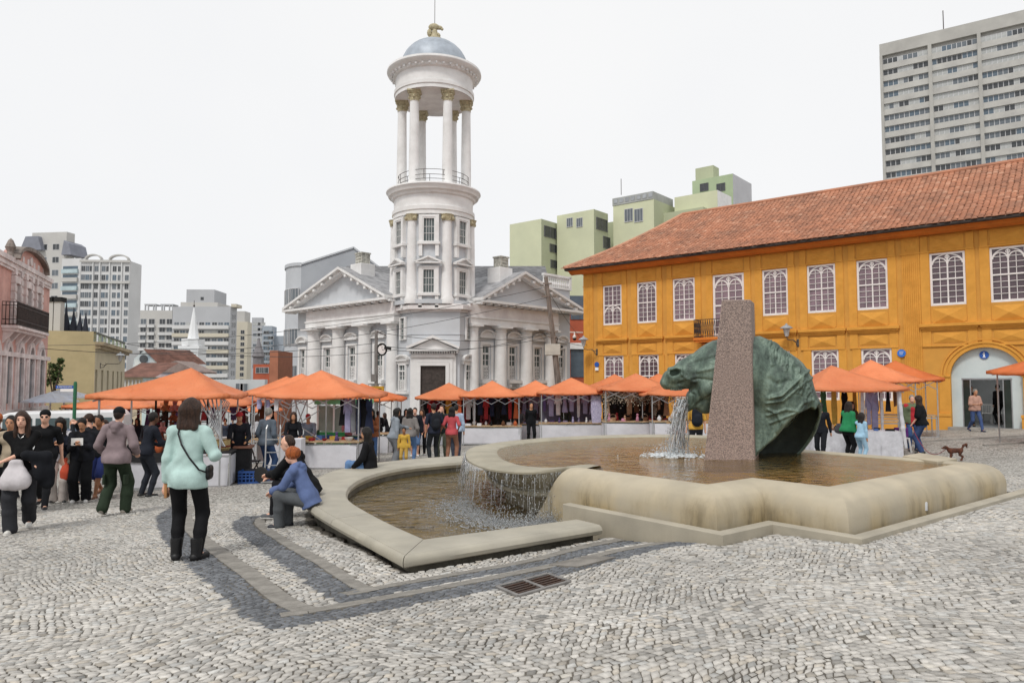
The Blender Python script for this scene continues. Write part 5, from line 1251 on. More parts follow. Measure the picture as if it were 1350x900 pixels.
for k in range(6):
 a = R_(30+60*k); c = pol(a, 2.15)
 hcol = zcap1-zf
 mb = MB(); mb.lathe([(.42, zf), (.42, zf+.12), (.36, zf+.2), (.34, zf+.3), (.335, zf+1.5), (.29, zcap1-.72), (.32, zcap1-.70)], (*c, 0), 20); mb.build('column', cw, church, smooth='auto')
 mb = MB(); mb.lathe([(.30, zcap1-.72), (.33, zcap1-.55), (.30, zcap1-.50), (.37, zcap1-.32), (.33, zcap1-.28), (.46, zcap1-.10)], (*c, 0), 12)
 for q in range(8):
  b = q*math.pi/4; mb.ball((c[0]+.34*math.cos(b), c[1]+.34*math.sin(b), zcap1-.45+.14*(q % 2)), .09, 6, 5)
  if q % 2: mb.ball((c[0]+.42*math.cos(b), c[1]+.42*math.sin(b), zcap1-.15), .10, 6, 5)
 mb.build('capital', gold, church)
 mb = MB(); mb.cbox((c[0], c[1], zcap1-.05), (.86, .86, .10)); mb.build('abacus', gold, church)
mb = MB();
for zz in (.35, .62, .95):
 pts = [pol(2*math.pi*k/48, 2.35)+(zf+zz,) for k in range(49)]; mb.tube(pts, .018, 5, cap=False)
for k in range(24):
 p = pol(2*math.pi*k/24+.1*(k % 2), 2.35); z0_, z1_ = ((0, .62), (.62, .95), (.35, .95))[k % 3]; mb.beam((*p, zf+z0_), (*p, zf+z1_), .03, .03)
mb.build('railing', irn, church)
zt = wz(101, 47.5)
prof = [(1.55, zcap1+.02), (1.55, zcap1), (2.62, zcap1), (2.62, zcap1+.25), (2.68, zcap1+.27), (2.68, zcap1+.50), (2.58, zcap1+.55), (2.58, zt-.42), (2.74, zt-.36), (2.78, zt-.22), (3.1, zt-.08), (3.16, zt+.02), (3.14, zt+.16), (2.95, zt+.22), (2.5, zt+.36), (2.36, zt+.38)]
mb = MB(); mb.lathe(prof, (0, 0, 0), 56); mb.build('entablature', cw, church, smooth='auto')
mb = MB(); mb.add([(2.55*math.cos(k*math.pi/16), 2.55*math.sin(k*math.pi/16), zcap1-.015) for k in range(32)], [tuple(reversed(range(32)))]); mb.build('ceiling', cpk, church)
for k in range(40):
 a = 2*math.pi*k/40; p = pol(a, 2.86); mb = MB(); mb.cbox((p[0], p[1], zt-.27), (.12, .12, .14)); mb.build('dentil', cw, church)
zd = zt+.38; ht = wz(54, 47.5)-zd
mb = MB(); n = 32; m = 12
V = []; F = []
for j in range(m+1):
 th = math.pi/2*j/m
 for k in range(n*2):
  r = 2.28*math.cos(th)*(1 if k % 2 else .982)+.001; a = math.pi*k/n; V.append((r*math.sin(a), -r*math.cos(a), zd+ht*math.sin(th)))
for j in range(m):
 for k in range(2*n): k2 = (k+1) % (2*n); F.append((j*2*n+k, j*2*n+k2, (j+1)*2*n+k2, (j+1)*2*n+k))
mb.add(V, F); mb.build('dome', M('dome_metal', (.36, .40, .45), .5, .12, 1.5, .1, metal=.2), church, smooth='auto')
zz = zd+ht
mb = MB(); mb.lathe([(.55, zz-.1), (.5, zz+.12), (.3, zz+.2), (.2, zz+.5), (.16, zz+.75), (.22, zz+.95)], (0, 0, 0), 12); mb.ball((-.05, 0, zz+.95), .30, 8, 6, (1.3, .8, .8)); mb.ball((.32, 0, zz+.9), .18, 8, 6, (1.2, .7, .8)); mb.ball((.5, 0, zz+.8), .1, 6, 5); mb.ball((-.35, 0, zz+.55), .22, 8, 6, (.8, .7, 1.3)); mb.ball((.2, 0, zz+.35), .2, 8, 6)
mb.ball((.62, 0, zz+.02), .2, 6, 5, (1.3, .8, .5)); mb.ball((-.6, 0, zz), .2, 6, 5, (1.3, .8, .5)); mb.build('finial', gold, church)
MB().beam((0, 0, zz+.9), (0, 0, zz+3.2), .035, .035).build('lightning_rod', irn, church)
mb = MB(); mb.add([(-8.5, 4.6, wz(378, 52)), (8.0, 4.6, wz(378, 52)), (8.0, 12, wz(352, 60)), (-8.5, 12, wz(352, 60))], [(0, 1, 2, 3)]); mb.box(-5, 5, 4.6, 4.9, 6, wz(380, 52)); mb.build('roof', slate, church)
def win_unit(w, h, gm, fm, bars=1, d=.08):
 f = MB(); f.box(0, w, -.05, d, 0, .06); f.box(0, w, -.05, d, h-.06, h); f.box(0, .06, -.05, d, .06, h-.06); f.box(w-.06, w, -.05, d, .06, h-.06)
 for k in range(1, bars+1): x = w*k/(bars+1); f.box(x-.025, x+.025, -.035, d, .06, h-.06)
 g = MB(); g.add([(.06, -.015, .06), (w-.06, -.015, .06), (w-.06, -.015, h-.06), (.06, -.015, h-.06)], [(0, 1, 2, 3)])
 n = len(f.v); m = MB(); m.add(f.v, f.f, 0); m.add(g.v, g.f, 1); return m.mesh('window', [fm, gm])
frm = M('window_frame', (.55, .55, .56), .6, .05, 3, 0); frd = M('window_frame_dark', (.12, .12, .13), .6, .05, 3, 0)
def place(mesh, par, x, y, z, rz=0, sx=1, sz=1, name='window'):
 o = obj(name, mesh, par); o.location = (x, y, z); o.rotation_euler[2] = rz; o.scale = (sx, 1, sz); return o
class Box:
 """a building mass: left front corner at pixel pxL and depth D, facade running to pxR, right side going back to pxS"""
 def __init__(s, pxL, pxR, pxS, pyT, D, rz, zb=None, dep=None):
  x = (pxL-675)/FPX*D; s.f = Fr(x, D, 0, rz); s.w = s.f.U(pxR)
  c = s.f.W(s.w); k = (pxS-675)/FPX; bx, by = -math.sin(rz), math.cos(rz)
  s.d = dep if dep is not None else max(1.0, (k*c[1]-c[0])/(bx-k*by)); s.top = at_y(pxL, pyT, D)[2]; s.zb = g1(x, D)-3 if zb is None else zb
  s.f.z = s.zb; s.h = s.top-s.zb
 def thing(s, name, label, cat='building', group=None): s.t = thing(name, label, cat, (s.f.x, s.f.y, s.zb), s.f.rz, group); return s.t
 def shell(s, mat, name='wall', par=None): return MB().box(0, s.w, 0, s.d, 0, s.h).build(name, mat, par or s.t)
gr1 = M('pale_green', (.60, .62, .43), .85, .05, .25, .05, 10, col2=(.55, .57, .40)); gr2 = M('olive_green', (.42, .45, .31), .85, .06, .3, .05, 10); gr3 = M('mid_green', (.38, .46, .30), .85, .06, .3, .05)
gcon = M('weathered_penthouse', (.25, .26, .25), .85, .25, .6, .1, col2=(.42, .43, .42));
gb_lbl = 'pale green stepped apartment block rising behind the church and the yellow house'
B1 = Box(672, 714, 736, 296, 80, RZY); gt_ = B1.thing('green_building', gb_lbl)
def sub_in(parent_box, pxL, pxR, pxS, pyT, D, rz, mat, name='wall', side=None, extra=0, z0=0):
 b = Box(pxL, pxR, pxS, pyT, D, rz, zb=parent_box.zb); c, s_ = math.cos(-parent_box.f.rz), math.sin(-parent_box.f.rz)
 dx, dy = b.f.x-parent_box.f.x, b.f.y-parent_box.f.y; ox, oy = c*dx-s_*dy, s_*dx+c*dy
 mb = MB(); mb.box(0, b.w, 0, b.d+extra, z0, b.h); mats = mat
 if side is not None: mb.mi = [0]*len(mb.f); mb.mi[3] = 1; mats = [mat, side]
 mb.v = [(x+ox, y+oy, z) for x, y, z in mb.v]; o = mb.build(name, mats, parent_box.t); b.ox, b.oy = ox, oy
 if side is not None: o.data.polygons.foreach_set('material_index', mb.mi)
 return b
wg = win_unit(1.6, 1.3, g_mid, frm, 2); wgd = win_unit(1.4, 1.2, g_dark, frd, 1)
def bw(b, px, py, w, h, mesh, side=False):
 """window with its top left at (px,py) on box b (front or right side)"""
 if not side:
  u = b.f.U(px); z = b.f.Z(px, py)-h; place(mesh, B1.t if b in GB else b.t, b.ox+u, b.oy-.02, z, 0, w/1.6, h/1.3)
 else:
  c = b.f.W(b.w); fr = Fr(c[0], c[1], b.zb, b.f.rz+math.pi/2); u = fr.U(px); z = fr.Z(px, py)-h; o = place(mesh, B1.t if b in GB else b.t, b.ox+b.w+.02, b.oy+u, z, math.pi/2, w/1.4, h/1.2)
GB = []
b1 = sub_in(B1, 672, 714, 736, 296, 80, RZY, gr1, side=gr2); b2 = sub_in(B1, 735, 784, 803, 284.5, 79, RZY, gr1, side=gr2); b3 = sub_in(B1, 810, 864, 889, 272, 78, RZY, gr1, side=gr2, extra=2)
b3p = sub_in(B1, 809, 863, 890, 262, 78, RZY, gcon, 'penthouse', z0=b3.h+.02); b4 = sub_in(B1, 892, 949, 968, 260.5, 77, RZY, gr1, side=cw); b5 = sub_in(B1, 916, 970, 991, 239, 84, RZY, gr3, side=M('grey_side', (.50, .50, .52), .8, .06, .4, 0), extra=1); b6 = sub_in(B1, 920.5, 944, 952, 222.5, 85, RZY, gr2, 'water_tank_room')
bk = sub_in(B1, 700, 930, 960, 310, 88, RZY, gr2)
GB = [b1, b2, b3, b3p, b4, b5, b6]
for px, py in ((717.5, 297), (725, 321), (726, 342)): bw(b1, px, py, 2.2 if py < 300 else 1.6, 1.2 if py < 300 else .9, wgd, True)
for px, py in ((787, 286), (796, 311), (797, 333)): bw(b2, px, py, 2.2 if py < 300 else 1.4, 1.3, wgd, True)
for px in (748, 761): bw(b2, px, 288, .8, 1.0, wg)
for px in (825, 838): bw(b3, px, 276, 1.05, 1.45, wg)
for px in (926, 948): bw(b5, px, 242, 1.2, 1.0, wgd)
mb = MB();
for k in range(7): mb.box(b3p.ox+.2+k*b3p.w/7, b3p.ox+b3p.w/7*(k+1)-.05, b3p.oy-.04, b3p.oy, b3.h+.25, b3p.h-.15)
mb.build('cladding', M('pent_panel', (.36, .38, .40), .6, .2, 1, .05), gt_)
o = MB().beam((0, 0, 0), (0, 0, 1.8), .06, .06).build('roof_antenna', irn); o.location = at_y(819, 257, 78.5); tag(o, 'thin antenna mast on the flat roof of the green building', 'antenna')
rb = Box(748, 790, 800, 392, 64, 0.1); t_ = rb.thing('red_building', 'orange red building with glass top seen in the gap left of the yellow house')
redm = M('red_paint', (.42, .10, .05), .8, .1, 1, .1)
zq = lambda py: at_y(760, py, 64)[2]-rb.zb
MB().box(0, rb.w, 0, 6, 0, zq(403)).build('wall', redm, t_); MB().box(.3, rb.w-.2, .3, 5.5, zq(403), rb.h+.2).build('glass_box', g_blue, t_)
MB().box(-.2, rb.w, -.25, 0, zq(460), zq(452)).build('white_band', cw, t_)
for py, h in ((421, 1.2), (497, 2.6)): MB().box(.3, rb.w-.4, -.06, -.0, zq(py)-.0, zq(py)+h).build('window', g_blue, t_)
for k in range(4): MB().box(.5+k*.6, .56+k*.6, -.12, -.06, zq(421), zq(421)+1.2).build('mullion', frd, t_)
c3 = at_y(757.5, 450, 46); t_ = thing('security_camera', 'white dome camera on a short arm between church and yellow house', 'camera', c3)
MB().lathe([(.11, .22), (.13, .3), (.05, .42), (.03, .6)], (0, 0, 0), 14).build('housing', wht, t_, smooth='auto'); MB().ball((0, 0, .17), .115, 12, 8).build('lens_dome', black, t_, smooth=True); MB().beam((-.3, 0, .6), (.55, .3, .6), .08, .08).build('arm', wht, t_)
rzt = math.atan2(-.572, .82)
tb = Box(1171.5, 1240, 1500, 59, 170, rzt, zb=0, dep=22); tt = tb.thing('concrete_tower', 'tall grey concrete office tower with strip windows above the tiled roof', 'building')
con = M('raw_concrete', (.42, .41, .38), .85, .12, .18, .1, 4, col2=(.33, .32, .30), fac2=.8); con2 = M('spandrel_concrete', (.46, .45, .42), .85, .08, .3, .1, 4, col2=(.39, .38, .36))
tb.w = tb.f.U(1420)
MB().box(0, tb.w, .9, 22, 0, tb.h).build('wall', con, tt)
MB().box(0, tb.w, 0, .9, tb.h-2.9, tb.h).build('parapet', con, tt)
prs = [(0, tb.f.U(1174.5)), (tb.f.U(1236), tb.f.U(1241)), (tb.f.U(1303), tb.f.U(1308)), (tb.f.U(1373), tb.f.U(1378))]
for a, b in prs: MB().box(a, b, -.25, .9, 0, tb.h-2.9).build('pier', con, tt)
fh = 15.9/950*166; nf = 15; z1f = tb.f.Z(1183, 76)
wt_ = {}
for nm, g in (('a', g_dark), ('b', g_mid), ('c', g_lite), ('d', g_blue)): wt_[nm] = win_unit(1, 1.35, g, frm, 0, .2)
rt = random.Random(3)
for k in range(nf):
 zz = z1f-fh*k
 for (a0, a1), (b0, b1) in zip(prs[:-1], prs[1:]):
  MB().box(a1, b0, .05, .9, zz-fh+0.0, zz-1.4).build('spandrel', con2, tt); n = 9
  run = []
  while len(run) < n: run += [rt.choice('aabccbd')]*rt.randint(1, 3)
  for q in range(n):
   if k < 12: place(wt_[run[q]], tt, a1+(b0-a1)*q/n, .5, zz-1.38, 0, (b0-a1)/n)
o = MB().beam((0, 0, 0), (0, 0, 5), .15, .15).build('roof_antenna', irn); o.location = at_y(1244, 41, 168); tag(o, 'thin mast on the roof edge of the grey concrete tower', 'antenna')
ap_beige = M('apt_beige', (.50, .49, .47), .85, .05, .15, .03, 5); ap_grey = M('apt_grey', (.43, .44, .46), .85, .05, .15, .03, 5); ap_white = M('apt_white', (.60, .60, .60), .85, .05, .15, .03, 5); ap_cream = M('apt_cream', (.55, .51, .42), .85, .05, .15, .03, 5); ap_blue = M('apt_blue', (.34, .38, .43), .85, .05, .15, .03, 5)  # far wall colours lightened to stand for haze
wv = {g: win_unit(1.6, 1.3, m, frm, 1) for g, m in (('d', g_dark), ('m', g_mid), ('l', g_lite), ('b', g_blue))}
def grid(b, pxs, pys, w, h, mix='ddmmlb', side=False, seed=1, bal=False):
 r = random.Random(seed)
 for i, py in enumerate(pys):
  for px in pxs:
   if side: c = b.f.W(b.w); fr = Fr(c[0], c[1], b.zb, b.f.rz+math.pi/2); u = fr.U(px); place(wv[r.choice(mix)], b.t, b.w+.02, u, fr.Z(px, py)-h, math.pi/2, w/1.6, h/1.3)
   else: u = b.f.U(px); place(wv[r.choice(mix)], b.t, u, -.02, b.f.Z(pxs[0], py)-h, 0, w/1.6, h/1.3)
RL = R_(-8)
a1 = Box(36, 83, 93, 307, 210, RL); t1 = a1.thing('apartment_tower', 'tall beige apartment tower with slate mansard top behind the pink house'); a1.shell(ap_beige)
grid(a1, [49, 65], [322+17*k for k in range(12)], 2.2, 1.8, 'dm'); mb = MB();
zq = lambda py: at_y(50, py, 209)[2]-a1.zb
mb.extr([(-2.5, zq(330)), (4.5, zq(330)), (3.2, zq(312)), (-.8, zq(312))], -1.5, 4); mb.extr([(a1.f.U(80), zq(337)), (a1.f.U(93), zq(337)), (a1.f.U(89), zq(322)), (a1.f.U(83), zq(318))], -1, 6); mb.build('mansard_roof', M('mansard', (.22, .23, .27), .7, .1, .3, 0), t1)
MB().box(a1.f.U(15), a1.f.U(37), 0, 8, 0, zq(324)).build('lower_wing', ap_grey, t1)
a2 = Box(77, 103, 105, 341, 195, RL); t2 = a2.thing('apartment_block', 'white apartment block with horizontal balcony bands left of the arched roof tower'); a2.shell(ap_white)
for k in range(15):
 py = 350+11.2*k; z = a2.f.Z(80, py); mb = MB(); mb.box(.3, a2.w-.6, -.6, 0, z-2.2, z-1.1); mb.build('balcony', ap_beige if k % 2 else M('balcony_glass', (.45, .55, .58), .3, .1, .4, 0), t2); MB().box(.4, a2.w-.8, -.03, 0, z-1.1, z-.2).build('window', g_blue, t2)
a3 = Box(103, 168, 183, 343, 190, R_(4)); t3 = a3.thing('arched_roof_tower', 'pale apartment tower with two arched roof gables and a grid of windows'); a3.shell(ap_white)
grid(a3, [104, 109.5, 115, 121.5, 131, 137, 145.5, 152.5, 162], [350+11.6*k for k in range(15)], 1.05, 1.6, 'ddmmb', seed=4)
for x0, x1 in ((109, 130), (141, 166)):
 u0_, u1_ = a3.f.U(x0), a3.f.U(x1); mb = MB(); n = 14; zt_ = a3.h
 for k in range(n):
  ta, tb_ = math.pi*k/n, math.pi*(k+1)/n; um = (u0_+u1_)/2; r_ = (u1_-u0_)/2
  mb.beam((um-r_*math.cos(ta), .3, zt_+.2+1.3*math.sin(ta)), (um-r_*math.cos(tb_), .3, zt_+.2+1.3*math.sin(tb_)), 1.2, .35)
 mb.build('roof_arch', ap_beige, t3)
for py in (372, 344): z = a3.f.Z(104, py); MB().box(-.3, a3.w+.3, -.5, 0, z-.3, z+.3).build('cornice', ap_beige, t3)
for x in (120, 129, 142, 158): u = a3.f.U(x); MB().box(u-.15, u+.15, -.35, 0, 0, a3.h).build('rib', ap_white, t3)
a4 = Box(183, 226, 230, 409, 165, R_(3)); t4 = a4.thing('balcony_block', 'grey beige apartment block with dark square balconies and roof pergola'); a4.shell(ap_beige)
grid(a4, [184.5, 195.5, 209.5, 219], [420+10.2*k for k in range(8)], 1.35, 1.3, 'ddm', seed=6)
for k in range(8):
 for x in (183.8, 195, 209, 218.5): z = a4.f.Z(184, 431+10.2*k); u = a4.f.U(x); MB().box(u-.1, u+1.5, -.5, 0, z-.1, z+.5).build('balcony', ap_white, t4)
mb = MB();
for x in (190, 194, 201, 204, 212, 215, 222, 226): u = a4.f.U(x); mb.box(u-.12, u+.12, 0, .3, a4.h, a4.h+1.2)
for x0, x1 in ((189, 204), (210, 227)): mb.box(a4.f.U(x0), a4.f.U(x1), 0, 3, a4.h+1.2, a4.h+1.5)
mb.build('pergola', ap_grey, t4)
a5 = Box(226, 303, 311, 404, 160, R_(2)); t5 = a5.thing('striped_block', 'wide apartment block with cream horizontal balcony bands behind the white steeple'); a5.shell(ap_grey)
for k in range(11):
 z = a5.f.Z(230, 424+10.6*k+9); MB().box(.2, a5.w-.2, -.7, 0, z-.1, z+.72).build('balcony_band', ap_cream if k % 2 else ap_white, t5)
grid(a5, [229, 237, 245, 253, 262, 270, 279, 287, 295], [424.5+10.6*k for k in range(10)], 1.15, .85, 'dmmlb', seed=7)
grid(a5, [304.5, 307.5], [414+10.6*k for k in range(10)], 1.2, 1.2, 'd', True, 8)
zq = lambda py: at_y(250, py, 160)[2]-a5.zb
MB().box(a5.f.U(243), a5.f.U(280), .5, 8, a5.h, zq(381)).build('roof_house', ap_grey, t5); MB().box(a5.f.U(236), a5.f.U(285), .3, 9, a5.h, zq(398)).build('upper_storey', ap_beige, t5); MB().box(a5.f.U(262), a5.f.U(266), .45, .5, zq(395), zq(391)).build('window', g_dark, t5); MB().box(a5.f.U(303), a5.f.U(310), .3, 4, a5.h, zq(400)).build('stair_head', ap_cream, t5)
a6 = Box(309, 326, 331, 424, 185, R_(2)); t6 = a6.thing('cream_slab', 'narrow cream apartment slab with one column of windows right of the striped block'); a6.shell(ap_cream)
grid(a6, [317], [435+8*k for k in range(9)], 1.0, 1.0, 'd'); MB().box(0, a6.f.U(321), .5, 5, a6.h, a6.h+2.8).build('roof_house', ap_beige, t6)
a7 = Box(331, 345, 347, 418.5, 220, R_(2)); t7 = a7.thing('grey_tower', 'slim pale grey tower beyond the cream slab'); a7.shell(ap_grey); grid(a7, [333, 339], [425+7*k for k in range(9)], 2.4, .9, 'ml', seed=9)
a8 = Box(345, 358, 364, 429.5, 200, R_(2)); t8 = a8.thing('blue_grey_tower', 'bluish grey stepped tower next to the blue grey house'); a8.shell(ap_blue); grid(a8, [347, 353], [436+7*k for k in range(8)], 1.6, .9, 'db', seed=10); MB().box(a8.w, a8.w+2.6, 2, 8, 0, at_y(360, 442, 200)[2]-a8.zb).build('lower_step', ap_blue, t8)
c = at_y(253.5, 500, 110); t_ = thing('white_steeple', 'small white church steeple with pointed spire in front of the striped block', 'steeple', (c[0], 110, -8)); zq = lambda py: at_y(253, py, 110)[2]+8
r_ = 1.42; wm = M('steeple_white', (.74, .75, .76), .7, .04, .5, .05)
mb = MB(); mb.box(-r_, r_, -r_, r_, 0, zq(458)); mb.build('tower', wm, t_); mb = MB(); mb.box(-r_*1.12, r_*1.12, -r_*1.12, r_*1.12, zq(460), zq(456)); mb.lathe([(r_*1.2, zq(456)), (r_*1.25, zq(447))], (0, 0, 0), 8); mb.build('belfry_band', wm, t_)
mb = MB(); mb.lathe([(r_*.62, zq(447)), (.1, zq(406)), (.001, zq(405))], (0, 0, 0), 8); mb.build('spire', wm, t_); mb = MB(); mb.extr([(-.28, zq(484)), (.28, zq(484)), (.28, zq(470)), (0, zq(466)), (-.28, zq(470))], -r_-.03, -r_+.02); mb.build('window', g_dark, t_); mb = MB(); mb.ball((0, 0, zq(403)), .16, 8, 6); mb.beam((0, 0, zq(405)), (0, 0, zq(396)), .06, .06); mb.build('cross', irn, t_)
a9 = Box(334, 356, 358, 480, 95, 0.02); t9 = a9.thing('red_house', 'small brick red building left of the blue grey house', 'building'); a9.shell(redm); grid(a9, [338, 345], [484], 1.0, .8, 'd')
o = MB().lathe([(.8, 0), (.75, 1.4), (.95, 1.45), (.05, 4.0), (.001, 4.3)], (0, 0, 0), 8).build('grey_spire', M('spire_grey', (.2, .19, .2), .7), None); o.location = at_y(340.5, 484, 100); tag(o, 'tiny dark spire behind the brick red building', 'steeple')
brt = M('brown_tiles', (.16, .075, .055), .9, .3, .9, .4, 6);
h1 = Box(162, 209, 212, 497, 80, 0.0); t_ = h1.thing('tiled_house', 'low cream house with dark brown tiled roof behind the left market stall', 'house'); h1.shell(M('cream_house', (.50, .42, .30), .8, .1, .6, .1))
zq = lambda py, d=80: at_y(200, py, d)[2]-h1.zb
mb = MB(); mb.add([(-.5, -.5, h1.h), (h1.w, -.5, h1.h), (h1.w, 5, zq(478, 85)), (-.5, 5, zq(478, 85))], [(0, 1, 2, 3)]); mb.build('roof', brt, t_); MB().box(h1.f.U(190), h1.w+.05, -.06, 5, 0, h1.h-.1).build('side_wall', M('mint_wall', (.50, .60, .60), .8, .08, .5, .05), t_)
for k in range(9): MB().box(.3+k*.4, .45+k*.4, -.1, 0, h1.h-1.6, h1.h-.3).build('shutter', ap_beige, t_)
h2 = Box(175, 225, 232, 477, 96, 0.0); t_ = h2.thing('gabled_house', 'pale turquoise gabled house with round dark vent and pink side wall', 'house'); mur = M('mural_paint', (.50, .52, .50), .8, .3, .8, .1, col2=(.28, .36, .42), fac2=.5)
zq = lambda py: at_y(200, py, 96)[2]-h2.zb
mb = MB(); mb.box(0, h2.w, 0, 10, 0, zq(484)); mb.extr([(h2.f.U(176), zq(484)), (h2.f.U(209), zq(478)), (h2.f.U(192), zq(461)), (h2.f.U(178), zq(472))], -.05, 4); mb.build('wall', mur, t_)
mb = MB(); disc(mb, (h2.f.U(190.5), zq(473)), .55, -.15, -.06); mb.build('vent', g_dark, t_); mb = MB(); mb.add([(h2.f.U(191), -.4, zq(460)), (h2.f.U(212), -.4, zq(480)), (h2.f.U(240), 8, zq(478)), (h2.f.U(215), 8, zq(458))], [(0, 1, 2, 3)]); mb.build('roof', brt, t_)
h3 = Box(207, 262, 268, 488, 90, 0.0); t_ = h3.thing('mural_house', 'low house with a faded pink and blue painted wall below the steeple', 'house'); h3.shell(M('mural_pink', (.50, .36, .35), .8, .3, .5, .1, col2=(.27, .33, .40), fac2=.5)); mb = MB(); mb.extr([(-.3, h3.h), (h3.w*.45, h3.h+1.2), (h3.w+.3, h3.h-.2), (h3.w+.3, h3.h-.4), (-.3, h3.h-.2)], -.2, 5); mb.build('roof', M('old_roof', (.26, .2, .18), .9, .2, 1, .2), t_)
h4 = Box(262, 350, 353, 500, 84, 0.0); t_ = h4.thing('low_white_building', 'low whitish building closing the street behind the stalls', 'building'); h4.shell(M('whitish', (.50, .52, .53), .8, .1, .3, .05)); grid(h4, [312, 318], [505], .9, 1.0, 'm')
RP = math.atan2(.934, -.358)-math.pi          # so that local x runs away from the camera side correctly
pk_dir = (-.358, .934)
pc_ = at_y(62, 480, 38.0); PF = Fr(pc_[0], 38.0, g1(pc_[0], 38.0)-.2, math.atan2(.934, -.358))
near = PF.W(-13.5); PK = Fr(near[0], near[1], PF.z, PF.rz); PL_ = 13.5
pink = M('pink_plaster', (.62, .37, .32), .8, .12, 1.5, .15, 20, col2=(.48, .27, .235)); pwh = M('pink_trim', (.72, .66, .65), .75, .12, 2, .15, 20, col2=(.52, .46, .45))
pt = PK.thing('pink_house', 'old pink two storey house with white arched windows and iron balcony', 'building')
PU = PK.U; PZ = PK.Z
zc_ = PZ(40, 360); zbal = PZ(50, 440); Hs = zc_
wl = [(PU(a), PU(b)) for a, b in ((7, 13), (23, 29), (37, 43), (51, 56.5))]; dzs = (PZ(30, 530), PZ(30, 470))
uwd = [(PU(a), PU(b)) for a, b in ((14.5, 20), (29.5, 35), (43.5, 48))]
wb_, wt2 = PZ(30, 530), PZ(30, 477); ub_, ut_ = zbal+.15, PZ(32, 380)
xx0 = uwd[0][0]-1.2
hs = [(a, b, wb_, wt2) for a, b in wl]+[(a, b, ub_, ut_) for a, b in uwd]
extra = [(wl[0][0]-1.7*k-.0, wl[0][1]-1.7*k) for k in (1, 2, 3)]
hs += [(a, b, wb_, wt2) for a, b in extra]
wall_with_holes(MB(), 0, PL_, -1, Hs, hs, .3).build('wall', pink, pt)
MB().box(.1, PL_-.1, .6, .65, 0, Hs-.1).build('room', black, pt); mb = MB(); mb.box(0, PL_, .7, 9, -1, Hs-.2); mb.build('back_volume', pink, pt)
for a, b in wl+extra:
 w_ = b-a; mb = MB();
 for (o0, o1, yy) in ((.0, .22, -.12), (.22, .34, -.06)):
  mb.box(a-o1, a-o0, yy, 0, wb_-.3, wt2); mb.box(b+o0, b+o1, yy, 0, wb_-.3, wt2)
  n = 8
  for k in range(n):
   t0, t1 = math.pi*k/n, math.pi*(k+1)/n; xm = (a+b)/2
   P4 = [(xm-(w_/2+o)*math.cos(t), yy, wt2+(w_*.9+o*1.2)*math.sin(t)) for o, t in ((o0, t0), (o0, t1), (o1, t1), (o1, t0))]; mb.add(P4+[(p[0], 0, p[2]) for p in P4], [(0, 1, 2, 3), (3, 2, 6, 7), (0, 4, 5, 1)])
 mb.build('window_surround', pwh, pt)
 mb = MB(); poly = [(a, wb_), (b, wb_), (b, wt2)]+[((a+b)/2+(w_/2)*math.cos(math.pi*k/8), wt2+w_*.9*math.sin(math.pi*k/8)) for k in range(1, 8)]+[(a, wt2)]; mb.extr(poly, -.02, .05); o = mb.build('window', g_mid, pt)
 mb = MB(); mb.box((a+b)/2-.03, (a+b)/2+.03, -.05, -.02, wb_, wt2+w_*.8); mb.box(a, b, -.05, -.02, wt2-.05, wt2+.02); mb.build('glazing_bar', M('dull_frame', (.25, .22, .21), .7), o)
for a, b in uwd:
 mb = MB(); mb.box(a-.3, a, -.14, 0, ub_, ut_+.3); mb.box(b, b+.3, -.14, 0, ub_, ut_+.3); mb.box(a, b, -.14, 0, ut_, ut_+.3)
 for k in range(9): mb.box(a-.34, a-.02, -.17, 0, ub_+.36*k, ub_+.36*k+.26); mb.box(b+.02, b+.34, -.17, 0, ub_+.36*k, ub_+.36*k+.26)
 mb.build('window_surround', pwh, pt); MB().box(a, b, .05, .1, ub_, ut_).build('french_door', M('dark_shutter', (.10, .08, .07), .6, .2, 3, .1), pt)
mb = MB(); mb.box(-.1, PL_-.3, -.22, 0, Hs-.1, Hs+.12); mb.box(-.1, PL_-.3, -.15, 0, Hs-.3, Hs-.1); mb.box(-.1, PL_-.2, -.10, 0, ut_+.45, ut_+.6); mb.build('cornice', pwh, pt)
mb = MB(); mb.box(-.1, PL_+.05, -.14, 0, zbal-1.3, zbal-1.1); mb.box(-.1, PL_+.05, -.14, 0, wb_-.5, wb_-.3); mb.box(-.1, PL_+.05, -.1, 0, -1, .3); mb.build('string_course', pwh, pt)
gx1 = PU(50); gx0 = 2*PU(31)-gx1; n = 16; xm = (gx0+gx1)/2; gh = PZ(34, 336)-Hs
arcp = [(xm-(gx1-gx0)/2*math.cos(math.pi*k/n), Hs+.1+gh*math.sin(math.pi*k/n)**.8) for k in range(n+1)]
mb = MB(); mb.extr(arcp, -.15, .3); mb.build('gable', pink, pt); mb = MB()
for (xa, za_), (xb, zb_) in zip(arcp[:-1], arcp[1:]): mb.beam((xa, -.15, za_), (xb, -.15, zb_), .5, .16)
mb.build('gable_moulding', M('mossy_stone', (.22, .19, .17), .85, .3, 3, .4), pt); mb = MB(); disc(mb, (xm, Hs+gh*.5), gh*.28, -.22, -.15); mb.build('gable_vent', pwh, pt)
for x in (gx0, gx1): mb = MB(); mb.lathe([(.2, Hs+.1), (.12, Hs+.4), (.22, Hs+.6), (.1, Hs+.9), (.001, Hs+1.0)], (x, 0, 0), 8); mb.build('urn', MATS['mossy_stone'], pt)
b0, b1 = PU(1), PU(46); bd = .6
mb = MB(); mb.box(b0, b1, -bd, 0, zbal-.12, zbal); mb.box(b0+.1, b1-.1, -bd+.12, 0, zbal-.25, zbal-.12); mb.build('balcony_slab', pwh, pt)
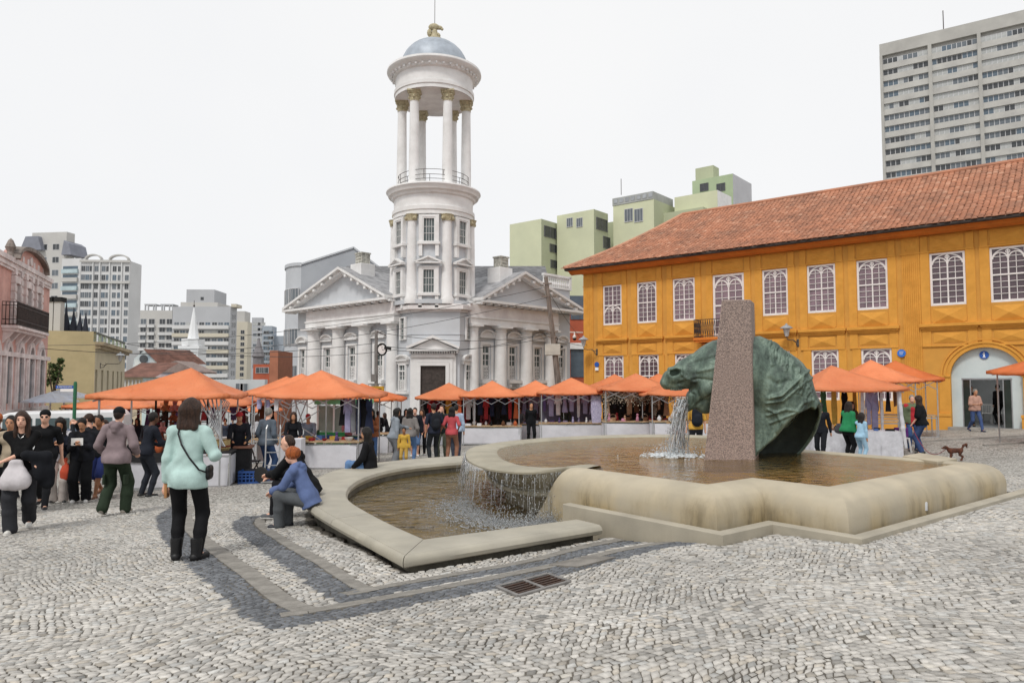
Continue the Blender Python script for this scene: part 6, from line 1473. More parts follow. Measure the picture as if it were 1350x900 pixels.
for k in range(6): x = b0+.3+(b1-b0-.6)*k/5; mb = MB(); mb.add([(x-.1, 0, zbal-.25), (x+.1, 0, zbal-.25), (x+.1, -bd+.2, zbal-.25), (x-.1, -bd+.2, zbal-.25), (x-.1, 0, zbal-.75), (x+.1, 0, zbal-.75)], [(0, 1, 2, 3), (3, 2, 5, 4), (0, 3, 4), (1, 5, 2)]); mb.build('corbel', pwh, pt)
rl = MB();
for (xa, ya), (xb, yb_) in zip([(b0, 0), (b0, -bd+.05), (b1, -bd+.05)], [(b0, -bd+.05), (b1, -bd+.05), (b1, 0)]):
 L_ = math.dist((xa, ya), (xb, yb_)); nn = max(3, int(L_/.11))
 for zz in (.05, .25, .85, 1.0): rl.beam((xa, ya, zbal+zz), (xb, yb_, zbal+zz), .04, .03)
 for k in range(nn+1): t = k/nn; rl.beam((xa+(xb-xa)*t, ya+(yb_-ya)*t, zbal), (xa+(xb-xa)*t, ya+(yb_-ya)*t, zbal+1.0), .03, .03)
rl.build('railing', irn, pt)
for px, lb in ((67, 'left of two grey chimneys with dark caps beside the pink house'), (77, 'right of two grey chimneys with dark caps above the beige building')):
 c = at_y(px, 440, 48); t_ = thing('chimney', lb, 'chimney', (c[0], 48, at_y(px, 445, 48)[2]), 0, 'two chimneys with dark caps'); zt_ = at_y(px, 398, 48)[2]-t_.location.z
 MB().box(-.22, .22, -.22, .22, 0, zt_).build('stack', ap_beige, t_); MB().box(-.3, .3, -.3, .3, zt_, zt_+.3).build('cap', black, t_)
bgd = at_y(125, 480, 46)[:2]; BF = Fr(bgd[0], 46, g1(bgd[0], 46)-.3, PK.rz); LB = BF.U(165.5)
bt = BF.thing('beige_building', 'flat roofed ochre beige building with tall narrow dark windows and parapet railing', 'building')
bg_m = M('beige_plaster', (.50, .42, .24), .85, .08, .7, .1, 15); bg2 = M('beige_light', (.56, .50, .36), .85, .08, .7, .1, 15)
Hb = BF.Z(126, 453); wnd = [BF.U(px) for px in (127, 135, 142.5, 149.5, 155.5, 160.5)]; wz0, wz1 = BF.Z(127, 520)-1.5, BF.Z(127, 487)
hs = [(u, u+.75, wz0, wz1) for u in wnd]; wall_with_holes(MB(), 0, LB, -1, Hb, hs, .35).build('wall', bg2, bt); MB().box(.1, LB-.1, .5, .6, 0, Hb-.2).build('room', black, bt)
for u in wnd: mb = MB(); mb.box(u+.33, u+.37, .15, .2, wz0, wz1); [mb.box(u, u+.75, .15, .2, wz0+q, wz0+q+.05) for q in (1.2, 2.4, 3.4)]; mb.build('window', M('dark_frame', (.05, .04, .03), .5), bt)
frl = 9.0
mb = MB(); mb.add([(0, 0, -1), (0, 10, -1), (0, 10, Hb+.0), (0, 0, Hb)], [(0, 3, 2, 1)]); mb.add([(0, 0, Hb), (LB, 0, Hb), (LB, 10, Hb), (0, 10, Hb)], [(0, 1, 2, 3)]); mb.build('front_wall', bg_m, bt)
mb = MB(); mb.box(-.15, LB+.2, -.5, 0, Hb-.1, Hb+.12); mb.box(-.08, LB, -.3, 0, Hb-.3, Hb-.1); mb.build('cornice', M('cornice_brown', (.38, .31, .20), .85, .15, 1, .1), bt)
ph = BF.Z(126, 437)-Hb
mb = MB(); mb.box(0, .15, 0, 10, Hb, Hb+ph); mb.build('parapet', bg_m, bt)
mb = MB(); mb.box(0, LB, .0, .12, Hb+ph-.12, Hb+ph); mb.build('parapet_rail', M('rail_dark', (.10, .11, .09), .7), bt)
for k in range(8): u = LB*k/7.3; MB().box(u, u+.35, 0, .12, Hb+.12, Hb+ph-.12).build('parapet_post', M('greenish_post', (.35, .42, .34), .8, .1, 1, 0), bt)
MB().box(LB-.02, LB+.0, 0, 10, -1, Hb).build('end_wall', bg2, bt)
for k, (px, h_) in enumerate(((86.5, 2.1), (96.5, 1.75), (105, 1.4), (112.5, 1.4))):
 c = at_y(px, 437, 49); t_ = thing('closed_parasol', ['largest, leftmost', 'second from the left', 'third from the left', 'rightmost'][k]+' of four dark closed parasols on the beige roof', 'parasol', (c[0], 49, c[2]-.3), 0, 'closed parasols on the beige roof')
 MB().lathe([(.42-.05*k, .15), (.36-.05*k, .3), (.10, h_*.7), (.02, h_+.2)], (0, 0, 0), 8).build('fabric', M('navy_fabric', (.025, .03, .045), .8, .2, 3, .2), t_); MB().beam((0, 0, -1), (0, 0, .2), .06, .06).build('pole', irn, t_)
lantern(Fr(BF.x, BF.y, BF.z, BF.rz), 133, 482, 'wall lantern on the side of the beige building above its dark windows', 1.2)
bh = Box(395, 520, 522, 350, 66, 0.0); q_ = Fr(bh.f.x, 66, bh.zb, 0); bt2 = bh.thing('blue_grey_house', 'plain blue grey building with rounded corner and high gable left of the church', 'building')
bgm = M('blue_grey_plaster', (.37, .39, .42), .85, .05, .5, .05, 10, col2=(.34, .36, .39)); bgl = M('blue_grey_light', (.50, .52, .55), .85, .05, .5, .05, 10)
zq = lambda py, d=66: at_y(450, py, d)[2]-bh.zb
mb = MB(); mb.extr([(0, 0), (bh.f.U(524), 0), (bh.f.U(524), zq(372)), (bh.f.U(465), zq(327)), (0, zq(349))], 0, 14); mb.build('wall', bgm, bt2)
mb = MB(); mb.beam((0, -.02, zq(349)+.05), (bh.f.U(465), -.02, zq(327)+.05), .2, .15); mb.beam((bh.f.U(465), -.02, zq(327)+.05), (bh.f.U(524), -.02, zq(372)+.05), .2, .15); mb.build('coping', bgl, bt2)
ex = bh.f.U(361); V = []; F = []; n = 12; zt_ = zq(349)-.1
for k in range(n+1):
 a = math.pi/2*k/n; x = -(-ex)*math.sin(a); y = 4.2*(1-math.cos(a)); V += [(x, y, 0), (x, y, zt_-.0), (x-.12*math.sin(a), y-.12*math.cos(a), zt_), (x-.12*math.sin(a), y-.12*math.cos(a), zt_+.3), (x, y+.2, zt_+.3)]
for k in range(n):
 for q in range(4): F.append((k*5+q, k*5+q+1, k*5+5+q+1, k*5+5+q))
mb = MB(); mb.add(V, F); mb.add([(ex, 4.2, 0), (ex, 14, 0), (ex, 14, zt_), (ex, 4.2, zt_)], [(0, 3, 2, 1)]); mb.build('round_corner', bgl, bt2, smooth='auto')
wbg = win_unit(1.4, 1.5, g_mid, frm, 2)
for py in (402.5, 455, 503):
 for a in (.28, .62, .95, 1.25):
  x = ex*math.sin(a); y = 4.2*(1-math.cos(a)); rz = -math.atan2(4.2*math.sin(a), -ex*math.cos(a)); o = place(wbg, bt2, x-.6*math.cos(rz), y-.6*math.sin(rz)-.06, zq(py, 67), rz, .85, 1.0)
bk2 = M('brick_edge', (.42, .17, .10), .8, .1, 1, .1); c = at_y(360.5, 500, 60); o = MB().box(-.35, .35, -2, 2, -5, at_y(360, 462, 60)[2]).build('brick_pier', bk2); o.location = (c[0], 62, 0); tag(o, 'narrow orange brick wall end left of the blue grey house', 'wall')
# ============================================================ PEOPLE
def cloth(hex_, rough=.85, var=.12):
 c = lin(hex_); g = sum(c)/3; c = tuple((x*.88+g*.12)*.86 for x in c)
 return M('cloth_'+hex_.strip('#'), c, rough, var, 5, .35, 120, spec=.2, bdist=.004)
def leather(hex_): return M('leather_'+hex_.strip('#'), lin(hex_), .5, .15, 8, .15, 60)
skin_m = {k: M('skin_'+k, lin(v), .55, .06, 9, .08, 90, spec=.35) for k, v in dict(fair='dfae96', mid='b98768', tan='96674a', dark='5e3d2c').items()}
hair_m = {k: M('hair_'+k, lin(v), .55, .45, 25, .7, 60, stretch=(2.2, 2.2, .25), bdist=.02) for k, v in dict(black='17120f', brown='3a261b', auburn='8a4520', grey='8c8983', dark='241812', ginger='a85a2a').items()}
nrm = lambda v: np.array(v, float)/(np.linalg.norm(v)+1e-9)
def ik(a, t, l1, l2, pole):
 a = np.array(a, float); t = np.array(t, float); d = t-a; L = np.linalg.norm(d); mx_ = (l1+l2)*.995
 if L > mx_: t = a+d/L*mx_; d = t-a; L = mx_
 x = (l1*l1-l2*l2+L*L)/(2*L); hh = math.sqrt(max(l1*l1-x*x, 0)); u = d/L; p = np.array(pole, float); p = p-(p@u)*u; p /= np.linalg.norm(p)+1e-9
 return a+u*x+p*hh, t
POSES = dict(
 stand=dict(lh=(-.26, .03, .82), rh=(.26, .03, .82), lf=(-.10, .0), rf=(.10, .02)),
 contra=dict(lh=(-.27, .0, .84), rh=(.24, .12, .92), lf=(-.13, -.04), rf=(.11, .10)),
 walk=dict(lh=(-.26, -.12, .86), rh=(.27, .24, .92), lf=(-.07, .30), rf=(.08, -.30), lift=(0, .07)),
 walk2=dict(lh=(-.27, .22, .92), rh=(.26, -.14, .86), lf=(-.08, -.30), rf=(.07, .30), lift=(.07, 0)),
 phone=dict(lh=(-.05, .33, 1.20), rh=(.06, .34, 1.24), lf=(-.10, .02), rf=(.11, -.02)),
 photo=dict(lh=(-.07, .34, 1.50), rh=(.07, .34, 1.52), lf=(-.11, .0), rf=(.11, .05)),
 browse=dict(lh=(-.16, .40, 1.02), rh=(.15, .42, 1.04), lf=(-.12, .0), rf=(.12, .04), lean=12),
 reach=dict(lh=(-.12, .50, 1.15), rh=(.22, .05, .86), lf=(-.10, .05), rf=(.12, -.04), lean=6),
 crossed=dict(lh=(.13, .22, 1.14), rh=(-.13, .24, 1.10), lf=(-.11, .0), rf=(.11, .03)),
 hips=dict(lh=(-.19, .10, 1.02), rh=(.19, .10, 1.02), lf=(-.14, .0), rf=(.14, .02)),
 back=dict(lh=(-.06, -.18, .93), rh=(.06, -.18, .93), lf=(-.12, .0), rf=(.12, .02)),
 pockets=dict(lh=(-.20, .12, .93), rh=(.20, .12, .93), lf=(-.11, .0), rf=(.12, .04)))
PEOPLE = []
def person(px, D, h, face, label, top, legs, pose='stand', hair='brown', hl='short', skin='mid', sleeves=1., fem=None, shoes='2a2a2c', wide=0., topfit=.0, hem=.86, hood=False, hat=None, hatc='222222', yaw=0, nod=0,
   pz=None, loc=None, gz=None, shorts=False, skirt=None, group=None, over=None, cell=None, kid=False, glasses=False, jacket_open=None, hairs=1., sit=None, fleshed=1.):
 fem = (hl in ('long', 'bob', 'tail', 'bun')) if fem is None else fem
 P_ = dict(POSES[pose] if isinstance(pose, str) else pose)
 if pz: P_.update(pz)
 x, y = loc if loc else ((px-675)/FPX*D/math.cos(TH)*1.0, D)
 z = g1(x, y) if gz is None else gz
 s = h/1.75; rz = R_(face)
 rt = thing('person', label, 'person', (x, y, z), rz, group)
 cell = cell or (.0105 if D < 12.5 else .0165 if D < 17 else .024 if D < 24 else .032)
 near = D < 17
 fwd = np.array([0, 1., 0]); lean = R_(P_.get('lean', 3)); side = P_.get('side', 0)
 pel = np.array(P_.get('pel', (0, 0, .94)), float); up = nrm([math.sin(R_(side)), math.sin(lean), math.cos(lean)]); tf = nrm(np.cross(up, [1, 0, 0])*1.0); tf = tf if tf[1] > 0 else -tf
 neck = pel+up*.52; sw_ = .165 if fem else .185; yw = R_(P_.get('twist', 0)); rx = np.array([math.cos(yw), math.sin(yw), 0.])
 LS, RS = neck-rx*sw_-up*.066, neck+rx*sw_-up*.066
 hd = nrm(up*.6+np.array([0, 0, .6])+fwd*.18*1); hc = neck+hd*.165+fwd*.012
 hw = .105 if fem else .095; LH, RH = pel+np.array([-hw, 0, -.05]), pel+np.array([hw, 0, -.05])
 lift = P_.get('lift', (0, 0)); ft = []
 for i, k in enumerate(('lf', 'rf')):
  q = P_[k]; ft.append(np.array([q[0], q[1], (q[2] if len(q) > 2 else 0)+.085+lift[i]], float))
 if kid: hk = 1.16
 LK, LA = ik(LH, ft[0], .43, .43, (-.1, 1, .1)); RK, RA = ik(RH, ft[1], .43, .43, (.1, 1, .1))
 pl = P_.get('lpole', (-.5, -.7, -.6)); pr = P_.get('rpole', (.5, -.7, -.6))
 LE, LW_ = ik(LS, P_['lh'], .285, .25, pl); RE, RW_ = ik(RS, P_['rh'], .285, .25, pr)
 hs = 1.13 if kid else 1.0
 q = lambda v: tuple(np.array(v)*s); FL_ = (tuple(tf), 1.42)
 yawr = R_(yaw); hf = nrm([math.sin(-yawr)*-1, math.cos(yawr), -math.sin(R_(nod))]); hx = nrm(np.cross(hf, [0, 0, 1])); hu = nrm(np.cross(hx, hf))
 Hp = lambda a, b, c: q(hc+(hx*a+hf*b+hu*c)*hs)
 Rm = [list(hx), list(hf), list(hu)]
 c_ = lambda a, b, ra, rb, *f: ('c', q(a), q(b), ra*s, rb*s, *f)
 B = [('e', Hp(0, -.004, .025), (.074*s*hs, .093*s*hs, .098*s*hs), Rm), ('e', Hp(0, .018, -.045), (.058*s*hs, .070*s*hs, .068*s*hs), Rm), ('c', Hp(0, .045, -.075), Hp(0, .052, -.07), .030*s*hs, .028*s*hs)]
 if near: B += [('c', Hp(0, .088, .01), Hp(0, .104, -.022), .009*s, .014*s), ('c', Hp(-.03, .075, .028), Hp(.03, .075, .028), .013*s, .013*s), ('c', Hp(-.018, .084, -.052), Hp(.018, .084, -.052), .009*s, .009*s),
     ('c', Hp(-.074, -.005, .01), Hp(-.074, -.008, -.02), .013*s, .009*s), ('c', Hp(.074, -.005, .01), Hp(.074, -.008, -.02), .013*s, .009*s)]
 B += [c_(LS, neck+up*.0, .04, .045, FL_), c_(RS, neck, .04, .045, FL_), c_(neck-up*.02, hc-hd*.05, .054 if not fem else .046, .052 if not fem else .045), c_(LS, RS, .055, .055, FL_),
   c_(pel+up*.12, pel+up*.36, .115, .13, FL_), c_(pel-[.05, 0, 0], pel+[.05, 0, 0], .115, .115, FL_)]
 for S_, E, W_, sg in ((LS, LE, LW_, -1), (RS, RE, RW_, 1)):
  B += [c_(S_, E, .047, .037), c_(E, W_, .036, .025)]
  d = nrm(W_-E); pn = nrm(np.cross(d, [0, 0, 1.]) if abs(d[2]) < .9 else np.array([1., 0, 0]));
  if P_.get('palm'): pn = nrm(P_['palm'])
  hb = nrm(np.cross(pn, d)); w0 = W_+d*.02
  B += [c_(w0, W_+d*.075, .028, .031, (tuple(hb), 1.7))]
  if near:
   for i in range(4):
    o_ = pn*(-.027+.018*i); L_ = (.062, .072, .068, .052)[i]; b0 = W_+d*.088+o_; cu_ = P_.get('curl', .5)
    m1 = b0+nrm(d+hb*-sg*0+np.array([0, 0, -cu_*.3]))*L_*.5; m2 = m1+nrm(d+np.array([0, 0, -cu_*1.4])+fwd*.2*cu_)*L_*.5
    B += [c_(b0, m1, .0095, .009), c_(m1, m2, .009, .0078)]
   t0 = W_+d*.03+pn*(-sg*.024); B += [c_(t0, t0+nrm(d-pn*sg*.9)*.045, .013, .011), c_(t0+nrm(d-pn*sg*.9)*.045, t0+nrm(d-pn*sg*.5)*.075, .011, .009)]
  else: B += [c_(W_+d*.07, W_+d*.125, .026, .016)]
 for H_, K, A in ((LH, LK, LA), (RH, RK, RA)): B += [c_(H_, K, .078, .052), c_(K, K*.55+A*.45+[0, -.01, 0], .052, .05), c_(K*.5+A*.5, A, .045, .034)]
 fts = []
 for A, K, i in ((LA, LK, 0), (RA, RK, 1)):
  ff = nrm([P_.get('toe', (-.18, .18))[i], 1, 0]); dn = -.35 if lift[i] else 0
  heel = A+[0, 0, -.045]-ff*.035; toe = A+ff*.14+[0, 0, -.052+(-.05 if lift[i] else 0)]
  B += [c_(A, heel, .034, .032), c_(A+[0, 0, -.02], toe, .034, .026)]; fts.append((A, heel, toe, ff))
 body = sdf_obj('body', skin_m[skin], rt, B, cell*s**.5, .022*s)
 tm = cloth(top); f = .014+topfit; fa = .013+topfit*.45; T = [c_(LS, neck-up*.01, .046+fa, .040+fa, FL_), c_(RS, neck-up*.01, .046+fa, .040+fa, FL_), c_(LS, RS, .052+fa, .052+fa, FL_), c_(pel+up*.14, pel+up*.37, .122+f*.9, .132+f*.6, FL_)]
 zc_ = pel+up*(hem-.94)
 if hem < .94 or True: T += [c_(pel+up*.14, pel+up*(hem-.99), .125+f, (.132 if not fem else .150)+f*1.3, (tuple(tf), 1.28))]
 T += [c_(pel+np.array([-.05, -.035, -.05]), pel+np.array([.05, -.035, -.05]), .122+f*.9, .122+f*.9)] if not sit else []
 T += [c_(pel-rx*.062+up*.01, pel+rx*.062+up*.01, .135+f*.9, .135+f*.9, (tuple(tf), 1.3))]
 T += [c_(pel+up*(hem-.93)-rx*.06, pel+up*(hem-.93)+rx*.06, .122+f*1.2, .122+f*1.2, (tuple(tf), 1.25))]
 if fem: T += [c_(neck-up*.19-rx*.06+tf*.055, neck-up*.19+rx*.06+tf*.055, .062, .062)]
 else: T += [c_(neck-up*.14-rx*.06+tf*.02, neck-up*.14+rx*.06+tf*.02, .09+f*.3, .09+f*.3)]
 if sleeves > 0:
  for S_, E, W_ in ((LS, LE, LW_), (RS, RE, RW_)):
   if sleeves <= .5: T += [c_(S_, S_+(E-S_)*sleeves*1.8, .050+fa, .050+f)]
   else: e2 = E+(W_-E)*min(1, (sleeves-.5)*2)*.97; T += [c_(S_, E, .050+fa, .043+fa), c_(E, e2, .043+fa, .029+fa)]
 if hood: T += [('c', q(neck-rx*.07+up*.0-tf*.045), q(neck+rx*.07-tf*.045), .045*s, .045*s), ('c', q(neck-tf*.09-up*.05), q(neck-tf*.10-up*.09), .062*s, .04*s), ('c', q(neck-rx*.085+tf*.02), q(neck-rx*.05-tf*.06+up*.02), .032*s, .036*s), ('c', q(neck+rx*.085+tf*.02), q(neck+rx*.05-tf*.06+up*.02), .032*s, .036*s)]
 cut = [(q(pel+up*(hem-.94)), tuple(-up))]
 amp = (.0075 if near else .004)*(1+topfit*10)
 sub_ = [('e', q(neck+up*.03+tf*.03), (.062*s, .07*s, .05*s))]
 sdf_obj('shirt' if not hood else 'hoodie', tm, rt, T, cell*s**.5, .028*s, amp=amp*s, seed=int(px*7+D*13) % 9999, cuts=cut, subs=sub_)
 if over:   # open jacket over the shirt: a second shell, open at the front
  T2 = [(p[0], p[1], p[2], p[3]+.016*s, p[4]+.016*s, *p[5:]) for p in T if p[0] == 'c']
  sdf_obj('jacket', cloth(over), rt, T2, cell*s**.5, .028*s, amp=amp*s*1.3, seed=5, cuts=cut, subs=[('c', q(neck+tf*.19+up*.05), q(pel+tf*.20-up*.15), .085*s, .10*s)])
 lm = cloth(legs); lf = .012+wide*.5
 if skirt:
  sdf_obj('skirt', lm, rt, [c_(pel+[0, 0, .02], pel-[0, 0, skirt], .135, .17, (tuple(fwd), 1.2))], cell*s**.5, .04*s, amp=.006*s, cuts=[(q(pel-[0, 0, skirt]), (0, 0, -1))])
 else:
  Lg = [c_(pel-[.055, .0, 0], pel+[.055, .0, 0], .118+lf, .118+lf, FL_), c_(pel-[.05, .035, .06], pel+[.05, -.035, -.06], .10+lf*.6, .10+lf*.6)]
  for H_, K, A in ((LH, LK, LA), (RH, RK, RA)):
   if shorts: Lg += [c_(H_, K, .085+lf, .075+lf)]
   else: Lg += [c_(H_, K, .084+lf, .058+lf+wide*.3), c_(K, K*.55+A*.45+[0, -.008, 0], .056+lf+wide*.4, .052+lf+wide*.6), c_(K*.5+A*.5, A+[0, 0, -.01], .05+lf+wide*.6, .038+lf+wide*1.1)]
  sd = sit is not None
  cuts_ = [] if sd else [(q(pel+up*.10), tuple(up))]
  if not shorts and not max(lift) and not sd: cuts_.append(((0, 0, .035*s), (0, 0, -1)))
  sdf_obj('shorts' if shorts else 'trousers', lm, rt, Lg, cell*s**.5, .03*s, amp=(.005 if wide > .01 else .003)*s*(1 if near else .7), seed=int(px+D) % 999, cuts=cuts_)
 sh = leather(shoes)
 for i, (A, heel, toe, ff) in enumerate(fts):
  zs_ = A[2]-.085
  Vp = [c_(A+[0, 0, -.035], heel, .045, .046), c_(heel+[0, 0, -.002], toe, .045, .037)]
  o = sdf_obj('shoe', sh, rt, Vp, max(cell*.8, .01)*s, .02*s, cuts=[((0, 0, (zs_+.012)*s) if not lift[i] else (0, 0, -1), (0, 0, -1)), (q(A+[0, 0, .045]), (0, 0, 1))])
  if near:
   so_c = np.array(heel)*.5+np.array(toe)*.5
   sdf_obj('sole', leather('e4e2de' if shoes.lower() not in ('141416', '101012', '2b1d16') else shoes), rt, [c_(heel+[0, 0, -.022], toe+[0, 0, -.012], .047, .040, ((0, 0, 1), 2.2))], .012*s, .01)
 hm = hair_m[hair]; Hs = hs*hairs
 if hl != 'bald':
  g = .010 if hl == 'short' else .018
  Hr = [('e', Hp(0, -.018, .036), ((.074+g)*s*Hs, (.090+g)*s*Hs, (.096+g)*s*Hs), Rm)]
  subh = [('e', Hp(0, .105, -.035), (.078*s*hs, .072*s*hs, .098*s*hs), Rm)]
  if hl == 'short': subh += [('e', Hp(0, .0, -.13), (.12*s, .12*s, .085*s), Rm)]
  if hl in ('long', 'bob'):
   ln_ = .30 if hl == 'long' else .17
   for sx in (-.055, 0, .055): Hr += [('c', Hp(sx, -.055, .02), q(hc+hx*sx*1.25-hf*.062+np.array([0, -.01, -ln_])), .050*s*Hs, .042*s*Hs)]
   for sx in (-.072, .072): Hr += [('c', Hp(sx, -.0, .02), q(hc+hx*sx*1.12+hf*.004+np.array([0, 0, -ln_*.85])), .026*s*Hs, .028*s*Hs)]
  if hl == 'tail': Hr += [('c', Hp(0, -.09, .05), Hp(0, -.13, .0), .03*s, .035*s), ('c', Hp(0, -.13, .0), Hp(0, -.12, -.17), .034*s, .018*s)]
  if hl == 'bun': Hr += [('e', Hp(0, -.10, .04), (.058*s, .052*s, .062*s)), ('e', Hp(.01, -.09, .0), (.05*s, .045*s, .05*s))]
  if hl == 'short': Hr += [('c', Hp(0, -.06, .0), Hp(0, -.05, -.05), .055*s, .045*s)]
  sdf_obj('hair', hm, rt, Hr, cell*s**.5*.9, .03*s, amp=(.006 if hl != 'short' else .003)*s, seed=3, subs=subh, ksub=.008)
 if hat:
  hcm = cloth(hatc); Hh = [('e', Hp(0, -.012, .055), (.088*s, .104*s, .088*s), Rm)]
  sdf_obj('cap' if hat == 'cap' else 'beanie', hcm, rt, Hh+([('c', Hp(0, .09, .035), Hp(0, .135, .025), .045*s, .045*s, (tuple(hu), 4.0))] if hat == 'cap' else []), cell*.9, .012, cuts=[(Hp(0, 0, .012 if hat == 'cap' else -.005), tuple(-hu))])
 if D < 14 or glasses:
  if glasses:
   mb = MB(); [mb.ball(Hp(sx, .090, .008), .021*s, 8, 6, (1.15, .35, .9)) for sx in (-.033, .033)]; mb.beam(Hp(-.05, .09, .012), Hp(.05, .09, .012), .006, .006); mb.build('sunglasses', black, rt, smooth=True)
  elif D < 14:
   for sx in (-.031, .031): MB().ball(Hp(sx, .083, .006), .0125*s, 8, 6, (1.25, .6, .75)).build('eye', M('eye', (.10, .07, .06), .25, .1, 3, 0), rt, smooth=True)
   mb = MB(); mb.ball(Hp(0, .093, -.052), .017*s, 8, 5, (1.2, .35, .38)); mb.build('mouth', M('lips', lin('a05a50'), .5, .1, 3, 0), rt, smooth=True)
   mb = MB(); [mb.beam(Hp(sx-.017, .090, .029), Hp(sx+.017, .090, .031), .006, .005) for sx in (-.033, .033)]; mb.build('eyebrow', hm, rt)
 Wm = Matrix.Translation((x, y, z)) @ Matrix.Rotation(rz, 4, 'Z')
 J = dict(LW=LW_, RW=RW_, neck=neck, pel=pel, LS=LS, RS=RS, hc=hc, tf=tf, up=up, LE=LE, RE=RE)
 J = {k: Vector(v)*s if k not in ('tf', 'up') else Vector(v) for k, v in J.items()}
 PEOPLE.append((rt, J, Wm)); return rt, J, Wm
def held(name, label, cat, Wm, pos, rzl=0, group=None):
 p = Wm @ Vector(pos); e = Wm.to_euler().z; return thing(name, label, cat, p, e+rzl, group)
def bag_blob(t, mat, w, d, h, name='bag', amp=.006, cell=.014, z=0):
 r = d/2
 return sdf_obj(name, mat, t, [('c', (-w/2+r, 0, z-h+r), (w/2-r, 0, z-h+r), r, r), ('c', (-w/2+r, 0, z-h*.62), (w/2-r, 0, z-h*.62), r*.95, r*.95), ('c', (-w/2.4+r, 0, z-h*.35), (w/2.4-r, 0, z-h*.35), r*.7, r*.7), ('c', (-w/3+r, 0, z-.03), (w/3-r, 0, z-.03), r*.35, r*.35),
  ('c', (-w/2+r, 0, z-h+r), (-w/3+r, 0, z-.03), r*.8, r*.3), ('c', (w/2-r, 0, z-h+r), (w/3-r, 0, z-.03), r*.8, r*.3), ('c', (0, 0, z-h+r), (0, 0, z-.05), r, r*.4)], cell, .07, amp=amp)
def backpack(pp, hex_, label):
 rt, J, Wm = pp; c = J['neck']-J['up']*.22-J['tf']*.20; t = held('backpack', label, 'backpack', Wm, c)
 sdf_obj('bag', cloth(hex_), t, [('c', (0, 0, .12), (0, 0, -.14), .13, .15, ((0, 1, 0), 1.7)), ('c', (0, -.07, -.05), (0, -.07, -.14), .10, .11, ((0, 1, 0), 1.6))], .016, .02, amp=.003)
 for s_ in (-1, 1):
  sh = (J['LS'] if s_ < 0 else J['RS'])*.62+J['neck']*.38-c
  MB().tube([(s_*.08, .03, .16), tuple(sh+J['up']*.055), tuple(sh+J['tf']*.10-J['up']*.02), tuple(sh+J['tf']*.10-J['up']*.25), (s_*.12, .06, -.15)], .018, 6).build('strap', cloth('1c1d22'), t)
W1 = person(252, 7.85, 1.70, 8, 'woman seen from behind in pale mint shirt, black leggings and black boots', 'b9d8d2', '17171a', pz=dict(lh=(-.24, .04, .84), rh=(.20, .24, 1.12), lf=(-.10, .0), rf=(.13, -.05), toe=(-.15, .55)), hair='brown', hl='bob', skin='fair', shoes='141416', topfit=.012, hem=.79, hairs=1.18, yaw=12, wide=.004)
rt, J, Wm = W1
t = held('crossbody_bag', 'black crossbody bag on a thin strap worn by the woman in the mint shirt', 'handbag', Wm, (.215, .03, .95))
sdf_obj('bag', leather('141416'), t, [('c', (0, -.05, .0), (0, .05, 0), .05, .05, ((1, 0, 0), 1.8)), ('c', (0, -.05, -.06), (0, .05, -.06), .05, .05, ((1, 0, 0), 1.8))], .012, .02)
off = Vector((.215, .03, .95)); pts = [Vector((-.105, .02, 1.475)), Vector((-.085, -.085, 1.42)), Vector((-.03, -.142, 1.30)), Vector((.06, -.166, 1.16)), Vector((.16, -.135, 1.02)), Vector((.215, -.04, .98))]
MB().tube([p*1.66/1.75-off+Vector((0, -.012, 0)) for p in pts], .010, 6).build('strap', leather('141416'), t)
for sx, yy in ((-.10, .0), (.13, -.05)):
 k = 1.66/1.75; o = MB().lathe([(.058, .04), (.056, .12), (.062, .20), (.060, .235), (.05, .237)], (sx*k, (yy-.01)*k, 0), 16).build('boot_shaft', leather('141416'), rt, smooth='auto')
t = held('wallet', 'small tan wallet in the left hand of the woman in the mint shirt', 'wallet', Wm, J['LW']+Vector((.0, .03, -.10))); MB().box(-.015, .015, -.05, .05, -.09, .09).build('cover', leather('a9794e'), t, bevel=.006)
W2 = person(34, 10.5, 1.72, 206, 'woman in black top and wide charcoal trousers walking forward, arms crossed over a jacket', '131315', '34353a', pose='walk2', pz=dict(lh=(.15, .24, 1.06), rh=(-.17, .26, 1.02), lf=(-.09, -.22), rf=(.07, .20), lpole=(-.9, -.1, -.8), rpole=(.9, -.1, -.8)), hair='brown', hl='long', skin='fair', sleeves=.72, wide=.028, shoes='d8d6d0', hem=.84)
rt, J, Wm = W2
t = held('shopping_bag', 'white shopping bag hanging from the arms of the walking woman in black', 'bag', Wm, (.02, .27, 1.03)); bag_blob(t, cloth('d9d3d6'), .36, .16, .40, amp=.010)
t = held('carried_jacket', 'black jacket draped over the forearms of the walking woman in black', 'jacket', Wm, (-.20, .24, 1.10))
sdf_obj('jacket', cloth('1a1c22'), t, [('c', (.10, .03, .0), (-.13, 0, -.06), .07, .08), ('c', (-.12, 0, -.05), (-.16, -.02, -.40), .09, .10, ((0, 1, 0), 1.5)), ('c', (-.02, .05, -.06), (-.08, .04, -.30), .08, .07, ((0, 1, 0), 1.6))], .013, .05, amp=.010)
MB().tube([(-.055, .03, 1.44), (-.03, .105, 1.36), (0, .118, 1.33), (.03, .105, 1.36), (.055, .03, 1.44)], .003, 5).build('necklace', M('silver', (.6, .6, .6), .3, .05, 3, 0, metal=.8), rt)
W3 = person(158, 12.0, 1.76, 4, 'man walking away in dusty mauve hoodie, dark green cargo trousers and black cap', '8f7d80', '2c3a2a', pose='walk', pz=dict(lh=(-.25, .16, .98), rh=(.24, .18, 1.0), lf=(-.12, -.16), rf=(.11, .12), lift=(.06, 0)), hair='dark', hl='short', skin='fair', hood=True, hat='cap', hatc='191b1e', wide=.022, shoes='8a837a', topfit=.016, hem=.84)
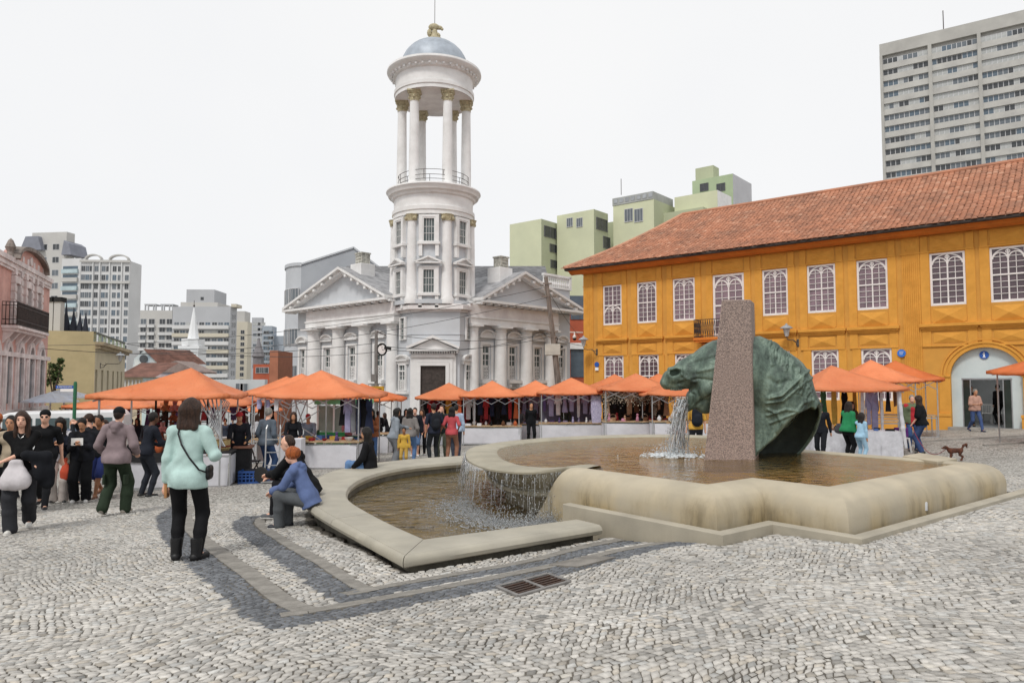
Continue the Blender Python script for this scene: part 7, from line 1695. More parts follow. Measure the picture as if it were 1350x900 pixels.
for sx in (-1, 1): MB().box(sx*.165-.02, sx*.165+.02, -.07, .06, .50, .66).build('pocket', cloth('2c3a2a'), W3[0], bevel=.01)
person(20, 12.4, 1.70, 200, 'person half hidden behind the walking woman, in a striped knitted sleeve and black trousers', 'b9a88e', '17181b', pose='walk', hair='black', hl='short', fem=False, shoes='e4e4e4', sleeves=.8)
c_ = PEOPLE[-1]; t = held('blue_bag', 'bright blue bag carried low at the left edge of the photo', 'bag', c_[2], (.32, .05, .78)); bag_blob(t, cloth('1d6bb5'), .34, .14, .36, amp=.01)
person(1, 12.9, 1.76, 205, 'man at the left edge in orange cap and black top', '17181b', '2a2c33', hair='dark', skin='tan', hat='cap', hatc='c4692f', pose='walk2')
person(64, 13.4, 1.80, 205, 'bearded man in black T-shirt, black beanie and sunglasses', '17181b', '222327', hair='black', skin='fair', hat='beanie', hatc='121316', glasses=True, sleeves=.45, pose='walk')
person(24, 15.5, 1.66, 175, 'woman with dark hair in white top behind the walking woman in black', 'd8d6d2', '33363d', hair='black', hl='tail', skin='mid', pose='stand')
person(84, 14.2, 1.66, 205, 'young woman in white top, open dark shirt and pale pink trousers looking at her phone', 'e3e0e6', 'd9cdc6', pose='phone', hair='black', hl='long', skin='mid', over='202431', wide=.03, shoes='3a3a3a', nod=22)
t = held('shoulder_bag', 'beige shoulder bag on the young woman in pale pink trousers', 'handbag', PEOPLE[-1][2], (-.22, .12, .98)); bag_blob(t, leather('8d8474'), .22, .12, .22)
person(113, 14.2, 1.64, 200, 'woman in all black reading a white leaflet', '16171b', '141519', pose='phone', hair='black', hl='short', fem=True, skin='mid', over='1c1e26', wide=.03, shoes='e0dedb', nod=30)
t = held('leaflet', 'white leaflet held by the woman dressed in black', 'paper', PEOPLE[-1][2], (.02, .36, 1.2)); MB().box(-.10, .10, 0, .006, -.07, .07).build('sheet', M('paper', (.8, .8, .78), .6, .02, 3, 0), t)
t = held('orange_bag', 'orange cloth bag hanging between the two women in the left crowd', 'bag', PEOPLE[-1][2], (.26, .02, .86)); bag_blob(t, cloth('d8502a'), .16, .10, .42, amp=.012)
person(124, 15.6, 1.74, 100, 'bearded man in dark clothes holding up a phone', '22262c', '1b1d22', pose='photo', hair='brown', skin='fair', hatc='555')
person(136, 15.0, 1.70, 185, 'young man in black top, blue shorts and sandals', '191b20', '2b3a78', shorts=True, hair='black', skin='tan', shoes='6a4a38', pose='walk')
person(118, 18.5, 1.72, 170, 'woman with dark ponytail farther back in the left crowd', '555a66', '2a2d35', hair='black', hl='tail', pose='stand')
person(128, 19.5, 1.76, 10, 'man in white T-shirt farther back in the left crowd', 'd5d5d8', '30343c', hair='dark', sleeves=.45)
person(100, 20.5, 1.7, 200, 'man in blue grey jacket near the street sign', '68768a', '333', hair='grey', pose='walk') if False else person(100, 20.5, 1.70, 200, 'man in blue grey jacket near the street sign', '68768a', '33343a', hair='grey', pose='walk')
person(145, 21, 1.66, 180, 'woman in dark coat beside the big left stall', '2c2a33', '22232a', hair='brown', hl='long', pose='browse')
person(108, 23.5, 1.72, 20, 'man in light shirt walking away on the left', 'b9bec4', '3a3f4a', hair='brown', pose='walk2')
person(196, 14.7, 1.72, -35, 'dark skinned vendor in navy jacket with red scarf reaching over the left stall', '20242f', '2b2f38', pose='browse', hair='black', skin='dark', shoes='222222')
person(205, 18.3, 1.74, 200, 'vendor in dark shirt behind the teddy bears of the left stall', '26262c', '222222', hair='black', skin='dark', pose='browse')
person(318, 17.6, 1.70, 200, 'vendor with red cap bending at the right end of the left stall', '23252d', '22232a', pose='browse', hair='black', hat='cap', hatc='b01c24')
sitp = dict(pel=(0, 0, .47), lf=(-.10, .43), rf=(.12, .38), lean=25, lh=(-.06, .56, .56), rh=(.08, .54, .54), lpole=(-.7, -.2, -.7), rpole=(.7, -.2, -.7), toe=(-.1, .1), curl=.9)
gzs = -.50
W5 = person(0, 10.0, 1.56, 84, 'red haired woman in blue hoodie and grey trousers sitting on the fountain seat', '5f73a3', '5b5f63', pose=sitp, loc=(-2.76, 9.92), gz=-.48, hair='ginger', hl='bun', skin='fair', hood=True, hem=.80, topfit=.02, wide=.02, shoes='22242c', sit=1, nod=12)
sit2 = dict(sitp); sit2.update(lean=30, lf=(-.10, .50), rf=(.12, .44), lh=(-.02, .62, .62), rh=(.10, .60, .58))
W6 = person(0, 10.4, 1.78, 82, 'man with shaved head in black hooded jacket sitting behind the red haired woman', '17181b', '1d1e22', pose=sit2, loc=(-3.0, 10.75), gz=-.50, hair='brown', hl='short', hairs=.90, skin='fair', hood=True, hem=.80, topfit=.02, shoes='55575a', sit=1, nod=10)
sit3 = dict(pel=(0, 0, .42), lf=(-.12, .50), rf=(.10, .62), lean=6, lh=(-.20, .28, .44), rh=(.22, .34, .42), lpole=(-.6, -.5, -.6), rpole=(.6, -.5, -.6), toe=(0, 0))
pw_ = at_z(487, 617, ZS); person(0, 15.2, 1.66, 82, 'long haired woman in black jacket and jeans sitting on the far fountain seat', '17171b', '5f86b8', pose=sit3, loc=(pw_[0], pw_[1]+.1), gz=g1(pw_[0], pw_[1])+.07, hair='black', hl='long', skin='mid', hem=.76, topfit=.03, sit=1, shoes='cfcfcf')
person(354, 17.6, 1.76, -25, 'grey haired man in grey blue shirt and jeans standing by the hand truck', '5d6976', '34517c', hair='grey', skin='fair', topfit=.016, hem=.84, shoes='5c2f28', pose='pockets', hl='short')
person(388, 20.6, 1.68, 200, 'brown haired vendor in black behind the toy table', '1b1c22', '222326', hair='brown', hl='bob', pose='browse')
person(409, 22.0, 1.62, 185, 'vendor in red cap and grey blue top behind the toy table', '8b9bb0', '333640', hat='cap', hatc='c0232b', hair='dark', pose='browse')
person(491, 22.0, 1.70, 190, 'woman with long curly hair in orange brown top and blue jeans', '9c5a33', '46699c', hair='black', hl='long', skin='tan', pose='phone', shoes='e0dedb', topfit=.02)
person(520, 20.3, 1.66, -60, 'black haired woman in pale grey hoodie and wide grey trousers beside the small boy', '8f98a2', '777b80', hair='black', hl='long', hood=True, wide=.035, skin='mid', pose='reach', topfit=.015)
person(534, 20.1, 1.12, 178, 'small boy in yellow shirt standing beside the fountain seat', 'd8ab2e', 'c19a3a', hair='black', kid=True, skin='tan', shoes='444444', pose='stand')
person(541, 21.6, 1.66, -5, 'woman with black hair in taupe sweater and jeans seen from behind', '86807d', '5c82b5', hair='black', hl='bob', skin='mid', pose='contra', topfit=.02)
person(526, 23.5, 1.70, 10, 'woman in black with long dark hair behind the grey hoodie', '15161a', '1c1d22', hair='black', hl='long')
person(548, 25.5, 1.72, 185, 'young man in light blue shirt and denim shorts looking at the stalls', '7f9cc4', '54749f', shorts=True, over='1d2029', hair='dark', skin='fair', shoes='e6e6e6', pose='stand')
person(557, 26.0, 1.66, 180, 'woman in pink top and black trousers near the church side stalls', 'c98579', '17181c', hair='brown', hl='long', pose='stand', shoes='d0d0d0')
P9 = person(573, 21.8, 1.78, 25, 'man with black backpack, navy T-shirt and dark trousers near the fountain', '262c3c', '2b2f33', hair='dark', sleeves=.45, skin='mid', pose='contra', shoes='1f1f22'); backpack(P9, '24272e', 'dark grey backpack on the man in the navy T-shirt')
person(584, 22.6, 1.74, 170, 'man in dark green jacket and olive trousers facing the backpacker', '2a3433', '6f7764', hair='brown', skin='fair', pose='photo')
person(596, 21.9, 1.66, -8, 'woman in coral red T-shirt and tan trousers seen from behind', 'c2474e', '9a6a52', hair='black', hl='bob', skin='tan', sleeves=.5, pose='hips', shoes='c8b8a8')
person(602, 23.8, 1.74, 10, 'man in light blue shirt next to the woman in red', 'a9bdd6', '3d4250', hair='black', skin='mid')
person(464, 24.5, 1.72, 175, 'woman in red and white checked shirt by the hanging clothes', 'b46a70', '454b5a', hair='brown', hl='long', pose='browse')
person(473, 24.0, 1.68, -30, 'woman in white T-shirt by the hanging clothes', 'd4d6da', '3a3f4d', hair='black', hl='long', sleeves=.45)
person(484, 27.0, 1.68, 170, 'woman in dark top behind the orange brown top', '2d2a30', '2a2d36', hair='dark', hl='long')
r8 = random.Random(21)
cols_t = ['c9ccd2', '3a4252', '1d1e24', '7b2f33', '99a5b5', '56604c', 'b98a6a', '2b2f3a', '8a8d94', 'd6cfc4', '405a86', '6a4a58']
nmt = ['white', 'slate blue', 'black', 'wine red', 'light blue', 'olive', 'tan', 'navy', 'grey', 'cream', 'blue', 'plum']
spots = [(500, 31, 0), (512, 33, 0), (524, 34, 0), (536, 31.5, 0), (548, 36, 0), (470, 33, 0), (456, 36, 0), (444, 31, 0), (430, 34, 0), (492, 37, 0), (328, 34, 1), (335, 41, 1), (321, 39, 1), (341, 35, 1), (350, 38, 1), (300, 30, 1), (310, 44, 1), (170, 27, 2), (185, 30, 2), (160, 33, 2), (176, 37, 2), (150, 29, 2), (345, 46, 1), (562, 38, 0)]
plc = ['in the crowd before the church door', 'in the street between the two big stalls', 'in the crowd behind the left stall']
for i, (px, D, k) in enumerate(spots):
 c = r8.randrange(12); hr = r8.choice(['black', 'dark', 'brown']); hl = r8.choice(['short', 'long', 'bob', 'short']); c2 = r8.choice(['2a2d35', '34517c', '1c1d22', '55585f'])
 n = sum(1 for s_ in spots[:i] if s_[2] == k)
 od = ['first', 'second', 'third', 'fourth', 'fifth', 'sixth', 'seventh', 'eighth', 'ninth', 'tenth', 'eleventh', 'twelfth'][sorted([s_[0] for s_ in spots if s_[2] == k]).index(px)]
 person(px, D, r8.uniform(1.6, 1.8), r8.choice([0, 20, 180, 160, 90, 200]), f'person in {nmt[c]} top {plc[k]}, {od} from left', cols_t[c], c2, hair=hr, hl=hl, pose=r8.choice(['stand', 'walk', 'walk2', 'browse', 'contra']), cell=.036, skin=r8.choice(['fair', 'mid', 'tan']))
person(700, 30.6, 1.80, 186, 'man in black standing alone before the row of stalls, hands behind his back', '101216', '0f1115', hair='black', skin='mid', pose='back', hem=.82)
P10 = person(916, 19.6, 1.72, -4, 'grey haired man in yellow T-shirt with black backpack seen behind the spout', 'dba52a', '2e3138', hair='grey', sleeves=.5, skin='fair'); backpack(P10, '1f2530', 'black backpack on the man in the yellow T-shirt')
person(1079, 19.0, 1.58, 150, 'person with dark hair in black jacket walking behind the statue', '1b1d25', '1a1c22', hair='black', hl='short', skin='mid', pose='walk')
person(1114, 19.8, 1.62, -68, 'woman with long dark hair in bright green top and black trousers at the right stall', '1f8a55', '15161a', hair='dark', hl='long', skin='mid', pose='reach', topfit=.03)
t = held('handbag', 'dark grey handbag over the shoulder of the woman in green', 'handbag', PEOPLE[-1][2], (-.2, -.06, 1.0)); bag_blob(t, leather('33343a'), .30, .14, .24)
person(1131, 19.4, 1.30, -60, 'girl in light blue top and trousers pointing at the right stall table', '9fcbe6', '9cc4de', hair='dark', hl='long', kid=True, skin='mid', pose='reach')
person(1199, 22.3, 1.72, 168, 'grey haired man in red T-shirt and open green jacket facing the leash holder', 'c3202f', '3b5b8f', over='6d7c5c', hair='grey', skin='fair', shoes='55585e', topfit=.03)
P11 = person(1211, 21.3, 1.72, 42, 'woman in black T-shirt and jeans holding a red dog leash', '15161a', '3a5280', hair='brown', hl='bob', skin='fair', sleeves=.5, pose='stand', pz=dict(lh=(-.22, .16, .92)), topfit=.03)
person(1282, 28.2, 1.66, 184, 'woman in patterned pink blouse and jeans walking out of the arched doorway', 'c79a86', '40588a', hair='grey', hl='short', fem=True, skin='mid', sleeves=.5, pose='walk', shoes='28354f', pz=dict(lh=(-.08, .28, 1.15), rh=(.1, .28, 1.12)), topfit=.03)
person(1276, 30.8, 1.72, 180, 'dark silhouetted person just inside the doorway behind the woman in pink', '1a1a1c', '1c1d20', hair='black', pose='walk2', gz=Y.z+DZ)
person(1314, 32.0, 1.78, 10, 'person in black standing inside the doorway hall', '101012', '141416', hair='black', pose='stand', gz=Y.z+DZ)
person(1117, 21.8, 1.62, 185, 'vendor in brown cardigan behind the right stall table', '6e5644', '33343a', hair='brown', hl='bob', pose='browse')
for px, D, lb, c in ((640, 34, 'vendor in dark red behind the first table of the church row', '6a2a30'), (685, 35, 'vendor in grey behind the second table of the church row', '77787c'), (745, 34.5, 'vendor with olive jacket behind the third table of the church row', '4b4f42'), (822, 33, 'vendor in white shirt among the crafts stall', 'c9c9c9')):
 person(px, D, 1.64, 182, lb, c, '2a2c33', hair='dark', hl='short', pose='browse', skin='tan')
# ============================================================ DOG
dx, dy = at_z(1255, 604, -.30); D_ = 18.6; dx = (1256-675)/FPX*D_; dz_ = g1(dx, D_)
dog = thing('dog', 'small brown black dog with curled tail walking left beyond the fountain wall', 'dog', (dx, D_, at_y(1256, 606.5, D_)[2]), 0)
k = .82
dp = [('c', (-.17*k, 0, .30*k), (.16*k, 0, .31*k), .085*k, .072*k), ('c', (-.18*k, 0, .31*k), (-.27*k, 0, .38*k), .07*k, .05*k), ('e', (-.32*k, 0, .40*k), (.062*k, .05*k, .05*k)), ('c', (-.35*k, 0, .39*k), (-.43*k, 0, .37*k), .032*k, .020*k), ('c', (-.30*k, .035, .43*k), (-.27*k, .05, .39*k), .02*k, .014*k), ('c', (-.30*k, -.035, .43*k), (-.27*k, -.05, .39*k), .02*k, .014*k),
  ('c', (.18*k, 0, .34*k), (.25*k, 0, .46*k), .026*k, .028*k), ('c', (.25*k, 0, .46*k), (.33*k, 0, .49*k), .03*k, .034*k), ('c', (.33*k, 0, .49*k), (.35*k, 0, .40*k), .034*k, .02*k)]
for sy, a, b in ((-.045, -.22, -.19), (.045, -.13, -.10)): dp += [('c', (-.15*k, sy, .27*k), ((a+b)/2*k+.01, sy, .15*k), .042*k, .026*k), ('c', ((a+b)/2*k+.01, sy, .15*k), (a*k, sy, .02*k), .024*k, .017*k), ('c', (a*k, sy, .018*k), (a*k-.03, sy, .012*k), .018*k, .015*k)]
for sy, a in ((-.05, .12), (.05, .20)): dp += [('c', (.13*k, sy, .28*k), (a*k-.03, sy, .17*k), .055*k, .032*k), ('c', (a*k-.03, sy, .17*k), (a*k+.04, sy, .11*k), .028*k, .02*k), ('c', (a*k+.04, sy, .11*k), (a*k+.01, sy, .02*k), .02*k, .016*k), ('c', (a*k+.01, sy, .018*k), (a*k-.02, sy, .012*k), .018*k, .015*k)]
sdf_obj('body', M('dog_fur', lin('5a3322'), .8, .4, 9, .6, 60, col2=lin('201612'), fac2=.5, bdist=.02), dog, dp, .012, .03, amp=.003)
MB().lathe([(.052*k, -.012), (.054*k, .012)], (-.25*k, 0, .36*k), 12).build('collar', cloth('b3262c'), dog)
J = P11[1]; Wm = P11[2]; a = Wm @ (J['LW']+Vector((0, .04, -.08))); b = Vector((dx-.2, D_, dog.location.z+.32)); L_ = (b-a)
o = MB().tube([tuple(L_*t+Vector((0, 0, -.5*math.sin(math.pi*t)*.9))) for t in [i/14 for i in range(15)]], .008, 5).build('dog_leash', cloth('a0323c')); o.location = a; tag(o, 'thin red leash running from the woman in black T-shirt toward the dog', 'leash')
# ============================================================ MARKET
def canopy_mat(name, col):
 m = bpy.data.materials.new(name); m.use_nodes = True; t = m.node_tree; L = t.links; b = t.nodes['Principled BSDF']; N = t.nodes.new; out = t.nodes['Material Output']
 co = N('ShaderNodeTexCoord'); n = N('ShaderNodeTexNoise'); n.inputs['Scale'].default_value = 1.3; n.inputs['Detail'].default_value = 6; L.new(co.outputs['Object'], n.inputs['Vector'])
 r = N('ShaderNodeValToRGB'); e = r.color_ramp.elements; e[0].position = .3; e[0].color = (*[c*.86 for c in col], 1); e[1].position = .75; e[1].color = (min(col[0]*1.08, .95), col[1]*1.25, col[2]*1.5, 1); L.new(n.outputs['Fac'], r.inputs['Fac']); L.new(r.outputs[0], b.inputs['Base Color'])
 b.inputs['Roughness'].default_value = .55; tr = N('ShaderNodeBsdfTranslucent'); L.new(r.outputs[0], tr.inputs[0]); mx = N('ShaderNodeMixShader'); mx.inputs[0].default_value = .35; L.new(b.outputs[0], mx.inputs[1]); L.new(tr.outputs[0], mx.inputs[2]); L.new(mx.outputs[0], out.inputs[0])
 n2 = N('ShaderNodeTexNoise'); n2.inputs['Scale'].default_value = 3.5; n2.inputs['Detail'].default_value = 3; n2.inputs['Distortion'].default_value = 1; L.new(co.outputs['Object'], n2.inputs['Vector']); bp = N('ShaderNodeBump'); bp.inputs['Strength'].default_value = .7; bp.inputs['Distance'].default_value = .09; L.new(n2.outputs['Fac'], bp.inputs['Height']); L.new(bp.outputs[0], b.inputs['Normal'])
 return obj_random(m, .86, 1.05)
orange = canopy_mat('orange_canvas', (.95, .30, .11)); orange2 = canopy_mat('strong_orange_canvas', (.92, .24, .06)); whitec = canopy_mat('white_canvas', (.84, .82, .80))
alu = M('bare_aluminium', (.50, .51, .52), .35, .08, 6, .05, metal=.7); vin = M('white_vinyl', (.62, .62, .66), .5, .06, 1.5, .25, 5, bdist=.03); vin2 = M('grey_vinyl', (.38, .39, .43), .55, .08, 1.5, .2, 5); blk = M('black_cloth', (.02, .02, .022), .9, .2, 3, .2); wood = M('table_board', (.45, .33, .20), .7, .2, 4, .2)
r0 = random.Random(77)
def canopy(t, w, d, ze, zp, mat, off=(0, 0), white_side=False):
 """square pyramid of cloth with sagging ridges and a short hem; white_side: the left face is white with an orange border"""
 m = 8; cx, cy = off; sg = r0.uniform(.03, .10); sh_ = r0.uniform(.03, .09); C4 = [(-w/2, -d/2), (w/2, -d/2), (w/2, d/2), (-w/2, d/2)]
 mb = MB()
 for f in range(4):
  a, b = C4[f], C4[(f+1) % 4]; V = []; F = []
  for j in range(m+1):
   t_ = j/m
   for i in range(m+1):
    s_ = i/m; ex, ey = a[0]+(b[0]-a[0])*s_, a[1]+(b[1]-a[1])*s_
    x = ex*(1-t_)+cx*t_; y = ey*(1-t_)+cy*t_
    z = ze+(zp-ze)*(t_**1.12)-sg*math.sin(math.pi*t_)*(1 if 0 < i < m else .35)-sh_*math.sin(math.pi*s_)*(1-t_)+.012*math.sin(s_*19+t_*7)*(1-t_)
    V.append((x, y, z))
  for j in range(m):
   for i in range(m):
    q = j*(m+1)+i; F.append((q, q+1, q+m+2, q+m+1))
  mi = [0]*len(F)
  if white_side and f == 3: mi = [1 if 0 < (k % m) < m-2 else 0 for k in range(len(F))]
  n0 = len(mb.f); mb.add(V, F); mb.mi[n0:] = mi
  V = [];
  for i in range(m+1):
   s_ = i/m; ex, ey = a[0]+(b[0]-a[0])*s_, a[1]+(b[1]-a[1])*s_; z = ze-sh_*math.sin(math.pi*s_)+.012*math.sin(s_*19); V += [(ex, ey, z), (ex, ey, z-.09-.012*math.sin(s_*20))]
  mb.add(V, [(2*i+1, 2*i+3, 2*i+2, 2*i) for i in range(m)])
 o = mb.build('canopy', [mat, whitec], t, smooth='auto'); md = o.modifiers.new('thick', 'SOLIDIFY'); md.thickness = .006
 return o
def scissor(t, x0, x1, y, z0, z1, n=3):
 for k in range(n):
  a = x0+(x1-x0)*k/n; b = x0+(x1-x0)*(k+1)/n
  MB().beam((a, y, z0), (b, y, z1), .025, .025).build('strut', alu, t); MB().beam((a, y+.03, z1), (b, y+.03, z0), .025, .025).build('strut', alu, t)
STALLS = []
def stall(px, D, label, w=2.9, d=2.9, rz=0., tw=None, td=.9, eave=2.12, rise=.62, mat=None, off=(0, 0), tz=.86, panel=None, front=True, white_side=False, sciss=True, group='orange market stalls', skirt=None, poles=True, ty=None, tx=0.):
 x = (px-675)/FPX*D; z = g1(x, D); t = thing('market_stall', label, 'market stall', (x, D, z), rz, group); mat = mat or orange
 canopy(t, w, d, eave, eave+rise, mat, off, white_side)
 pw, pd = w/2-.22, d/2-.22
 if poles:
  for sx in (-1, 1):
   for sy in (-1, 1): MB().beam((sx*pw, sy*pd, -.25), (sx*pw, sy*pd, eave+.04), .035, .035).build('pole', alu, t)
  for sx in (-1, 1): MB().beam((sx*pw, -pd, eave-.05), (sx*pw, pd, eave-.05), .03, .03).build('rail', alu, t)
  for sy in (-1, 1): MB().beam((-pw, sy*pd, eave-.05), (pw, sy*pd, eave-.05), .03, .03).build('rail', alu, t)
  for sx in (-1, 1):
   for sy in (-1, 1): MB().beam((sx*(w/2-.12), sy*(d/2-.12), eave-.14), (off[0], off[1], eave+rise-.22), .03, .03).build('rafter', alu, t)
 if sciss: scissor(t, -pw, pw, -pd, eave-.42, eave-.08, 4)
 tw = tw or w*.82; ty = -pd if ty is None else ty
 mb = MB(); x0, x1, y0, y1 = tx-tw/2, tx+tw/2, ty, ty+td
 MB().box(x0-.02, x1+.02, y0-.03, y1, tz-.04, tz).build('table_top', wood if skirt is None else blk, t)
 for xx in (x0, x1-.04):
  for yy in (y0, y1-.04): MB().box(xx, xx+.04, yy, yy+.04, -.2, tz-.04).build('table_leg', alu, t)
 mb = MB(); mb.box(x0, x1, y0-.01, y0+.03, .04, .09); mb.box(x0, x1, y0-.01, y0+.03, tz-.12, tz-.08); mb.build('frame', alu, t)
 if front:
  n = 8; V = []; F = []
  for i in range(n+1):
   for j in range(5): V.append((x0+.05+(x1-x0-.1)*i/n, y0-.012+.012*math.sin(i*1.3+j*.8), .10+(tz-.20)*j/4-.015*math.sin(math.pi*i/n)*(j == 4)))
  for i in range(n):
   for j in range(4): q = i*5+j; F.append((q, q+5, q+6, q+1))
  mb = MB(); mb.add(V, F); mb.build('front_panel', panel or vin, t, smooth=True)
  for xx in (x0+.02, x1-.02): mb = MB(); mb.box(xx-.01, xx+.01, y0+.04, y1-.05, .1, tz-.1); mb.build('side_panel', panel or vin, t)
 st = dict(t=t, x0=x0, x1=x1, y0=y0, y1=y1, tz=tz, pw=pw, pd=pd, eave=eave, M=Matrix.Translation((x, D, z)) @ Matrix.Rotation(rz, 4, 'Z'), rz=rz, D=D)
 STALLS.append(st); return st
r9 = random.Random(33)
ORD = ['first', 'second', 'third', 'fourth', 'fifth', 'sixth', 'seventh', 'eighth', 'ninth', 'tenth', 'eleventh', 'twelfth', 'thirteenth', 'fourteenth', 'fifteenth', 'sixteenth', 'seventeenth', 'eighteenth', 'nineteenth', 'twentieth']
def put(st, name, label, cat, x, y, z, rz=0, group=None):
 p = st['M'] @ Vector((x, y, z)); return thing(name, label, cat, p, st['rz']+rz, group)
def garment_mesh(w, h, kind, seed):
 r = random.Random(seed); mb = MB(); n = 6
 if kind == 'shirt':   P = [(-.5, 1), (-.62, .86), (-.80, .60), (-.64, .52), (-.46, .66), (-.44, 0), (.44, 0), (.46, .66), (.64, .52), (.80, .60), (.62, .86), (.5, 1), (.16, 1.0), (0, .93), (-.16, 1.0)]
 elif kind == 'dress': P = [(-.3, 1), (-.42, .8), (-.30, .62), (-.62, 0), (.62, 0), (.30, .62), (.42, .8), (.3, 1), (.12, 1), (0, .92), (-.12, 1)]
 elif kind == 'scarf': P = [(-.28, 1), (-.33, .5), (-.25, 0), (.27, .04), (.34, .5), (.26, 1)]
 else:                 P = [(-.42, 1), (-.48, .5), (-.44, 0), (-.06, 0), (0, .55), (.06, 0), (.44, 0), (.48, .5), (.42, 1)]
 P = [(x*w/2, (z-1)*h) for x, z in P]
 from mathutils.geometry import tessellate_polygon
 tr = tessellate_polygon([[Vector((p[0], p[1], 0)) for p in P]]); m = len(P)
 wv_ = lambda x, z: .03*math.sin(x*28+seed)+.015*math.sin(z*17+seed)
 V = [(x, wv_(x, z)-.02, z) for x, z in P]+[(x, wv_(x, z)+.025, z) for x, z in P]; F = [tuple(q) for q in tr]+[tuple(i+m for i in reversed(q)) for q in tr]+[(i, (i+1) % m, m+(i+1) % m, m+i) for i in range(m)]
 mb.add(V, F); return mb
GC = {'white': 'd9d9dc', 'black': '1b1b1f', 'red': 'a3272c', 'navy': '252c45', 'orange': 'c9622c', 'purple': '5d4a7d', 'green': '3c6e4a', 'pink': 'c987a0', 'brown': '6d4830', 'grey': '8a8c92', 'lilac': 'a39fc4', 'blue': '3d62a0', 'tan': 'c29b78', 'wine red': '6d2233', 'yellow': 'd1ab3c'}
def hang(st, n, where, cols, kinds=('shirt', 'dress', 'scarf'), x0=None, x1=None, y=None, h=(.6, .95), ztop=None, w=(.34, .5), grp=None):
 x0 = -st['pw'] if x0 is None else x0; x1 = st['pw'] if x1 is None else x1; y = st['pd']-.15 if y is None else y; zt = ztop or st['eave']-.10
 for i in range(n):
  c = r9.choice(cols); k = r9.choice(kinds); x = x0+(x1-x0)*(i+.5)/n; t = put(st, 'hanging_'+k, f'{c} {k} hanging {where}, {ORD[i]} from left', k, x, y+r9.uniform(-.05, .05), zt-r9.uniform(0, .06), r9.uniform(-.2, .2), 'clothes hanging in the stalls')
  hh = r9.uniform(*h); ww = r9.uniform(*w); garment_mesh(ww, hh, k, r9.randrange(99)).build('fabric', cloth(GC[c]), t)
  MB().tube([(-ww*.3, 0, 0), (0, 0, .05), (0, 0, .09), (ww*.02, 0, .10)], .006, 4).build('hanger', alu, t)
def toy_item(t, kind, c, s=1.):
 m = cloth(GC.get(c, c))
 if kind == 'box': MB().box(-.10*s, .10*s, -.08*s, .08*s, 0, .12*s).build('body', m, t, bevel=.006)
 elif kind == 'bowl': MB().lathe([(.05*s, 0), (.11*s, .06*s), (.13*s, .10*s), (.12*s, .10*s), (.09*s, .05*s), (.001, .03*s)], (0, 0, 0), 14).build('body', m, t, smooth='auto')
 elif kind == 'vase': MB().lathe([(.05*s, 0), (.09*s, .08*s), (.08*s, .15*s), (.035*s, .2*s), (.05*s, .24*s)], (0, 0, 0), 12).build('body', m, t, smooth='auto')
 elif kind == 'hat': MB().lathe([(.17*s, 0), (.17*s, .012*s), (.09*s, .025*s), (.085*s, .10*s), (.06*s, .13*s), (.001, .135*s)], (0, 0, 0), 16).build('body', m, t, smooth='auto')
 elif kind == 'basket':
  MB().lathe([(.10*s, 0), (.14*s, .12*s), (.13*s, .12*s), (.09*s, .02*s), (.001, .02*s)], (0, 0, 0), 12).build('body', m, t, smooth='auto'); MB().tube([(.13*s*math.cos(a), 0, .12*s+.12*s*math.sin(a)) for a in [math.pi*k/8 for k in range(9)]], .008*s, 5).build('handle', m, t)
 elif kind == 'doll':
  MB().ball((0, 0, .22*s), .045*s, 8, 6).lathe([(.07*s, 0), (.05*s, .1*s), (.03*s, .18*s)], (0, 0, 0), 10).build('body', m, t, smooth=True)
 elif kind == 'folded': MB().box(-.14*s, .14*s, -.10*s, .10*s, 0, .05*s).box(-.13*s, .13*s, -.095*s, .09*s, .05*s, .085*s).build('body', m, t, bevel=.012)
KN = dict(box='box', bowl='bowl', vase='vase', hat='hat', basket='basket', doll='doll', folded='folded cloth')
def table_goods(st, n, where, cols, kinds, s=(.8, 1.4), rows=2, xr=None):
 x0, x1 = xr or (st['x0']+.15, st['x1']-.15)
 for i in range(n):
  k = r9.choice(kinds); c = r9.choice(cols); x = x0+(x1-x0)*(i+.5)/n; y = st['y0']+.15+(st['y1']-st['y0']-.3)*((i % rows)/max(rows-1, 1))+r9.uniform(-.04, .04)
  t = put(st, k if k != 'folded' else 'folded_cloth', f'{c} {KN[k]} on {where}, {ORD[i]} from left', KN[k], x, y, st['tz'], r9.uniform(-.6, .6), 'goods on the stall tables'); toy_item(t, k, c, r9.uniform(*s))
S1 = stall(231, 17.2, 'large orange market stall with teddy bears behind the woman in the mint shirt', w=2.95, d=2.75, rz=R_(12), tw=2.3, td=1.0, eave=2.17, rise=.62, off=(.34, .1), ty=-.95, tx=.30, sciss=False, skirt=1)
mb = MB();
for k in range(6):
 a = (1.05+.0*k, -1.2+.10*k, S1['tz']+.55);
 MB().tube([(.72+.09*k, -1.0+.05*k, 2.1), (1.32-.02*k, -.95+.04*k, .98)], .018, 6).build('strut', alu, S1['t'])
for k in range(5): MB().tube([(1.34, -1.2+.16*k, 2.08-.03*k), (.90+.05*k, -.85, 1.42-.06*k)], .012, 5).build('strut', alu, S1['t'])
bearm = {c: M('plush_'+c, lin(h), .95, .25, 14, .8, 70, bdist=.02) for c, h in (('brown', '8a4f35'), ('tan', 'b07a55'), ('pink', 'c98b86'), ('dark', '3a2620'))}
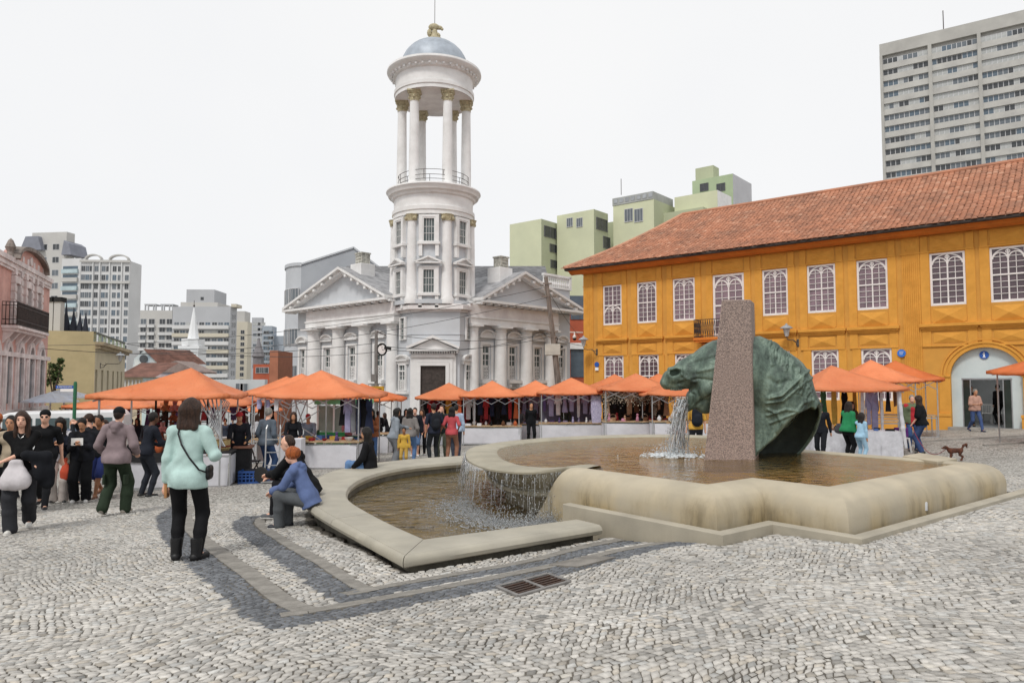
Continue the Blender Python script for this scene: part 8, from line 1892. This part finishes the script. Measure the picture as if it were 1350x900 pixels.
def teddy(st, x, y, z, s, c, label, rz=0):
 t = put(st, 'teddy_bear', label, 'toy', x, y, z, rz, 'teddy bears on the left stall')
 P = [('e', (0, 0, .12*s), (.085*s, .07*s, .10*s)), ('e', (0, -.01*s, .27*s), (.075*s, .07*s, .07*s)), ('e', (-.06*s, 0, .335*s), (.028*s, .018*s, .028*s)), ('e', (.06*s, 0, .335*s), (.028*s, .018*s, .028*s)), ('e', (0, -.07*s, .255*s), (.03*s, .03*s, .025*s)),
   ('c', (-.08*s, -.02*s, .17*s), (-.13*s, -.07*s, .09*s), .03*s, .03*s), ('c', (.08*s, -.02*s, .17*s), (.13*s, -.07*s, .09*s), .03*s, .03*s), ('c', (-.05*s, -.03*s, .05*s), (-.08*s, -.14*s, .035*s), .038*s, .038*s), ('c', (.05*s, -.03*s, .05*s), (.08*s, -.14*s, .035*s), .038*s, .038*s)]
 sdf_obj('body', bearm[c], t, P, .022, .02, amp=.002); mb = MB(); [mb.ball(p, .009*s, 6, 4) for p in ((-.028*s, -.075*s, .285*s), (.028*s, -.075*s, .285*s), (0, -.10*s, .262*s))]; mb.build('face', black, t)
i = 0
for row, (zz, n) in enumerate(((.98, 5), (1.24, 5), (1.50, 4), (1.74, 3))):
 for k in range(n):
  c = ['brown', 'tan', 'pink', 'brown', 'dark'][(k+row*2) % 5]
  teddy(S1, -.28+.20*k+.03*row, .05, zz, .78, c, f'{c} teddy bear in the {ORD[row]} row from below, {ORD[k]} from left on its rack', r9.uniform(-.4, .4))
mb = MB(); [mb.box(-.45, .75, .10, .14, z-.02, z) for z in (.98, 1.24, 1.50, 1.74)]; mb.box(-.45, -.41, .1, .14, .8, 2.1); mb.box(.71, .75, .1, .14, .8, 2.1); mb.build('display_rack', blk, S1['t'])
t = put(S1, 'basket', 'wide straw basket on the right end of the teddy bear stall table', 'basket', 1.12, -.55, S1['tz']); MB().lathe([(.22, 0), (.26, .06), (.25, .16), (.26, .24), (.24, .24), (.2, .03), (.001, .03)], (0, 0, 0), 20).build('body', M('straw', (.42, .31, .14), .9, .3, 20, .6, 40), t, smooth='auto')
mb = MB(); mb.lathe([(.262, .08), (.264, .10), (.262, .12)], (0, 0, 0), 20); mb.build('band', cloth('7c3a2c'), t)
table_goods(S1, 9, 'the teddy bear stall table', ['brown', 'tan', 'orange', 'green', 'black'], ['bowl', 'box', 'vase', 'doll'], xr=(S1['x0']+.1, .55))
t = put(S1, 'dark_cloth', 'black cloth hanging over the front edge of the teddy bear table', 'cloth', -.6, S1['y0']-.03, .86); mb = MB(); n = 14; V = []
for i in range(n+1): V += [(-.27+1.3*i/n, -.01-.01*math.sin(i), .004), (-.27+1.3*i/n, -.025, -.16-.05*math.sin(math.pi*i/n))]
mb.add(V, [(2*i+1, 2*i+3, 2*i+2, 2*i) for i in range(n)]); mb.build('fabric', blk, t)
def crate(px, D, hex_, label, w=.62, d=.42, h=.30, rz=0):
 x = (px-675)/FPX*D; t = thing('plastic_crate', label, 'crate', (x, D, g1(x, D)), rz); m = M('crate_'+hex_, lin(hex_), .45, .1, 4, .05)
 MB().box(-w/2, w/2, -d/2, d/2, .02, .04).build('bottom', m, t)
 for sx, sy in ((0, -1), (0, 1), (-1, 0), (1, 0)):
  mb = MB(); n = 7; L_ = w if sx == 0 else d
  for k in range(n+1):
   q = -L_/2+L_*k/n
   if sx == 0: mb.box(q-.012, q+.012, sy*d/2-.012, sy*d/2+.012, 0, h)
   else: mb.box(sx*w/2-.012, sx*w/2+.012, q-.012, q+.012, 0, h)
  for z0, z1 in ((0, .05), (.11, .14), (.18, .21), (h-.05, h)):
   if sx == 0: mb.box(-w/2, w/2, sy*d/2-.016, sy*d/2+.016, z0, z1)
   else: mb.box(sx*w/2-.016, sx*w/2+.016, -d/2, d/2, z0, z1)
  mb.build('side', m, t)
 return t, (x, D)
ct, cp = crate(338, 17.2, '2a4f8f', 'blue slatted plastic crate on the ground beside the teddy bear stall', w=.60, rz=R_(4))
t = thing('fabric_roll', 'dark cloth bundle lying in the blue crate', 'cloth', (cp[0], cp[1], ct.location.z+.22)); sdf_obj('fabric', cloth('24252c'), t, [('c', (-.18, 0, 0), (.18, .02, .03), .09, .10)], .016, .02, amp=.008)
x = (331-675)/FPX*18.6; t = thing('folding_chair', 'black folding chair behind the blue crate', 'chair', (x, 18.6, g1(x, 18.6)), R_(60))
MB().box(-.2, .2, -.2, .2, .42, .45).build('seat', blk, t)
for sx in (-.2, .2): MB().beam((sx, -.22, 0), (sx, .2, .85), .025, .025).build('leg', irn, t); MB().beam((sx, .24, 0), (sx, -.18, .46), .025, .025).build('leg', irn, t)
MB().box(-.2, .2, .15, .18, .62, .84).build('backrest', blk, t)
x = (322-675)/FPX*17.5; t = thing('black_bin', 'tall black draped box at the right end of the teddy bear stall', 'box', (x, 17.6, g1(x, 17.6)), R_(14)); MB().box(-.17, .17, -.25, .25, 0, .82).build('body', blk, t, bevel=.02); MB().box(-.22, .22, -.3, .3, .82, .87).build('lid', cloth('a4735e'), t, bevel=.01)
S2 = stall(430, 22.3, 'orange market stall with a long white fronted toy table behind the seated couple', w=3.2, d=3.0, rz=R_(-3), tw=2.7, td=1.2, eave=2.22, rise=.72, off=(-.15, 0), ty=-1.35, tx=.05, white_side=True)
S2b = stall(398, 25.8, 'orange canopy with a white left side, first behind the toy stall', w=3.0, d=2.8, rz=R_(-3), eave=2.42, rise=.66, white_side=True, front=False)
S2c = stall(378, 29.4, 'orange canopy with a white left side, farthest behind the toy stall', w=3.0, d=2.8, rz=R_(-3), eave=2.52, rise=.70, white_side=True, front=False)
S2d = stall(478, 30.0, 'orange canopy seen low behind the toy stall, before the left church wing', w=3.3, d=3.0, eave=2.25, rise=.6, mat=orange2)
scissor(S2['t'], S2['x0']+.1, S2['x0']+1.5, S2['y0']+.2, .9, 1.75, 1); scissor(S2['t'], S2['x0']+.0, S2['x0']+.9, S2['y0']+.9, .9, 2.1, 2)
table_goods(S2, 20, 'the toy table', ['red', 'blue', 'yellow', 'white', 'purple', 'green', 'black', 'pink'], ['box', 'folded', 'bowl', 'doll'], (.6, 1.1), 3)
hang(S2, 6, 'at the right end of the toy stall', ['navy', 'tan', 'lilac', 'black', 'grey', 'pink'], ('shirt', 'scarf', 'dress'), .75, 1.7, -1.0, (.8, 1.05))
hang(S2, 3, 'from the left rail of the toy stall', ['white', 'lilac', 'white'], ('scarf',), -1.7, -.9, -1.3, (.25, .4))
x = (455-675)/FPX*26.5; t = thing('snack_cart', 'white glazed snack cart with green roof and green base behind the toy stall', 'food cart', (x, 26.5, g1(x, 26.5)), 0); grn = M('cart_green', (.03, .24, .07), .4, .1, 2, .05)
MB().box(-.9, .9, -.45, .45, .25, .95).build('base', grn, t, bevel=.02); MB().box(-.98, .98, -.5, .5, 1.95, 2.12).build('roof', M('roof_green', (.18, .52, .26), .4), t, bevel=.02)
for sx in (-.86, -.28, .3, .86): MB().box(sx-.03, sx+.03, -.45, -.40, .95, 1.95).build('post', wht, t)
MB().box(-.85, .85, -.38, -.36, 1.0, 1.9).build('glass', glass('cart_glass', (.30, .34, .30), .15), t);
for sx in (-.6, .6): MB().lathe([(.22, -.03), (.25, 0), (.22, .03)], (0, 0, 0), 16).build('wheel', blk, t).rotation_euler = (0, math.pi/2, 0); t.children[-1].location = (sx, -.5, .22)
x = (361-675)/FPX*17.0; t = thing('hand_truck', 'grey hand truck with two black wheels standing left of the toy stall', 'hand truck', (x, 17.0, g1(x, 17.0)), R_(8))
for sx in (-.16, .16): MB().tube([(sx, .0, .1), (sx, .1, 1.25), (sx*.9, .16, 1.33)], .018, 6).build('rail', alu, t)
for zz in (.4, .7, 1.0): MB().beam((-.16, .04+zz*.05, zz), (.16, .04+zz*.05, zz), .03, .02).build('crossbar', alu, t)
MB().box(-.2, .2, -.22, .02, .03, .05).build('toe_plate', alu, t)
for sx in (-.24, .24):
 o = MB().lathe([(.10, -.04), (.17, -.04), (.19, 0), (.17, .04), (.10, .04)], (0, 0, 0), 20).build('wheel', M('tyre', (.02, .02, .02), .8, .1, 5, .1), t, smooth='auto'); o.rotation_euler = (0, math.pi/2, R_(70)); o.location = (sx, .02, .19)
 q = MB().lathe([(.0001, -.02), (.09, -.025), (.10, 0), (.09, .025), (.0001, .02)], (0, 0, 0), 12).build('rim', alu, o, smooth='auto')
t = thing('stacked_boxes', 'white boxes stacked upright behind the hand truck', 'box', (x+.35, 17.9, g1(x, 17.9)), 0); MB().box(-.13, .13, -.2, .2, 0, .5).build('box', vin2, t, bevel=.01); MB().box(-.12, .12, -.18, .18, .505, 1.0).build('box', vin, t, bevel=.01)
stall(172, 29.0, 'low orange canopy left behind the teddy bear stall', w=3.6, d=3.0, eave=2.3, rise=.5, front=False)
stall(196, 34.0, 'wide orange canopy farther behind the teddy bear stall', w=4.2, d=3.0, eave=2.45, rise=.5, front=False)
stall(300, 26.5, 'orange canopy right behind the teddy bear stall with white fronted table', w=3.4, d=3.0, eave=2.2, rise=.55, tx=.2)
table_goods(STALLS[-1], 8, 'the table right behind the teddy bear stall', ['yellow', 'red', 'black', 'white'], ['box', 'folded', 'bowl'])
stall(262, 38.0, 'small orange canopy far down the street between the big stalls', w=3.2, d=3.0, eave=2.3, rise=.5, front=False)
stall(338, 48.0, 'tiny orange canopy at the far end of the street', w=3.0, d=3.0, eave=2.2, rise=.6, front=False)
for st, wh in ((STALLS[-5], 'in the stall left behind the teddy bear stall'), (STALLS[-3], 'in the stall right behind the teddy bear stall')): hang(st, 8, wh, ['wine red', 'black', 'purple', 'brown', 'red'])
row = [(592, 34.5, 2.95, 'first'), (649, 34.0, 2.95, 'second'), (706, 35.5, 2.95, 'third'), (753, 34.0, 3.3, 'fourth'), (838, 32.0, 3.35, 'fifth')]
desc = {'first': ['red', 'black', 'wine red', 'brown', 'yellow'], 'second': ['black', 'green', 'white', 'red', 'orange', 'navy', 'brown'], 'third': ['grey', 'lilac', 'lilac', 'white', 'navy'], 'fourth': ['lilac', 'white', 'purple', 'white', 'lilac'], 'fifth': ['brown', 'black', 'tan', 'green']}
for px, D, w, od in row:
 st = stall(px, D, f'orange market stall, {od} from the left in the row before the church', w=w, d=2.9, eave=2.28, rise=.66, tw=w*.93, rz=R_(r9.uniform(-3, 3)), panel=vin if od != 'first' else vin2, tz=.88)
 MB().box(-w/2+.25, w/2-.25, .55, .58, .1, 2.2).build('back_cloth', cloth(dict(first='3a2c30', second='33332f', third='6a6878', fourth='77748a', fifth='2a241e')[od]), st['t'])
 hang(st, 9, f'in the {od} stall of the church row', desc[od], ('shirt', 'dress', 'scarf', 'shirt'), y=-.2, h=(.75, 1.1), w=(.38, .5))
 table_goods(st, 9, f'the {od} table of the church row', desc[od], ['box', 'folded', 'doll', 'vase'], (.7, 1.2))
stall(810, 35.5, 'orange canopy peeking out behind the fourth and fifth stalls of the church row', w=3.0, d=3.0, eave=2.4, rise=.7, front=False)
stall(868, 35.5, 'orange canopy peeking out right behind the fifth stall of the church row', w=3.0, d=3.0, eave=2.35, rise=.7, front=False)
S8 = stall(893, 30.0, 'orange market stall with plants seen under the bronze horse muzzle', w=3.0, d=2.6, eave=2.0, rise=.62)
S5 = [s_ for s_ in STALLS if abs(s_['D']-32.0) < .01][0]
table_goods(S5, 14, 'the craft table of the fifth stall', ['tan', 'brown', 'red', 'white', 'pink', 'orange'], ['hat', 'basket', 'doll', 'hat', 'bowl'], (.9, 1.3), 3)
table_goods(S8, 10, 'the plant stall table', ['green', 'brown', 'white', 'tan'], ['vase', 'basket', 'bowl'], (.7, 1.1))
mb = MB();
for i in range(1500): x = r9.uniform(-1.5, 1.5); z = 2.1-abs(r9.gauss(0, .22)); mb.ball((x, -1.1+r9.uniform(-.12, .1), z), r9.uniform(.012, .03), 4, 3)
for i in range(500): x = r9.choice([-1.45, .62])+r9.gauss(0, .05); mb.ball((x, -1.15, r9.uniform(.9, 2.1)), r9.uniform(.015, .03), 4, 3)
me = mb.mesh('trinkets', [M('trinkets', (.42, .36, .28), .6, .5, 3, 0, col2=(.10, .08, .06), rand=.7)]); o = obj('trinket_fringe', me); o.matrix_world = S5['M']; tag(o, 'dense fringe of small shell and bead trinkets hanging from the fifth stall', 'trinkets', kind='stuff')
t = put(S8, 'potted_plant', 'spiky green plant beside the stall under the horse muzzle', 'plant', -.3, -1.35, .0); mb = MB()
for i in range(60):
 a = r9.uniform(0, 6.28); e = r9.uniform(.5, 1.4); L_ = r9.uniform(.5, .9); c = (math.cos(a)*math.cos(e), math.sin(a)*math.cos(e), math.sin(e)); p = (c[0]*L_, c[1]*L_, .5+c[2]*L_); sd = (-c[1]*.02, c[0]*.02, 0); mb.add([(sd[0], sd[1], .5), (-sd[0], -sd[1], .5), (c[0]*L_*.6-sd[0], c[1]*L_*.6-sd[1], .52+c[2]*L_*.65), p, (c[0]*L_*.6+sd[0], c[1]*L_*.6+sd[1], .52+c[2]*L_*.65)], [(0, 1, 2, 4), (2, 3, 4)])
mb.build('leaves', M('leaf', (.06, .12, .04), .6, .3, 6, 0, rand=.3), t); MB().lathe([(.14, 0), (.2, .4), (.21, .52), (.18, .5)], (0, 0, 0), 14).build('pot', M('terracotta', (.35, .14, .08), .8), t)
S4 = [s_ for s_ in STALLS if abs(s_['D']-34.0) < .01 and s_['t'].location.x > 2][0]
t = put(S4, 'patterned_cloth', 'large pale lilac patterned cloth hanging at the right end of the fourth stall', 'cloth', 1.05, -1.2, 2.1); garment_mesh(1.5, 1.25, 'scarf', 3).build('fabric', M('lilac_print', (.50, .48, .60), .9, .25, 22, .3, col2=(.26, .24, .40)), t)
t = put(STALLS[[s_['D'] for s_ in STALLS].index(34.5)], 'orange_curtain', 'bright orange cloth strip hanging right of the church door', 'cloth', .55, -1.2, 2.15); garment_mesh(.6, 1.25, 'scarf', 5).build('fabric', cloth('d8602a'), t)
SR = stall(1112, 21.8, 'orange market stall with white tablecloths right of the horse statue', w=2.75, d=2.7, rz=R_(-10), eave=2.05, rise=.66, tw=2.3, td=.9, mat=orange, panel=vin, tz=.80, off=(-.35, 0), sciss=False)
SR2 = stall(1180, 27.5, 'strong orange canopy close to the yellow house, right behind the white clothed stall', w=2.8, d=2.6, rz=R_(-20), eave=2.2, rise=.68, mat=orange2, front=False)
SR3 = stall(1148, 25.0, 'orange canopy between the white clothed stall and the yellow house wall', w=2.6, d=2.6, rz=R_(-14), eave=2.2, rise=.70, mat=orange, front=False)
SR4 = stall(1403, 21.4, 'orange market stall cut by the right edge of the photo', w=2.9, d=2.9, rz=R_(-6), eave=2.15, rise=.66, mat=orange2, tw=2.35, tz=.98, panel=vin2)
hang(SR, 5, 'under the white clothed right stall', ['black', 'purple', 'yellow', 'green', 'black'], ('scarf', 'dress'), -1.0, .5, .2, (.7, 1.0)); hang(SR, 4, 'by the front pole of the white clothed stall', ['white', 'white', 'pink', 'lilac'], ('scarf', 'shirt'), .3, 1.0, -.4, (.9, 1.2), w=(.25, .35)); hang(SR2, 5, 'under the canopy close to the yellow house', ['black', 'brown', 'navy', 'white'], ('scarf', 'dress'), -1.2, 0, -.6, (.8, 1.2), w=(.25, .35))
table_goods(SR, 16, 'the right stall with the white tablecloth', ['grey', 'brown', 'tan', 'blue', 'black', 'white'], ['box', 'bowl', 'vase', 'folded'], (.5, .9), 3)
t = put(SR, 'white_drape', 'white cloth tied along the front pole of the right stall', 'cloth', SR['pw'], -SR['pd']-.04, 0); sdf_obj('fabric', cloth('d6d5da'), t, [('c', (0, 0, 2.02), (.01, 0, 1.6), .06, .04), ('c', (.01, 0, 1.6), (.06, -.02, .9), .045, .06), ('c', (.06, -.02, .9), (.12, -.04, .35), .06, .03)], .018, .04, amp=.004)
t = put(SR, 'tablecloth', 'white cloth draped to the ground over the right stall table', 'tablecloth', 0, 0, 0); x0, x1, y0, y1 = SR['x0']-.05, SR['x1']+.05, SR['y0']-.06, SR['y1']+.03; n = 40; V = []
pr = [(x0+(x1-x0)*k/n, y0) for k in range(n+1)]+[(x1, y0+(y1-y0)*k/12) for k in range(1, 13)]; pr = [(x0, y1-(y1-y0)*k/12) for k in range(12)]+pr
for i, (x, y) in enumerate(pr): V += [(x, y, .81), (x+.02*math.sin(i*1.7), y-.03*abs(math.sin(i*.9)), .4), (x+.03*math.sin(i*1.7), y-.05*abs(math.sin(i*.9)), .03)]
F = []
for i in range(len(pr)-1): F += [(3*i, 3*i+3, 3*i+4, 3*i+1), (3*i+1, 3*i+4, 3*i+5, 3*i+2)]
mb = MB(); mb.add(V, F); mb.add([(x0, y0, .812), (x1, y0, .812), (x1, y1, .812), (x0, y1, .812)], [(0, 1, 2, 3)]); mb.build('fabric', cloth('d3d3da'), t, smooth='auto')
x = (1185-675)/FPX*22.0; t = thing('plastic_stool', 'white plastic stool with a purple cloth on it beside the right stall', 'stool', (x, 22.0, g1(x, 22.0)), .2)
MB().box(-.17, .17, -.17, .17, .43, .46).build('seat', M('white_plastic', (.75, .75, .74)), t, bevel=.01)
for sx in (-1, 1):
 for sy in (-1, 1): MB().beam((sx*.19, sy*.19, 0), (sx*.15, sy*.15, .43), .045, .045).build('leg', MATS['white_plastic'], t)
t2 = thing('purple_bag', 'purple cloth bag lying on the white plastic stool', 'bag', (x, 22.0, g1(x, 22.0)+.48), .2); MB().box(-.17, .17, -.12, .12, 0, .28).build('fabric', cloth('6a2a86'), t2, bevel=.03)
for k in range(4):
 t = put(SR4, 'framed_picture', f'wooden framed panel leaning in the stall at the right edge, {ORD[k]} from the left', 'picture', -.95+.28*k, -.6, SR4['tz'], .3*k, 'framed panels in the right edge stall'); MB().box(-.08, .08, -.02, .02, 0, .75-.08*k).build('frame', wood, t); MB().box(-.055, .055, -.026, -.02, .04, .7-.08*k).build('print', cloth(['6b4a2f', 'b08a5a', '3a2c24', '8a5a3a'][k]), t)
# ============================================================ STREET FURNITURE
pol = M('weathered_pole', (.20, .165, .14), .9, .3, 3, .5, 25, stretch=(3, 3, .5)) ; conc = M('pole_concrete', (.33, .30, .27), .9, .15, 3, .3)
a = at_y(741, 545, 40); b = at_y(720, 368, 40); t = thing('utility_pole', 'leaning wooden utility pole with transformer box before the right church wing', 'utility pole', (a[0], 40, g1(a[0], 40)-.2)); o_ = Vector(t.location)
L_ = lambda px, py, y=40: tuple(Vector(at_y(px, py, y))-o_)
MB().tube([L_(743, 575), L_(731, 460), L_(719.5, 365)], [.19, .16, .11], 10).build('pole', pol, t, smooth='auto')
MB().cbox(L_(728.5, 461), (.85, .5, .62)).build('transformer_box', M('box_beige', (.48, .46, .40), .7, .1, 3, .1), t, bevel=.03)
for py, w in ((374, .5), (391, .8), (437, .7), (444, .5)): c = Vector(L_(721.5+(py-374)*.1, py)); MB().beam(c-Vector((w/2, .1, 0)), c+Vector((w/2, -.1, 0)), .07, .07).build('crossarm', pol, t)
MB().tube([L_(727, 452), L_(731, 441), L_(735, 447), L_(733, 455)], .03, 6).build('cable_loop', irn, t); MB().ball(L_(737, 457), .16, 8, 6, (1.5, 1, .6)).build('lamp_head', black, t, smooth=True)
MB().cbox(L_(737, 513), (1.1, .5, .35)).build('blue_cover', M('tarp_blue', (.02, .16, .50), .5, .1, 2, .1), t, bevel=.05)
t = thing('street_lamp', 'grey street lamp pole with round ring and small camera before the left church wing', 'street lamp', (at_y(496, 500, 38)[0], 38, g1(-7, 38)-.1)); o_ = Vector(t.location); L_ = lambda px, py, y=38: tuple(Vector(at_y(px, py, y))-o_)
MB().tube([L_(496, 560), L_(496, 436)], [.11, .08], 10).build('pole', M('pole_grey', (.19, .18, .17), .7, .15, 3, .1), t, smooth='auto')
c = L_(503.5, 460.5); MB().tube([(c[0]+.24*math.cos(k*math.pi/10), c[1], c[2]+.30*math.sin(k*math.pi/10)) for k in range(21)], .045, 8).build('ring', black, t, smooth=True); mb = MB(); disc(mb, (c[0], c[2]), .22, c[1]-.02, c[1]+.02); mb.build('clock_face', wht, t)
mb = MB(); mb.beam(c, (c[0]+.01, c[1]-.03, c[2]+.15), .02, .02); mb.beam((c[0], c[1]-.03, c[2]), (c[0]+.1, c[1]-.03, c[2]-.03), .02, .02); mb.build('clock_hand', black, t)
MB().beam(L_(507, 458), L_(515.5, 459.5), .18, .16).build('camera', black, t); MB().beam(L_(496, 437), L_(509, 442), .05, .05).build('arm', irn, t); MB().beam(L_(496, 456), L_(503, 454.5), .05, .05).build('arm', irn, t); MB().cbox(L_(493, 498), (.28, .25, .4)).build('meter_box', MATS['pole_grey'], t)
t = thing('yellow_sign', 'yellow rectangular box sign fixed low on the street lamp pole', 'sign', at_y(496, 516, 37.8)); MB().box(-.40, .40, -.12, .12, -.28, .28).build('board', M('sign_yellow', (.50, .27, .02), .6, .15, 3, .1), t, bevel=.01); mb = MB(); [mb.box(-.3, .3-.1*k, -.13, -.12, .12-.12*k, .155-.12*k) for k in range(3)]; mb.build('print', black, t)
wires = [((-30, 44, at_y(0, 455, 44)[2]), at_y(722, 378, 40)), (at_y(160, 452, 40), at_y(523, 461, 39)), (at_y(-40, 449, 36), at_y(496, 452, 38)), (at_y(496, 437, 38), at_y(723, 440, 40)), (at_y(496, 455, 38), at_y(724, 444, 40)), (at_y(160, 466, 44), at_y(722, 392, 40)), (at_y(523, 462, 38), at_y(725, 437, 40)), (at_y(723, 440, 40), at_y(800, 452, 46)), (at_y(721, 380, 40), at_y(790, 470, 43))]
for i, (a, b) in enumerate(wires):
 a = Vector(a); b = Vector(b); sag = .25+.02*(b-a).length; o = MB().tube([tuple((b-a)*t_-Vector((0, 0, sag*4*t_*(1-t_)))) for t_ in [k/16 for k in range(17)]], .014, 4).build('overhead_wire', M('cable', (.06, .06, .06), .6)); o.location = a
 tag(o, ['thin wire from the pink house up to the top of the leaning pole', 'wire crossing the left church wing at mid height', 'wire from the left edge to the street lamp pole', 'wire between the street lamp top and the leaning pole', 'lower wire between the street lamp and the leaning pole', 'wire from the beige building to the leaning pole', 'wire before the church door pediment', 'wire from the leaning pole to the yellow house lantern', 'wire from the pole top down to the yellow house corner'][i], 'wire')
c = at_y(97.5, 560, 22); t = thing('street_sign', 'blue street name sign on a green post in the left crowd', 'sign', (c[0], 22, g1(c[0], 22))); zq = lambda py: at_y(97, py, 22)[2]-t.location.z
MB().lathe([(.05, 0), (.05, zq(506)), (.04, zq(503)), (.001, zq(502.5))], (0, 0, 0), 12).build('post', M('post_green', (.02, .13, .06), .5, .1, 3, .05), t, smooth='auto')
MB().box(-.58, -.04, -.02, .02, zq(512), zq(508.0)).build('plate', blu, t); MB().box(-.44, -.04, -.02, .02, zq(516), zq(512.2)).build('lower_plate', wht, t)
text_mesh('R. MATEUS LEME', .062, wht, t, (-.31, -.026, zq(510)))
for px, py, D, w, lb in ((66, 517, 33, 1.9, 'white open parasol half hidden behind the pink house'), (84, 512, 35, 2.1, 'white open parasol behind the street name sign')):
 c = at_y(px, 540, D); t = thing('parasol', lb, 'parasol', (c[0], D, g1(c[0], D)), 0, 'white parasols by the beige building'); zt_ = at_y(px, py, D)[2]-t.location.z
 MB().lathe([(w*.62, zt_-.45), (w*.6, zt_-.38), (.05, zt_), (.001, zt_+.03)], (0, 0, 0), 8).build('canopy', whitec, t); MB().beam((0, 0, 0), (0, 0, zt_), .05, .05).build('pole', wht, t)
def leafy(name, label, cat, loc, R, H, n, cols, seed, ls=.09):
 t = thing(name, label, cat, loc); r = random.Random(seed); cl = [(r.gauss(0, R[0]*.5), r.gauss(0, R[1]*.5), H*(.35+.5*r.random()), r.uniform(.25, .5)) for _ in range(14)]; mb = MB()
 for _ in range(n):
  c = r.choice(cl); v = Vector((r.gauss(0, 1), r.gauss(0, 1), r.gauss(0, 1))).normalized()*c[3]*min(R)*1.1*r.uniform(.6, 1.1); p = Vector(c[:3])+v; u = Vector((r.gauss(0, 1), r.gauss(0, 1), r.gauss(0, .6))).normalized()*ls; w_ = u.cross(Vector((r.gauss(0, 1), r.gauss(0, 1), r.gauss(0, 1)))).normalized()*ls*.5
  mb.add([p-u, p+w_, p+u, p-w_], [(0, 1, 2, 3)])
 mb.build('crown', M('foliage', (.075, .12, .035), .6, .3, 4, 0, rand=.5), t)
 for k in range(4): MB().tube([(0, 0, 0), (r.uniform(-.2, .2), r.uniform(-.2, .2), H*.3), (r.gauss(0, R[0]*.4), r.gauss(0, R[1]*.4), H*.7)], [.05, .04, .015], 6).build('trunk', M('bark', (.09, .065, .045), .9), t)
for k, (px, D, R, H) in enumerate(((112, 36, (1.5, 1.0), 2.7), (95, 37, (1.6, 1.0), 2.4), (75, 38, (1.6, 1.0), 2.6))):
 c = at_y(px, 540, D); leafy('bush', ['bright green bush', 'dark green bush', 'leafy bush'][k]+' '+['at the corner of the beige building', 'behind the street name sign post', 'beside the end of the pink house'][k], 'bush', (c[0], D, g1(c[0], D)), R, H, 2200, None, k)
c = at_y(66, 500, 42); leafy('climber', 'dark climbing plant between pink house and beige building', 'plant', (c[0]+.3, 42, g1(c[0], 42)+3), (.5, .5), 3.0, 900, None, 9)
c = at_y(73, 560, 25.5); t = thing('parked_van', 'white van parked behind the crowd next to the pink house', 'van', (c[0], 25.5, g1(c[0], 25.5)), R_(200)); wp = M('van_white', (.72, .73, .74), .3, .03, 1, 0, spec=.5); vg = glass('van_glass', (.10, .14, .15), .08, .7)
P = [(-2.2, .45), (2.2, .4), (2.3, .9), (2.05, 1.15), (1.45, 1.95), (1.2, 2.05), (-2.1, 2.08), (-2.25, 1.9), (-2.3, .8)]
o = MB().extr(P, -.85, .85).build('body', wp, t, bevel=.06)
mb = MB(); mb.add([(2.03, -.72, 1.2), (2.03, .72, 1.2), (1.50, .66, 1.88), (1.50, -.66, 1.88)], [(0, 1, 2, 3)]); mb.v = [(x+.03, y, z+.02) for x, y, z in mb.v]; mb.build('windscreen', vg, t)
for sy in (-1, 1):
 for x0, x1 in ((.5, 1.35), (-.6, .4), (-1.9, -.7)): MB().box(x0, x1, sy*.86-.005, sy*.86+.005, 1.25, 1.85).build('window', vg, t)
 for xx in (-1.5, 1.45): o = MB().lathe([(.001, -.1), (.2, -.1), (.33, -.08), (.34, 0), (.33, .08), (.2, .1), (.001, .1)], (0, 0, 0), 18).build('wheel', MATS['tyre'], t, smooth='auto'); o.rotation_euler = (math.pi/2, 0, 0); o.location = (xx, sy*.8, .34)
 MB().box(2.2, 2.32, sy*.62-.15, sy*.62+.15, .75, .95).build('headlight', M('lamp_clear', (.6, .6, .58), .15), t); MB().box(1.1, 1.3, sy*1.0-.08, sy*1.0+.08, 1.25, 1.5).build('mirror', blk, t)
MB().box(2.22, 2.36, -.8, .8, .4, .62).build('bumper', M('bumper', (.10, .10, .11), .6), t, bevel=.02)
